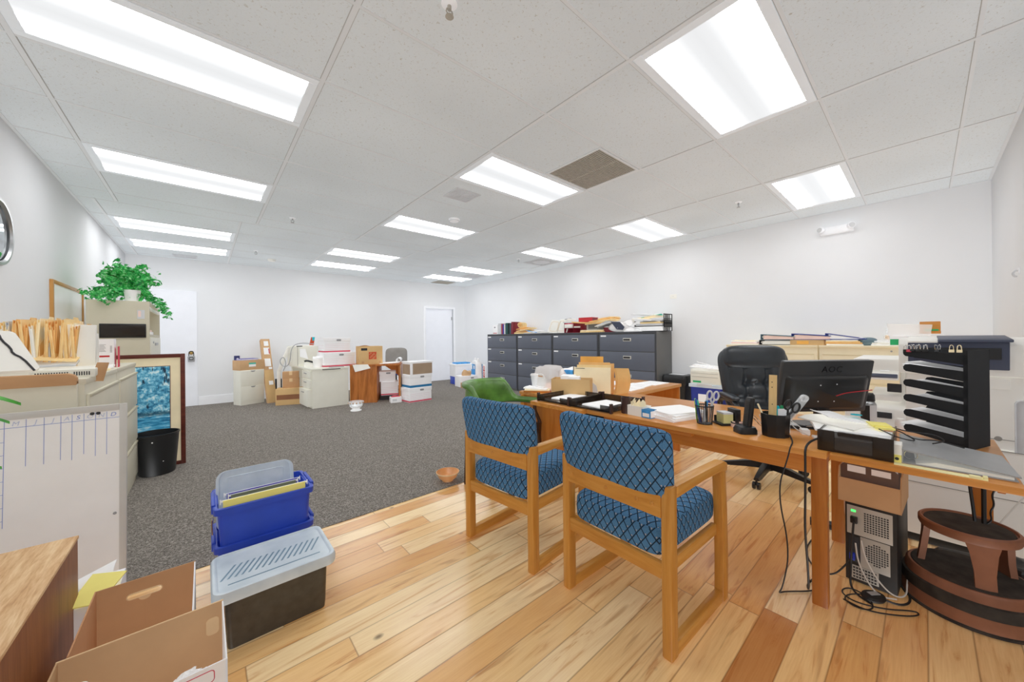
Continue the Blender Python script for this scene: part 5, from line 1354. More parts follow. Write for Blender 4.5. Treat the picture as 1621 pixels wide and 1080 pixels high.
# maroon letter trays
t = thing('letter_tray', 'maroon two-tier letter tray stuffed with papers on the charcoal cabinets', 'letter tray', (5.45, 4.50, CT))
MB().box(0, .3, .20, .206, 0, .2, .002).box(0, .3, -.206, -.2, 0, .2, .002).box(0, .3, -.03, -.024, 0, .2, .002).obj('side', M['darkred'], t)
MB().box(0, .3, -.2, .2, 0, .006).box(0, .3, -.2, .2, .09, .096).box(.29, .3, -.2, .2, 0, .2).obj('shelf', M['darkred'], t)
MB().box(-.01, .28, .0, .19, .098, .17, .003).box(.0, .28, -.19, -.04, .098, .125, .003).obj('papers', M['paper2'], t)
MB().box(-.004, .002, .01, .185, .10, .106).box(-.006, .28, .02, .19, .172, .186, .002).obj('red_folder', M['boxpink'], t)
paperheap('paper_heap', 'papers with a dark ring sticking up at the left end of the maroon tray', (5.55, 4.63, CT+.2), [(.2, .22, .01, .012, .1, 0, 0, M['paperg'], .0), (.19, .2, .05, .02, -.3, 0, .03, M['paper2'], -.03), (.12, .12, .085, .01, .3, 0, .05, M['greyprint'], -.01)])
t = thing('book', 'thick dark red book lying on the manila folders above the maroon tray', 'book', (5.55, 4.20, CT+.205), .06)
MB().box(-.1, .12, -.16, .14, .0, .01, .002).box(-.1, .12, -.16, .14, .07, .08, .002).box(-.1, -.09, -.16, .14, .01, .07).obj('cover', M['red'], t); MB().box(-.088, .115, -.15, .13, .01, .07).obj('pages', M['darkred'], t)
paperheap('folder_heap', 'sprawling heap of buff folders and envelopes over the maroon tray', (5.52, 4.02, CT), [(.62, .27, .19, .02, .12, 0, .12, M['manila2'], .02), (.6, .26, .20, .024, -.1, 0, -.16, M['manila'], -.035), (.5, .25, .235, .02, .2, 0, -.22, M['manila2'], -.03), (.34, .22, .262, .014, -.3, 0, -.30, M['manila'], -.01)], 'folder')
t = thing('file_box', 'grey card file box under the heap of buff folders', 'box', (5.47, 4.03, CT+.045))
MB().box(0, .25, -.14, .14, 0, .12, .004).obj('carton', M['gray'], t); MB().box(-.002, 0, -.10, .1, .02, .1).obj('dark_face', M['chart'], t)
paperheap('folder_heap', 'flat buff folders under the grey file box', (5.5, 4.0, CT), [(.48, .27, .02, .02, .03, 0, 0, M['manila'], 0), (.46, .27, .042, .018, -.04, -.01, 0, M['manila3'], 0)], 'folder')
paperheap('paper_heap', 'white papers fanned at the right of the grey file box', (5.5, 3.78, CT+.05), [(.3, .24, .09, .01, .2, 0, 0, M['paper2'], -.03), (.28, .24, .11, .012, -.25, 0, -.02, M['paperg'], -.04), (.26, .2, .07, .02, .1, 0, -.02, M['chart'], -.05)])
t = thing('maroon_box', 'small maroon box on the nearest charcoal cabinet', 'box', (5.46, 3.70, CT), .05)
MB().box(0, .16, -.085, .085, 0, .085, .004).obj('carton', M['darkred'], t); MB().box(.01, .15, -.08, .08, .086, .10).obj('papers', M['white'], t)
t = thing('plastic_bag', 'crumpled white plastic bag with a dark panel on the nearest charcoal cabinet', 'bag', (5.52, 3.42, CT))
b = MB(); puff(b, .13, .26, .075, (0, .02, .075), 2.3, 40, 12); puff(b, .11, .12, .09, (0, -.13, .11), 2.3, 30, 10)
for v in b.bm.verts: v.co += v.co.normalized()*.02*math.sin(38*v.co.x)*math.sin(33*v.co.y+1)*math.sin(29*v.co.z)
b.obj('bag', M['tissue'], t, smooth=False)
MB().prism([(-.12, .05), (-.0, .06), (.12, .20), (-.06, .19), (-.15, .10)], -.145, -.14, 'x', mat=Matrix.Translation((0, .04, -.02))).obj('dark_panel', M['navy'], t)
t = thing('letter_tray', 'black wire desk organizer with a mesh end, nearest end of the charcoal cabinets', 'letter tray', (5.45, 2.96, CT))
b = MB()
for z0, z1 in ((0, .008), (.26, .275)): b.box(0, .28, -.30, -.29, z0, z1)
for x0 in (0, .05, .09, .13, .18, .27): b.box(x0, x0+.012, -.30, -.29, 0, .275)
for z in (.06, .12, .19): b.box(0, .28, -.30, -.29, z, z+.012)
b.box(0, .28, -.30, -.29, .07, .18)
b.obj('end_panel', M['caseb'], t)
MB().box(0, .28, -.29, .2, .0, .006).box(0, .28, -.29, .2, .085, .09).box(0, .28, -.29, .2, .155, .16).box(0, .28, .2, .206, 0, .17).obj('shelf', M['caseb'], t)
b = MB()
for k in range(5): b.box(-.02, .27, -.28+.005*k, .19+.01*k, .008+.014*k, .02+.014*k, .002)
b.obj('lower_papers', M['white'], t)
MB().box(-.01, .27, -.27, .18, .092, .125, .003).box(-.02, .26, -.27, .05, .162, .185, .003).obj('middle_papers', M['paperg'], t)
MB().box(-.015, .26, -.25, .10, .128, .15, .003).obj('folders', M['manila'], t)
paperheap('paper_heap', 'untidy papers heaped on top of the black wire organizer', (5.55, 2.96, CT+.16), [(.45, .26, .04, .02, .1, 0, 0, M['white'], .03), (.42, .26, .075, .014, -.15, 0, .02, M['manila3'], -.02), (.3, .22, .09, .008, .3, 0, -.05, M['teal'], -.025), (.46, .24, .105, .006, .05, 0, .03, M['paperg'], .02), (.36, .22, .13, .006, -.1, 0, .05, M['white'], .015)])
paperheap('paper_heap', 'crumpled white papers between the plastic bag and the black wire organizer', (5.5, 3.18, CT), [(.3, .24, .02, .02, .1, 0, 0, M['white'], 0), (.26, .22, .07, .012, .4, 0, 0, M['paperg'], .04), (.24, .2, .11, .01, -.3, 0, 0, M['white'], -.05)])

# ------------------------------------------------------------------ on the cream cabinets
LT = 1.086
paperheap('paper_stack', 'flat stack of open magazines left of the teal binder on the cream cabinets', (5.5, 1.55, LT), [(.32, .26, .012, .012, .02, 0, 0, M['paper2'], 0), (.3, .25, .026, .012, -.05, 0, 0, M['pink'], 0), (.3, .25, .042, .01, .05, 0, .01, M['white'], .006), (.26, .22, .05, .006, .1, 0, .02, M['manila3'], .004)])
def binder(name, label, loc, rz, w, d, h, m, wedge=.0, pages='paper2', tilt=0, rings=True):
    t = thing(name, label, 'binder', loc, rz)
    ml = Matrix.Rotation(tilt, 4, 'X')
    MB().box(0, d, -w/2, w/2, 0, .006, .001, mat=ml).prism([(w/2-.005, 0), (w/2, 0), (w/2, h), (w/2-.005, h)], 0, d, 'x', .0008, mat=ml).prism([(w/2, h), (w/2, h-.007), (-w/2, h-wedge-.007), (-w/2, h-wedge)], 0, d, 'x', .0008, mat=ml).obj('cover', m, t)
    MB().prism([(w/2-.03, .005), (-w/2+.008, .005), (-w/2+.008, max(.012, h-wedge-.010)), (w/2-.03, max(.014, h-.016))], .006, d-.008, 'x', mat=ml).obj('pages', M[pages], t)
    b = MB()
    if rings: b.lathe([(.008, .0), (.011, .001), (.011, .004), (.008, .004)], seg=16, mat=ml @ Matrix.Translation((-.0015, w/2-.03, h*.5)) @ Matrix.Rotation(PI/2, 4, 'Y')); b.obj('finger_ring', M['nickel'], t)
    else: b.bm.free()
    return t
binder('binder', 'dark folder-like binder under the teal-grey binder on the cream cabinets', (5.36, 1.21, LT), .05, .33, .28, .06, M['caseb'], .0, 'paper2')
binder('binder', 'teal-grey binder on top of the dark one, left end of the cream cabinets', (5.35, 1.19, LT+.062), .02, .34, .28, .072, M['tealbind'], .028, 'pink')
t = thing('book', 'tan box-like book with an orange label under the blue binder', 'book', (5.36, .905, LT), .02)
MB().box(0, .26, -.155, .155, 0, .062, .003).obj('cover', M['tanbook'], t); MB().box(-.0015, 0, -.02, .09, .012, .048).obj('orange_label', M['envelope'], t)
binder('binder', 'blue binder lying on the tan book', (5.36, .87, LT+.062), -.04, .36, .28, .076, M['navybind'], .03, 'pink')
paperheap('folder_stack', 'buff folders and papers under the navy wedge binder', (5.48, .58, LT), [(.30, .25, .014, .014, .02, 0, 0, M['paper2'], 0), (.3, .25, .03, .014, -.05, 0, 0, M['manila2'], 0), (.28, .25, .046, .012, .06, 0, .02, M['manila'], 0), (.26, .24, .06, .01, -.03, 0, .02, M['paper2'], 0)], 'folder')
binder('binder', 'navy binder sloping down to the right, right of the blue binder', (5.37, .57, LT+.065), .03, .34, .28, .072, M['navybind'], .064, 'white', .0)
t = thing('blue_pouch', 'dark blue-grey pouch beside the navy binder', 'pouch', (5.45, .40, LT))
b = MB(); puff(b, .08, .075, .045, (0, 0, .042), 2.6, 24, 8)
b.obj('pouch', M['tealbind'], t)
paperheap('paper_stack', 'white papers right of the dark pouch on the cream cabinets', (5.5, .26, LT), [(.22, .25, .014, .014, 0, 0, 0, M['white'], 0), (.22, .25, .03, .014, .05, 0, 0, M['paper2'], 0), (.2, .24, .046, .012, -.06, 0, 0, M['white'], .004)])
t = thing('green_label_box', 'white box with a bright green label beside the copier', 'box', (5.37, .15, LT), 0)
MB().box(0, .25, -.09, .085, 0, .10, .004).obj('carton', M['boxwhite'], t); MB().box(-.002, 0, -.085, .08, .008, .068).obj('green_label', M['greenlabel'], t)
t = thing('storage_tray', 'clear plastic tray standing on the green-labelled box', 'tray', (5.40, .10, LT+.1))
MB().prism([(-.14, 0), (.14, 0), (.155, .13), (-.155, .11)], 0, .005, 'x').prism([(-.14, 0), (.14, 0), (.155, .13), (-.155, .11)], .25, .255, 'x').box(0, .25, -.14, .14, 0, .005).box(0, .25, -.146, -.14, 0, .11).box(0, .25, .14, .146, 0, .12).obj('tray', M['bag'], t)
t = thing('ornament', 'small clear and tan ornament behind the white papers on the cream cabinets', 'ornament', (5.6, .25, LT+.045))
MB().lathe([(0, 0), (.035, 0), (.04, .05), (.02, .07), (.025, .10), (.012, .14), (0, .15)], seg=20).obj('figure', M['clear'], t); MB().lathe([(0, .02), (.028, .02), (.028, .06), (0, .062)], seg=16).obj('tan_core', M['manila2'], t)
t = thing('wooden_case', 'small open orange-brown wooden case behind the copier top', 'box', (5.5, -.02, LT))
MB().box(-.03, .16, -.11, .06, 0, .12, .003).obj('support_box', M['boxwhite'], t)
MB().box(0, .12, -.09, .05, .12, .15, .004).box(.1, .115, -.09, .05, .15, .245, .004, mat=Matrix.Rotation(.0, 4, 'Y')).obj('case', M['desk'], t)
MB().box(-.005, .1, -.075, .02, .15, .165).obj('green_contents', M['greenlabel'], t)
# shredder, tote, printer near the right wall
t = thing('paper_shredder', 'black bin shredder beside the nearest charcoal cabinet', 'shredder', (5.52, 2.48, 0))
MB().loft([[(x*s_, y*s_, z) for x, y in rrect(.30, .34, .04, 5)] for z, s_ in ((.004, .86), (.46, .98), (.47, .98))]).obj('bin', M['caseb'], t)
MB().loft([[(x*s_, y*s_, z) for x, y in rrect(.34, .39, .06, 6)] for z, s_ in ((.47, .97), (.49, 1), (.575, 1), (.61, .93), (.615, .8))]).obj('head', M['black'], t)
MB().box(-.08, .08, -.11, .11, .614, .619, .002).obj('top_panel', M['paperg'], t); MB().box(-.16, -.148, -.07, .07, .06, .40, .004).obj('window', M['smoke'], t)
t = thing('storage_tote', 'royal blue tote with a translucent lid, under the white printer', 'storage box', (5.52, 2.02, 0))
MB().loft([[(x*s_, y*s_, z) for x, y in rrect(.40, .41, .03, 4)] for z, s_ in ((.004, .9), (.475, 1.0))]).obj('tub', M['bluetote'], t)
MB().loft([[(x*s_, y*s_, z) for x, y in rrect(.43, .45, .03, 4)] for z, s_ in ((.475, 1.0), (.515, 1.0), (.52, .96))]).obj('lid', M['lid'], t)
MB().box(-.205, -.195, -.02, .09, .22, .38, .002, mat=Matrix.Rotation(-.0, 4, 'Y')).obj('paper_label', M['white'], t)
b = MB(); b.box(-.225, -.213, -.1, .1, .5, .53, .004)
b.obj('lid_handle', M['paperg'], t)
t = thing('desktop_printer', 'off-white desktop printer on the royal blue tote, with papers on it', 'printer', (5.52, 2.02, .522))
MB().box(-.2, .2, -.195, .2, 0, .19, .015).obj('housing', M['white_lam'], t); MB().box(-.203, -.196, -.17, .18, .1, .104).box(-.203, -.196, -.17, .18, .15, .153).obj('seam', M['copierd'], t); MB().box(-.203, -.197, .05, .16, .02, .045).obj('green_print', M['greenlabel'], t)
paperheap('paper_stack', 'loose white papers on the off-white desktop printer', (5.50, 2.02, .712), [(.42, .3, .016, .016, .05, 0, 0, M['paper2'], 0), (.40, .3, .04, .012, -.12, 0, .02, M['white'], .008), (.34, .28, .058, .01, .2, 0, .03, M['white'], .02), (.2, .2, .085, .006, .5, 0, .06, M['white'], .03)])
t = thing('electric_cable', 'black cord hanging at the right side of the off-white desktop printer', 'cable', (0, 0, 0))
MB().tube([(5.38, 1.86, .735), (5.34, 1.80, .73), (5.32, 1.79, .65), (5.33, 1.81, .57)], .006, 6, smooth=2).obj('cord', M['cable'], t)

# ------------------------------------------------------------------ on the writing desk
TZ = DZ+.0005
def flat_tray(label, x0, x1, y0, y1):
    t = thing('letter_tray', label, 'letter tray', ((x0+x1)/2, (y0+y1)/2, TZ), 0, 'smoked letter trays')
    hx, hy = (x1-x0)/2, (y1-y0)/2
    MB().box(-hx, hx, -hy, hy, .006, .012, .002).obj('base', M['smoke'], t)
    b = MB(); b.box(-hx, hx, -hy, -hy+.006, .006, .05, .002); b.box(-hx, hx, hy-.006, hy, .006, .05, .002); b.box(hx-.006, hx, -hy, hy, .006, .05, .002); b.box(-hx, -hx+.006, -hy, hy, .006, .02, .002)
    b.box(-hx, -hx+.006, -hy, -hy+.075, .006, .05, .002); b.box(-hx, -hx+.006, hy-.075, hy, .006, .05, .002)
    b.obj('wall', M['smoke'], t)
    for sx in (-1, 1):
        for sy in (-1, 1): MB().box(sx*(hx-.012)-.012, sx*(hx-.012)+.012, sy*hy-.012, sy*hy+.004, 0, .065, .003).obj('stacking_post', M['brownmug'], t)
    return t
flat_tray('smoked letter tray at the far left of the desk, partly behind its twin', 1.995, 2.40, 1.70, 2.01)
flat_tray('smoked letter tray with a white sheet, right of the similar tray', 1.99, 2.42, 1.34, 1.685)
for nm, x, y, rz_ in (('white sheet inside the far left letter tray', 2.22, 1.85, .05), ('white sheet inside the letter tray nearer the mug', 2.17, 1.50, -.1)):
    t = thing('paper_sheet', nm, 'paper', (x, y, TZ+.013), rz_); MB().box(-.13, .13, -.1, .1, 0, .006).box(-.12, .14, -.09, .105, .006, .009).obj('sheet', M['white'], t)
t = thing('mug', 'dark brown cylindrical cup between the letter tray and the white note box', 'cup', (2.10, 1.288, TZ))
MB().lathe([(0, 0), (.029, 0), (.031, .004), (.031, .105), (.027, .105), (.027, .01), (0, .008)], seg=28).obj('cup', M['brownmug'], t)
t = thing('note_box', 'small white box full of crumpled notes on the desk', 'box', (2.105, 1.20, TZ), -.1)
MB().box(-.04, .05, -.056, -.053, 0, .062).box(-.04, .05, .053, .056, 0, .062).box(-.04, -.037, -.056, .056, 0, .062).box(.047, .05, -.056, .056, 0, .062).box(-.04, .05, -.056, .056, 0, .003).obj('box', M['paper2'], t)
b = MB()
for k in range(5):
    a = k*1.3; b.grid(lambda u, v, a=a, k=k: (.0+.05*(u-.5)*math.cos(a)-.03*(v-.5)*math.sin(a), -.035+.022*k+.05*(u-.5)*math.sin(a)*.5, .045+.045*v+.012*math.sin(4*u+k)), 5, 4, .0012)
b.obj('crumpled_notes', M['manila3'], t)
t = thing('blue_carton', 'small blue and white carton on the desk edge, beside the paper stack', 'box', (2.085, 1.118, TZ), -.12)
MB().box(-.032, .03, -.032, .034, 0, .05, .002).obj('carton', M['hvblue'], t); MB().box(-.0335, -.032, -.022, .024, .008, .03).box(-.0325, .03, -.0335, -.032, .006, .045).obj('white_print', M['white'], t); MB().box(-.032, .03, -.032, .034, .05, .0512).obj('top', M['boxblue'], t)
t = thing('paper_stack', 'thick stack of white papers at the middle of the desk front', 'papers', (2.215, 1.015, TZ), -.25)
rg = random.Random(11); b = MB()
for k in range(9):
    a = rg.uniform(-.07, .07) if k < 7 else rg.uniform(-.2, .1); b.box(-.14+rg.uniform(-.006, .006), .135, -.105+rg.uniform(-.006, .006), .105, .0055*k, .0055*k+.0052, .0006, 1, mat=Matrix.Rotation(a, 4, 'Z'))
b.obj('sheets', M['white'], t)
# mesh pen cup
t = thing('pen_cup', 'black wire-mesh pen cup holding pens and grey scissors', 'pen holder', (2.172, .828, TZ))
b = MB()
for k in range(26):
    a = 2*PI*k/26; b.tube([(.039*math.cos(a), .039*math.sin(a), .003), (.047*math.cos(a), .047*math.sin(a), .102)], .0011, 4)
for k in range(15): r = .039+.008*k/14; b.tube([(r*math.cos(2*PI*j/26), r*math.sin(2*PI*j/26), .004+.0069*k) for j in range(26)], .001, 4, closed=True)
b.obj('mesh_wall', M['cable'], t)
MB().lathe([(.046, .099), (.0495, .101), (.0495, .106), (.046, .106)], seg=28, cap=False).obj('rim', M['black'], t)
MB().lathe([(0, 0), (.039, 0), (.040, .004), (0, .004)], seg=28).obj('base', M['black'], t)
def pen(name, label, loc, az, lean_, L_, r, m, tip=None, group=None):
    t = thing(name, label, 'pen', loc, az, group)
    ml = Matrix.Rotation(lean_, 4, 'Y')
    MB().lathe([(0, 0), (r*.3, .001), (r, .012), (r, L_-.004), (r*.8, L_), (0, L_)], seg=10, mat=ml).obj('barrel', M[m], t)
    MB().lathe([(r*1.08, L_*.66), (r*1.08, L_), (0, L_+.0015)], seg=10, mat=ml).obj('cap', M[tip or m], t)
pen('pen', 'lime green pen in the mesh cup', (2.155, .862, TZ+.005), 1.7, .08, .135, .0042, 'lime')
pen('pen', 'blue pen in the mesh cup', (2.150, .845, TZ+.005), 1.5, .18, .135, .0045, 'penblue')
pen('pen', 'navy pen in the mesh cup', (2.145, .835, TZ+.005), 1.2, .20, .13, .0045, 'ink', 'teal')
pen('pen', 'white pen in the mesh cup', (2.185, .83, TZ+.005), -2, .1, .14, .005, 'paper2', 'paperg')
pen('pen', 'black pen in the mesh cup', (2.175, .815, TZ+.005), 3, .12, .125, .0045, 'caseb')
pen('highlighter', 'pale highlighter pen in the mesh cup', (2.17, .835, TZ+.005), -1.4, .16, .128, .007, 'paperg', 'hvblue')
def scissors(name, label, loc, az, lean_, m, scale=1.0):
    t = thing(name, label, 'scissors', loc, az); ml = Matrix.Rotation(lean_, 4, 'Y') @ Matrix.Scale(scale, 4)
    b = MB()
    for s in (-1, 1):
        rg_ = [tuple(ml @ Vector((s*.019+.0145*math.cos(2*PI*k/18), 0, .155+.024*math.sin(2*PI*k/18)))) for k in range(18)]
        b.tube(rg_, .005, 8, closed=True); b.tube([tuple(ml @ Vector((s*.012, 0, .135))), tuple(ml @ Vector((-s*.003, 0, .095)))], .005, 8)
    b.obj('handle', M[m], t)
    MB().prism([(-.004, .0), (.006, .10), (-.002, .10)], -.001, .001, 'y', mat=ml).prism([(.004, .0), (.002, .10), (-.006, .10)], .001, .003, 'y', mat=ml).obj('blade', M['steel'], t)
scissors('scissors', 'grey-handled scissors in the mesh pen cup', (2.195, .808, TZ+.006), -.7, .12, 'paperg')
# note holder
t = thing('note_holder', 'black note holder with a block of yellow sticky notes', 'note holder', (2.245, .735, TZ), -.7)
MB().box(-.06, .045, -.045, .045, 0, .012, .003).box(-.05, .05, .04, .046, .01, .045, .002).obj('base', M['black'], t); MB().box(.02, .05, -.045, .03, .01, .09, .003).obj('card_slot', M['black'], t)
MB().box(-.042, .012, -.036, .032, .0125, .062, .001).obj('sticky_notes', P('pale_yellow_notes', '#CDC98A', .8), t); MB().box(-.042, .012, -.036, .032, .0622, .072, .001).obj('grey_notes', M['paperg'], t)
# tape roll
t = thing('tape_roll', 'roll of pale tape lying behind the cordless phone', 'tape roll', (2.222, .672, TZ))
MB().lathe([(.024, 0), (.036, 0), (.036, .024), (.024, .024), (.024, 0)], seg=32, cap=False).obj('roll', M['pink'], t); MB().lathe([(.0362, .021), (.037, .025), (.03, .026)], seg=32, cap=False).obj('dark_edge', M['print'], t)
# cordless phone
t = thing('cordless_phone', 'black cordless phone standing in its cradle on the desk', 'telephone', (2.118, .610, TZ), -.75)
MB().loft([[(x*s_, y*s_, z) for x, y in rrect(.09, .085, .02, 4)] for z, s_ in ((0, 1), (.018, 1.0), (.034, .85), (.036, .6))]).obj('cradle', M['black'], t)
hs = MB().loft([[(x*s_+.01+(z-.02)*.12, y*s_, z) for x, y in rrect(.026, .047, .009, 4)] for z, s_ in ((.015, .9), (.03, 1), (.12, 1.02), (.172, 1.0), (.182, .85))]).obj('handset', M['black'], t)
MB().loft([[(x+.01+(z-.02)*.12-.0135, y, z) for x, y in rrect(.002, .038, .0009, 2)] for z in (.04, .165)]).obj('back_plate', M['caseb'], hs)
# black pen pot with ruler, scissors, tape
PX, PY = 2.165, .492
t = thing('pen_pot', 'glossy black faceted pen pot with ruler and scissors', 'pen holder', (PX, PY, TZ), .2)
oc = [(.060*math.cos(2*PI*k/10+.1), .060*math.sin(2*PI*k/10+.1)) for k in range(10)]
MB().loft([[(x*s_, y*s_, z) for x, y in oc] for z, s_ in ((0, .94), (.004, .96), (.108, 1.04), (.112, 1.03), (.112, .97), (.01, .9))]).obj('pot', M['black'], t, angle=25)
t = thing('ruler', 'wooden ruler with holes standing in the glossy black pen pot', 'ruler', (PX+.012, PY+.015, TZ+.012), .3)
MB().box(-.002, .002, -.0165, .0165, 0, .29, mat=Matrix.Rotation(.02, 4, 'X')).obj('rule', M['bamboo'], t)
b = MB()
for z in (.254, .228, .142): b.cyl((-.0026, -.001, z), (.0026, -.001, z), .0026, seg=10)
b.obj('hole', M['print'], t)
scissors('scissors', 'black-handled scissors in the glossy black pen pot', (PX-.03, PY-.022, TZ+.012), -.85, .40, 'black', 1.0)
t = thing('tape_dispenser', 'clear plastic tape dispenser sticking out of the glossy black pen pot', 'tape dispenser', (PX+.005, PY-.03, TZ+.06), -.9)
ml = Matrix.Rotation(.62, 4, 'Y')
MB().prism(rrect(.034, .15, .015, 5, 0, .105), -.009, .009, 'y', .002, mat=ml).obj('housing', M['clear'], t)
MB().lathe([(.011, -.007), (.0165, -.007), (.0165, .007), (.011, .007), (.011, -.007)], seg=24, cap=False, mat=ml @ Matrix.Translation((0, 0, .16)) @ Matrix.Rotation(PI/2, 4, 'X')).obj('tape_core', M['paperg'], t)
MB().prism([(-.012, .04), (.012, .04), (.012, .12), (-.004, .13)], -.004, .004, 'y', mat=ml).obj('backing_card', M['print'], t)
pen('marker', 'green marker leaning in the glossy black pen pot', (PX-.0, PY+.01, TZ+.012), -.7, .36, .145, .008, 'pengreen')
pen('pencil', 'pale wooden pencil leaning left in the glossy black pen pot', (PX, PY+.02, TZ+.012), 2.3, .38, .155, .004, 'manila3')
t = thing('turquoise_clip', 'turquoise plastic tool behind the ruler in the black pen pot', 'tool', (PX+.035, PY-.012, TZ+.012), -.6)
MB().prism([(-.012, 0), (.012, 0), (.018, .10), (.018, .135), (.006, .135), (.004, .126), (-.004, .126), (-.006, .135), (-.018, .135), (-.018, .10)], -.004, .004, 'y', .002).obj('body', M['turq'], t)
t = thing('white_card', 'white card standing at the back of the black pen pot', 'card', (PX+.03, PY-.03, TZ+.012), -.7)
MB().box(-.03, .03, -.001, .001, 0, .122).obj('card', M['white'], t)
t = thing('eyeglasses', 'folded wire glasses behind the black cordless phone', 'glasses', (2.28, .60, TZ))
MB().tube([(.0+.02*math.cos(2*PI*k/16), .025*math.sin(2*PI*k/16), .04+.03*math.sin(2*PI*k/16)) for k in range(16)], .002, 6, closed=True).tube([(.03+.02*math.cos(2*PI*k/16), -.03+.025*math.sin(2*PI*k/16), .036+.03*math.sin(2*PI*k/16)) for k in range(16)], .002, 6, closed=True).obj('wire_rim', M['chrome'], t)
# monitor, back towards the camera
ma = math.atan2(.756, .654)    # screen faces the chair
mc = Vector((2.525, .357, 0))
t = thing('monitor', 'black computer monitor seen from behind on the desk', 'monitor', (mc.x, mc.y, TZ), ma-PI/2)
# local: +y screen side (facing the chair), x along the width
tb = Matrix.Translation((0, .02, .085)) @ Matrix.Rotation(.20, 4, 'X')
MB().prism(rrect(.475, .285, .008, 3, 0, .1425), -.004, .026, 'y', .003, mat=tb).obj('panel', P('monitor_shell', '#2E2F31', .3), t)
MB().loft([[tuple(tb @ Vector((x*sx, y, .112+z*sz*.95))) for x, z in rrect(.44, .20, .02, 4)] for y, sx, sz in ((-.004, 1.0, 1.0), (-.018, .95, .93), (-.03, .82, .8))]).obj('rear_hump', P('monitor_hump', '#242526', .28), t)
MB().prism(rrect(.448, .256, .002, 2, 0, .147), .0255, .0268, 'y', mat=tb).obj('screen', M['print'], t)
b = MB()
for x, z in ((-.05, .16), (.035, .165), (-.05, .07), (.035, .07)): b.lathe([(0, .002), (.003, .0015), (.0035, 0)], seg=8, mat=tb @ Matrix.Translation((x, -.030, z)) @ Matrix.Rotation(PI/2, 4, 'X'))
b.obj('mount_screw', M['paperg'], t)
lo = bpy.data.curves.new('lettering', 'FONT'); lo.body = 'AOC'; lo.size = .046; lo.extrude = .0004; lo.align_x = 'CENTER'; lo.align_y = 'CENTER'; lo.space_character = 1.15; lo.materials.append(P('gloss_black_logo', '#08080A', .2))
letters('lettering', lo, t, tb @ Matrix.Translation((.02, -.0046, .238)) @ Matrix.Rotation(PI/2, 4, 'X'))
MB().box(-.035, .035, .0, .03, .012, .2, .006).obj('stand_neck', M['black'], t)
MB().loft([[(x*s_, y*s_+.05, z) for x, y in rrect(.24, .17, .06, 6)] for z, s_ in ((0, 1), (.008, 1), (.014, .94))]).obj('stand_base', M['black'], t)
MB().tube([(-.12, -.03, .02), (.12, -.036, .018)], .005, 8).obj('stand_bar', M['steel'], t)
t = thing('red_cable', 'thin red wire across the lower right of the monitor back', 'cable', (0, 0, 0))
def mw(x, y, z): return tuple(Matrix.Translation((mc.x, mc.y, TZ)) @ Matrix.Rotation(ma-PI/2, 4, 'Z') @ tb @ Vector((x, y, z)))
MB().tube([mw(.03, -.042, .105), mw(.08, -.043, .122), mw(.15, -.04, .128), mw(.235, -.022, .128)], .0025, 6, smooth=2).obj('wire', M['red'], t)
# air duster can
t = thing('air_duster', 'compressed-air can with a black cap, right of the monitor', 'spray can', (2.80, .207, TZ))
MB().lathe([(0, 0), (.033, 0), (.034, .004), (.034, .115), (.026, .13), (.02, .133), (0, .133)], seg=36).obj('can', M['steel'], t)
MB().lathe([(.0345, .008), (.0345, .112)], seg=36, cap=False).obj('label_wrap', M['paperg'], t)
MB().grid(lambda u, v: (.0352*math.cos(2.2+1.2*u), .0352*math.sin(2.2+1.2*u), .012+.098*v), 10, 1).obj('dark_label', M['caseb'], t)
b = MB(); b.lathe([(.027, .131), (.029, .135), (.027, .165), (.02, .176), (0, .178)], seg=24); b.prism([(-.05, .15), (-.02, .135), (-.018, .17), (-.03, .172)], -.012, .012, 'y', .003, mat=Matrix.Rotation(-.9, 4, 'Z'))
b.obj('cap', M['black'], t)
t = thing('small_bottle', 'small white bottle behind the air can', 'bottle', (2.78, .085, TZ)); MB().lathe([(0, 0), (.02, 0), (.021, .03), (.018, .05), (.012, .054), (0, .055)], seg=20).obj('bottle', M['pot'], t); MB().lathe([(.0185, .046), (.014, .056), (0, .057)], seg=20).obj('lid', M['paper2'], t)

# smoked tray at the right end with papers
t = thing('letter_tray', 'dark smoked plastic letter tray at the front right of the desk, full of papers', 'letter tray', (2.2, .195, TZ))
b = MB(); b.box(-.158, -.152, -.11, .112, 0, .088, .002); b.box(-.158, .16, .106, .112, 0, .088, .002); b.box(-.158, .16, -.112, -.106, 0, .088, .002)
b.box(-.162, -.15, -.115, -.055, 0, .089, .002); b.box(-.162, -.15, .06, .116, 0, .089, .002)
b.obj('wall', M['smoke'], t); MB().box(-.155, .16, -.11, .11, 0, .006, .002).obj('base', M['smoke'], t)
MB().box(-.145, .15, -.10, .10, .007, .060, .002).obj('papers', M['white'], t)
MB().prism(rrect(.02, .13, .009, 4, 0, 0), .064, .082, 'z', .004, mat=Matrix.Translation((-.12, -.01, 0))).obj('dark_handle', M['black'], t)
paperheap('paper_stack', 'white sheets lying across the top of the dark smoked tray', (2.24, .24, TZ+.07), [(.24, .26, .012, .01, .25, 0, 0, M['white'], .0), (.22, .25, .028, .006, -.35, .03, .02, M['paper2'], .006), (.14, .2, .04, .004, .5, .08, .04, M['white'], .012)])
t = thing('turquoise_sticker', 'small turquoise round sticker on the sheets above the smoked tray', 'sticker', (2.36, .215, TZ+.118)); MB().lathe([(0, .003), (.02, .002), (.021, 0)], seg=24).obj('disc', M['turq'], t)
t = thing('yellow_notes', 'yellow note pads on the right end of the smoked tray', 'notes', (2.26, .125, TZ+.092), .3); MB().box(-.05, .05, -.03, .03, 0, .008, .001).box(-.03, .05, -.025, .04, .008, .014, .001).obj('pads', M['yellow'], t)
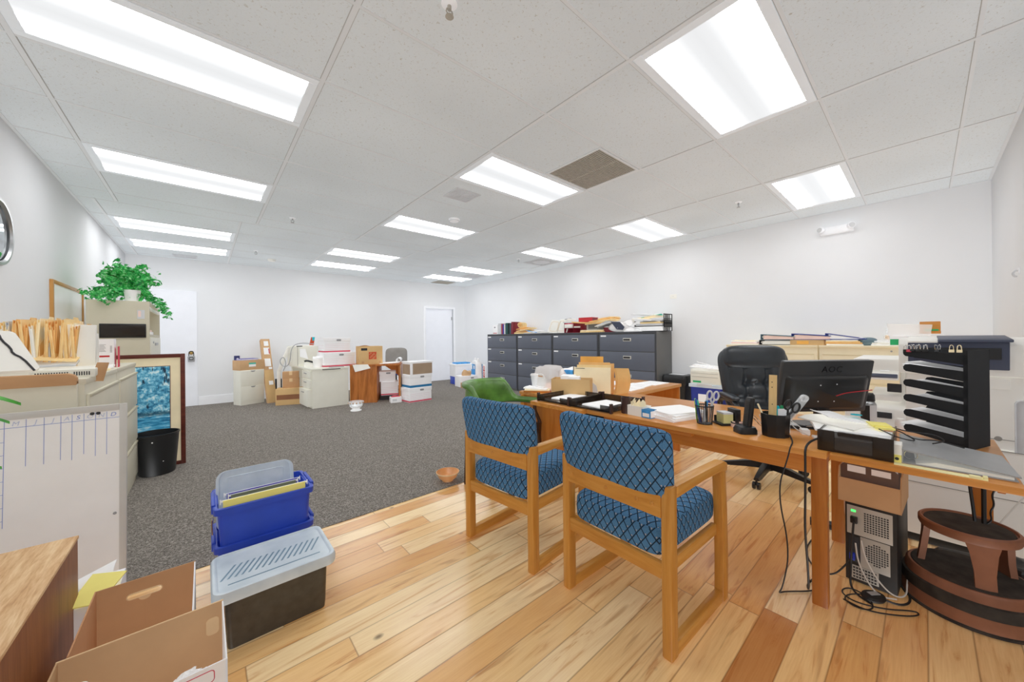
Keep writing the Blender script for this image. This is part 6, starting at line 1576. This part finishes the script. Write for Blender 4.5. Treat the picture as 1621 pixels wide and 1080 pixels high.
t = thing('yellow_box', 'small yellow and white box between the smoked tray and the grey binder', 'box', (2.075, .073, TZ)); MB().box(-.02, .05, -.012, .014, 0, .03, .002).obj('carton', M['yellow'], t); MB().box(-.02, .05, -.013, .013, .03, .07, .002).obj('white_top', M['paper2'], t); MB().lathe([(0, .001), (.006, 0)], seg=10, mat=Matrix.Translation((-.0205, 0, .015)) @ Matrix.Rotation(-PI/2, 4, 'Y')).obj('dot', M['print'], t)
t = thing('yellow_strip', 'long pale yellow paper strip along the front edge of the typing table', 'paper strip', (2.035, -.04, TZ-.001)); MB().box(-.018, .02, -.10, .12, 0, .002).box(-.02, .0, -.085, -.06, .002, .01, .001).box(-.015, .01, -.10, -.09, .002, .012, .001).obj('strip', M['yellow'], t); 
bpy.data.objects['strip'].data.materials[0] = P('pale_yellow_strip', '#E9DFA8', .7)
# grey binder, wedge shaped
t = thing('binder', 'large grey vinyl binder lying open-edged in front of the black paper sorter', 'binder', (2.22, -.07, TZ), .04)
MB().box(-.155, .16, -.13, .14, .0, .004, .001).prism([(.14, 0), (.135, .055), (.131, .055), (.134, 0)], -.155, .16, 'x').prism([(.14, .05), (.14, .055), (-.135, .018), (-.135, .014)], -.155, .16, 'x').obj('cover', M['gray'], t)
MB().prism([(.10, .004), (-.122, .004), (-.122, .012), (.05, .02)], -.148, .152, 'x').obj('pages', M['paper2'], t)
b = MB()
for x in (-.11, .1): b.tube([(x, .112+.018*math.cos(2*PI*k/16), .026+.018*math.sin(2*PI*k/16)) for k in range(16)], .002, 6, closed=True)
b.obj('ring', M['chrome'], t)
# cables on the desk
t = thing('desk_cables', 'tangle of black wires lying over the grey binder and smoked tray', 'cable', (0, 0, 0)); 
b = MB()
for pts in ([(2.25, .16, .80), (2.28, .08, .80), (2.22, .03, .775), (2.3, -.03, .772), (2.25, -.1, .765)], [(2.36, .14, .80), (2.30, .05, .79), (2.36, -.02, .785), (2.28, -.06, .778), (2.2, -.02, .775)], [(2.2, .13, .805), (2.14, .07, .79), (2.2, .02, .774), (2.3, .05, .776)]): b.tube(pts, .0026, 6, smooth=3)
b.obj('wire', M['cable'], t)
t = thing('white_connector', 'white plug and wires between the pen pot and the smoked tray', 'cable', (2.30, .40, TZ), .4)
MB().box(-.02, .03, -.02, .015, 0, .026, .004).box(-.10, -.05, -.04, -.015, 0, .012, .003).obj('plug', M['pot'], t); MB().tube([(.02, 0, .02), (.06, .04, .05), (.0, .07, .09), (-.03, .05, .03), (-.08, .0, .012)], .0022, 6, smooth=3).obj('wire', M['cablew'], t)
t = thing('black_gadget', 'flat black gadget on the desk behind the white plug', 'electronic device', (2.42, .47, TZ), .4); MB().box(-.04, .05, -.025, .025, 0, .018, .005).obj('body', M['black'], t); MB().box(-.03, .04, -.018, .018, .018, .0195).obj('face', M['paperg'], t)

# ------------------------------------------------------------------ black paper sorter
sdir = Vector((-.347, -.938, 0)).normalized(); sang = math.atan2(sdir.y, sdir.x)
t = thing('paper_sorter', 'tall black six-slot paper sorter standing on the typing table', 'paper sorter', (2.53, .067, TZ), sang)
t.scale = (.755, 1, 1)
# local x: from the open front (0) to the back (.30); -y is away from the camera... side panels at y=0 and y=+W
SW = .20; Ht = .43; n = 6; pit = Ht/6.05
def band(k):
    """one sloping arm of the side panel"""
    zt = Ht-k*pit-.004
    return [(.262, zt-.016), (.262, zt-.058), (.03, zt-.030), (.012, zt-.028), (.002, zt-.02), (.0, zt-.008), (.008, zt+.003), (.03, zt+.006)]
for y0 in (.003, SW):
    b = MB(); b.box(.248, .265, y0-.003, y0, 0, Ht)
    for k in range(n): b.prism(band(k), y0-.003, y0, 'y')
    b.prism([(.03, 0), (.265, 0), (.265, .03), (.05, .012)], y0-.003, y0, 'y')
    b.obj('side_panel', M['blackm'], t)
MB().box(.260, .265, 0, SW, 0, Ht).obj('back_panel', M['blackm'], t)
for k in range(n):
    zt = Ht-k*pit-.004
    MB().prism([(.01, zt-.026), (.01, zt-.023), (.26, zt-.056), (.26, zt-.06)], 0, SW, 'y').obj('shelf', M['blackm'], t)
for k, (lab, nn, ext) in enumerate((('top', 3, .03), ('second', 8, .05), ('third', 4, .035), ('fourth', 4, .03), ('fifth', 5, .035), ('bottom', 5, .06))):
    zt = Ht-k*pit-.004
    s = thing('paper_stack', 'white papers poking out of the %s slot of the black paper sorter' % lab, 'papers', t.location, sang, 'papers in the black sorter')
    s.scale = (.755, 1, 1)
    b = MB(); rg = random.Random(k)
    for q in range(nn):
        e = ext*rg.uniform(.4, 1); d0 = .003+.0042*q
        b.prism([(-e+.03, zt-.027+d0+.0035*e/.03+rg.uniform(0, .008)), (.05, zt-.030+d0+.004), (.25, zt-.052+d0), (.25, zt-.0535+d0), (.05, zt-.0315+d0+.004), (-e+.03, zt-.0285+d0+.0035*e/.03)], .012+.002*q, SW-.015-.003*q, 'y')
    b.obj('sheets', M['white'], s, smooth=False)
clip0 = None
for k, (u, m) in enumerate(((.012, 'steel'), (.028, 'boxpink'), (.045, 'steel'), (.07, 'steel'), (.10, 'steel'), (.15, 'steel'), (.205, 'manila3'), (.235, 'manila3'))):
    p = Vector(t.location)+sdir*u*.755
    z = TZ+Ht+.003-.0 if u > .03 else TZ+Ht+.0
    s = thing('binder_clip', '', 'binder clip', (p.x, p.y, z), sang+random.uniform(-.4, .4), None)
    MB().prism([(-.006, -.012), (-.003, .0), (.003, .0), (.006, -.012)], -.008, .008, 'x', .001).obj('clamp', M[m if m != 'steel' else 'black'], s)
    b = MB()
    for q in (-1, 1): b.tube([(-.006, q*.003, -.001), (-.005, q*.008, .016), (.0, q*.009, .021), (.005, q*.008, .016), (.006, q*.003, -.001)], .0011, 5, smooth=1)
    b.obj('wire_handle', M['chrome'] if m != 'manila3' else M['manila3'], s)
    s['label'] = ['first small binder clip at the front corner of the black sorter top', 'pink binder clip on top of the black paper sorter', 'binder clip just right of the pink one on the sorter', 'binder clip with spread handles, third right of the sorter front', 'silver-handled binder clip near the middle of the sorter top', 'lone binder clip between the middle and the pale-handled clips', 'pale-handled binder clip near the back of the sorter top, left one', 'pale-handled binder clip near the back of the sorter top, right one'][k]
    s['group'] = 'binder clips on the sorter'

# ------------------------------------------------------------------ on the credenza
CZ = DZ+.0005
ca_ = math.atan2(-.28, .15)
t = thing('cardboard_box', 'open kraft box with white packets on the credenza, behind the letter trays', 'cardboard box', (2.255, 2.10, CZ), -1.07)
# local x along the front face, y backwards
MB().box(0, .33, 0, .004, 0, .145).box(0, .33, .146, .15, 0, .145).box(0, .004, 0, .15, 0, .145).box(.326, .33, 0, .15, 0, .145).box(0, .33, 0, .15, 0, .004).obj('carton', M['kraft2'], t)
t = thing('white_packets', 'white packets lying on top of the open kraft box', 'packet', (2.415, 2.03, CZ+.11), -1.07)
MB().box(-.07, .05, -.05, .06, 0, .06, .008).box(.0, .1, -.08, .0, .0, .055, .01).obj('packet', M['white'], t)
# vertical folder stand
t = thing('folder_stand', 'cream file jacket standing upright in front of the buff envelopes on the credenza', 'folder', (2.515, 1.945, CZ), -1.07)
MB().box(-.10, .22, -.004, .004, 0, .235, .001, mat=Matrix.Rotation(-.10, 4, 'X')).obj('front_jacket', M['manila3'], t)
MB().box(-.102, -.096, -.007, .006, .0, .24, mat=Matrix.Rotation(-.10, 4, 'X')).box(-.10, -.02, -.0065, -.004, .085, .094, mat=Matrix.Rotation(-.10, 4, 'X')).box(.02, .04, -.006, -.004, .105, .111, mat=Matrix.Rotation(-.10, 4, 'X')).box(-.08, -.0, -.006, -.004, .224, .228, mat=Matrix.Rotation(-.10, 4, 'X')).obj('dark_print', M['print'], t)
MB().prism([(.05, .0), (.12, .0), (.10, .08), (.06, .11), (-.0, .11), (-.03, .10), (-.03, 0)], -.0075, -.0045, 'y', mat=Matrix.Rotation(-.10, 4, 'X')).obj('pale_sheet', M['paperg'], t)
for k, (x0, x1, hz, y, m, lb) in enumerate(((-.07, .22, .255, .03, 'manila', 'buff folder directly behind the cream file jacket'), (-.06, .21, .275, .06, 'manila2', 'taller buff folder, second behind the cream file jacket'), (-.05, .15, .325, .09, 'envelope', 'orange kraft envelope towering over the cream file jacket'), (.0, .24, .262, .12, 'manila2', 'crumpled buff folder behind the orange envelope'))):
    f = thing('file_folder', lb, 'folder', (2.515, 1.945, CZ), -1.07, None)
    MB().grid(lambda u, v, x0=x0, x1=x1, hz=hz, y=y: (x0+(x1-x0)*u, y+.004*math.sin(9*u+5*v)+.10*hz*v*.6, hz*v), 10, 8, .012).obj('folder', M[m], f)
t = thing('envelope', 'bulging buff envelope at the right side of the upright folders on the credenza', 'envelope', (2.68, 1.72, CZ), -1.07)
MB().grid(lambda u, v: (-.02+.10*u+.02*math.sin(3*v), .0+.16*u+.012*math.sin(8*v), .23*v*(1-.06*u)), 10, 10, .022).obj('envelope', M['manila2'], t)
# clear bag, tub, pads at the left end of the credenza
t = thing('plastic_bag', 'clear plastic produce bag with an orange-pink content at the left end of the credenza', 'bag', (2.50, 2.34, CZ))
b = MB(); b.loft([[(x*s_, y*s_, z) for x, y in rrect(.26, .34, .1, 6)] for z, s_ in ((0, .8), (.05, 1.0), (.12, .98), (.2, .8), (.225, .6), (.23, .3))])
for v in b.bm.verts: v.co += Vector((.012*math.sin(40*v.co.y+20*v.co.z), .012*math.sin(37*v.co.x+22*v.co.z), .006*math.sin(50*v.co.x)))
b.obj('film', M['bag'], t)
b = MB(); puff(b, .09, .1, .03, (-.04, -.02, .035), 2.4, 22, 6); b.obj('pink_contents', M['pink'], t)
MB().prism(rrect(.12, .14, .058, 6, 0, .095), -.131, -.127, 'x').obj('white_label', M['pot'], t); MB().box(-.134, -.1312, -.03, .03, .135, .145).obj('label_print', M['kraft3'], t)
t = thing('plastic_bag', 'blue and white plastic bag behind the clear produce bag', 'bag', (2.74, 2.24, CZ))
b = MB(); puff(b, .1, .16, .10, (0, 0, .10), 2.4, 26, 8)
for v in b.bm.verts: v.co += v.co.normalized()*.014*math.sin(45*v.co.x)*math.sin(38*v.co.y)
b.obj('film', M['tissue'], t); MB().box(-.105, -.06, -.06, .05, .14, .185, .01).obj('blue_print', M['hvblue'], t)
t = thing('brown_bag', 'tan paper bag between the plastic bags and the upright folders', 'bag', (2.72, 2.05, CZ), -1.07)
MB().grid(lambda u, v: (-.12+.24*u, .02*math.sin(6*u), .2*v+.03*u*v), 8, 6, .05).obj('paper', M['manila'], t)
t = thing('plastic_cup', 'clear plastic deli tub left of the produce bag on the credenza', 'tub', (2.39, 2.42, CZ+.044)); MB().lathe([(0, 0), (.04, 0), (.052, .09), (.056, .094), (.056, .1), (.05, .1), (.038, .004), (0, .003)], seg=26).obj('tub', M['clear'], t); MB().lathe([(.056, .1), (.05, .112), (0, .115)], seg=26).obj('lid', M['bag'], t)
paperheap('paper_stack', 'cream papers on a brown board at the left end of the credenza', (2.36, 2.36, CZ), [(.24, .2, .014, .014, .6, 0, 0, M['deskx'], 0), (.23, .2, .026, .01, .65, 0, 0, M['manila3'], 0), (.22, .19, .036, .01, .5, 0, .01, M['white'], .004)])
for k, (x, y, rz_, lb) in enumerate(((3.05, 1.86, .05, 'nearest printed sheet on the far part of the credenza'), (3.32, 1.90, .15, 'middle printed sheet on the far part of the credenza'), (3.58, 1.88, -.05, 'farthest printed sheet near the end of the credenza'), (3.30, 2.2, .3, 'printed sheet at the back of the credenza, behind the other three'))):
    s = thing('paper_sheet', lb, 'paper', (x, y, CZ), rz_, 'printed sheets on the credenza'); MB().box(-.14, .14, -.11, .11, 0, .008, .001).obj('sheets', M['white'], s)
    b = MB()
    for q in range(7): b.box(-.11+.03*q, -.105+.03*q, -.08, .07-.02*(q % 3), .008, .0086)
    b.obj('printed_lines', M['paperg'], s)

# ------------------------------------------------------------------ computer, carton, stool, cables
t = thing('computer_tower', 'black and silver computer tower seen from the back on the floor', 'computer', (2.40, .175, 0), -.06)
MB().box(.006, .40, -.088, .088, .006, .388, .003).obj('case', M['caseb'], t)
rp = MB().box(-.001, .008, -.075, .082, .235, .375, .002).box(-.001, .008, -.066, .035, .085, .232, .002).box(-.001, .008, -.028, .07, .02, .085, .002).obj('rear_plate', M['silver'], t)
MB().box(0, .006, -.088, .088, .006, .388, .002).obj('rear_frame', M['caseb'], t)
b = MB()
for i in range(9):
    for j in range(9): b.box(-.0018, -.0009, -.062+.0095*i, -.0555+.0095*i, .262+.0105*j, .2685+.0105*j)
b.obj('fan_grid', M['print'], rp); b = MB()
for i in range(9):
    for j in range(10):
        if (i-4)**2+(j-4.5)**2 < 24: b.box(-.0018, -.0009, -.06+.0088*i, -.054+.0088*i, .112+.0105*j, .1185+.0105*j)
b.obj('fan_grid', M['print'], rp); b = MB()
for i in range(8):
    for j in range(4): b.box(-.0018, -.0009, -.02+.0105*i, -.0125+.0105*i, .026+.0145*j, .034+.0145*j)
b.obj('slot_grid', M['print'], rp)
MB().box(-.0015, .004, .038, .075, .10, .225, .001).obj('port_panel', M['print'], t)
pw = MB().box(-.018, .0, .042, .068, .292, .325, .004).obj('power_plug', M['black'], t)
MB().box(-.002, .0, .05, .066, .345, .355).obj('power_led', M['led'], t)
MB().box(-.02, .0, .052, .072, .112, .145, .003).obj('video_plug', M['bluevga'], t)
t2 = thing('white_cables', 'two white leads running down the back of the computer tower', 'cable', (0, 0, 0))
MB().tube([(2.388, .205, .22), (2.35, .19, .16), (2.34, .15, .08), (2.36, .10, .02), (2.42, .06, .01), (2.47, .06, .06), (2.5, .05, .1)], .0032, 6, smooth=3).tube([(2.388, .225, .2), (2.355, .215, .13), (2.34, .18, .05), (2.33, .14, .012), (2.37, .09, .008)], .0032, 6, smooth=3).obj('wire', M['cablew'], t2)
t2 = thing('black_cables', 'black leads from the tower back coiled on the floor beneath the desk', 'cable', (0, 0, 0))
b = MB()
b.tube([(2.382, .23, .305), (2.35, .235, .2), (2.36, .24, .08), (2.33, .24, .012), (2.28, .21, .006), (2.25, .16, .006)], .0045, 6, smooth=3)
b.tube([(2.382, .237, .128), (2.34, .26, .09), (2.33, .30, .03), (2.36, .36, .006), (2.45, .42, .006), (2.6, .45, .006), (2.8, .43, .006)], .004, 6, smooth=3)
b.tube([(2.30, .19, .012), (2.26, .24, .006), (2.20, .25, .006), (2.17, .20, .006), (2.21, .15, .006), (2.30, .17, .006), (2.33, .24, .006), (2.26, .27, .006), (2.21, .22, .006), (2.25, .12, .006), (2.34, .03, .006), (2.31, .02, .006), (2.25, .07, .006), (2.18, .17, .006), (2.20, .25, .006)], .003, 6, smooth=3)
b.tube([(2.32, .13, .012), (2.33, .08, .006), (2.38, .05, .006), (2.44, .05, .012), (2.52, .07, .01), (2.7, .12, .006), (2.85, .15, .006)], .0045, 6, smooth=3)
b.obj('wire', M['cable'], t2)
t2 = thing('floor_puck', 'oval black receiver puck on the floor in front of the computer tower', 'electronic device', (2.31, .16, .002), .9)
MB().lathe([(0, 0), (.044, 0), (.05, .01), (.044, .02), (.02, .025), (0, .026)], seg=28, sx=.72).obj('body', M['cable'], t2); MB().box(-.012, .01, -.022, .022, .0245, .027, mat=Matrix.Rotation(.0, 4, 'Z')).obj('label_patch', M['gray'], t2)
t2 = thing('electric_cable', 'long black cord hanging over the desk front, left one of two', 'cable', (0, 0, 0))
MB().tube([(2.20, .44, .716), (2.06, .40, .718), (1.99, .397, .712), (1.985, .405, .66), (1.985, .447, .50), (1.985, .40, .25), (1.99, .43, .06), (2.024, .455, .006), (2.06, .44, .006), (2.16, .35, .006), (2.25, .32, .006)], .0032, 6, smooth=3).obj('wire', M['cable'], t2)
t2 = thing('electric_cable', 'long black cord hanging over the desk front, right one of two', 'cable', (0, 0, 0))
MB().tube([(2.12, .28, .76), (2.06, .33, .745), (1.99, .345, .725), (1.983, .343, .66), (1.985, .345, .486), (1.987, .348, .36), (2.02, .345, .2), (2.1, .355, .03), (2.2, .38, .008), (2.3, .36, .006)], .0045, 6, smooth=3).obj('wire', M['cable'], t2)
t = thing('cardboard_box', 'kraft box of brown file pockets on top of the computer tower', 'cardboard box', (2.395, .18, .3885), -.05)
MB().box(0, .004, -.108, .108, 0, .115).box(.30, .304, -.108, .108, 0, .165).prism([(0, 0), (.304, 0), (.304, .165), (.02, .165), (0, .115)], -.108, -.104, 'y').prism([(0, 0), (.304, 0), (.304, .165), (.02, .165), (0, .115)], .104, .108, 'y').box(0, .304, -.108, .108, 0, .004).obj('carton', M['kraft'], t)
for k in range(5):
    f = thing('file_pocket', ['front', 'second', 'middle', 'fourth', 'rearmost'][k]+' brown expanding file pocket in the kraft box on the tower', 'folder', (2.42+.055*k, .18, .395), -.05, 'brown file pockets')
    MB().prism([(-.10, 0), (.10, 0), (.10, .165), (.085, .178), (-.085, .178), (-.10, .165)], 0, .012, 'x', .001).obj('pocket', M['browntop'], f)
    MB().box(.012, .03, -.095, .095, .02, .184-.004*(k % 2), .001).obj('papers', M['paperg'], f)
    if k == 0: MB().box(-.0015, .0, .01, .075, .14, .172).box(-.0015, .0, -.075, -.01, .142, .17).obj('index_tab', M['white'], f)
# step stool
t = thing('step_stool', 'round brown two-step rolling stool with black rubber treads', 'step stool', (2.555, -.12, 0), 0)
MB().lathe([(0, .012), (.196, .012), (.203, .02), (.201, .055), (.193, .075), (.193, .115), (.19, .12), (.186, .150), (.178, .158), (0, .158)], seg=64).obj('base', M['brownplast'], t)
MB().lathe([(.2, .002), (.207, .006), (.207, .014), (.2, .018)], seg=64, cap=False).obj('base_rim', M['rubber'], t)
MB().lathe([(.193, .066), (.2, .070), (.198, .116), (.19, .120)], seg=64, cap=False).obj('bumper', M['rubber'], t)
MB().lathe([(.171, .157), (.168, .162), (.1, .163), (0, .163)], seg=64).obj('lower_tread', M['rubber'], t)
def ang(a, r, z): return (r*math.cos(a), r*math.sin(a), z)
for a0, wb, wt in ((3.42, .20, .30), (1.55, .22, .30), (5.35, .22, .30)):
    ring = []
    for z, w_, r in ((.158, wb, .150), (.22, wb*1.05, .142), (.30, wt, .135), (.345, wt*1.35, .135)):
        ring.append([ang(a0-w_, r, z), ang(a0-w_*.33, r*1.01, z), ang(a0+w_*.33, r*1.01, z), ang(a0+w_, r, z), ang(a0+w_, r-.022, z), ang(a0+w_*.33, r-.024, z), ang(a0-w_*.33, r-.024, z), ang(a0-w_, r-.022, z)])
    MB().loft(ring).obj('leg', M['brownplast'], t)
MB().lathe([(.128, .335), (.142, .335), (.146, .345), (.146, .366), (.14, .372), (.134, .372), (.131, .362), (0, .360), (0, .345), (.12, .345)], seg=64, cap=False).obj('upper_step', M['brownplast'], t)
MB().lathe([(.129, .361), (.127, .3655), (.07, .366), (0, .3655)], seg=56).obj('upper_tread', M['rubber'], t)
# things behind the stool, cables under the table
t = thing('black_case', 'black shiny plastic case on the floor behind the step stool', 'case', (2.90, -.11, 0), .3)
MB().prism([(-.09, 0), (.09, 0), (.09, .05), (.02, .10), (-.08, .085)], -.09, .07, 'y', .01).obj('shell', M['black'], t); MB().box(-.09, -.084, -.07, .05, .02, .06, .004).obj('front_patch', M['smoke'], t)
t = thing('black_bag', 'crumpled black plastic bag at the right edge behind the step stool', 'bag', (2.86, -.30, 0))
b = MB(); puff(b, .12, .1, .075, (0, 0, .075), 2.4, 30, 9)
for v in b.bm.verts: v.co += v.co.normalized()*.014*math.sin(50*v.co.x)*math.sin(44*v.co.y)*math.sin(41*v.co.z+1)
b.obj('film', M['black'], t, smooth=False)
def drop(label, pts, r, m='cable'):
    s = thing('electric_cable', label, 'cable', (0, 0, 0)); MB().tube(pts, r, 6, smooth=2).obj('cord', M[m], s)
drop('left black cord hanging below the typing table', [(2.60, -.125, .68), (2.60, -.127, .56), (2.61, -.138, .44), (2.64, -.15, .30), (2.70, -.16, .1), (2.75, -.15, .008)], .006)
drop('thick straight black cord hanging below the typing table, middle one', [(2.62, -.168, .68), (2.62, -.169, .5), (2.62, -.169, .3), (2.72, -.19, .06), (2.76, -.2, .01)], .008)
drop('curly black cord right of the thick straight one below the typing table', [(2.62, -.196, .68), (2.62, -.198, .58), (2.61, -.205, .54), (2.63, -.19, .50), (2.61, -.197, .46), (2.63, -.185, .42), (2.61, -.19, .39), (2.63, -.172, .36)], .0035)
drop('white cord slanting across the copier front at the right edge', [(3.10, -.40, .60), (3.07, -.335, .43), (3.06, -.28, .32), (3.05, -.23, .21), (3.04, -.16, .02)], .004, 'cablew')
t = thing('power_strip', 'black power strip on the floor behind the computer tower', 'power strip', (2.96, .38, 0), .2); MB().box(-.03, .03, -.11, .11, 0, .035, .005).obj('strip', M['caseb'], t); MB().box(-.012, .012, -.09, .09, .035, .037).obj('sockets', M['print'], t)
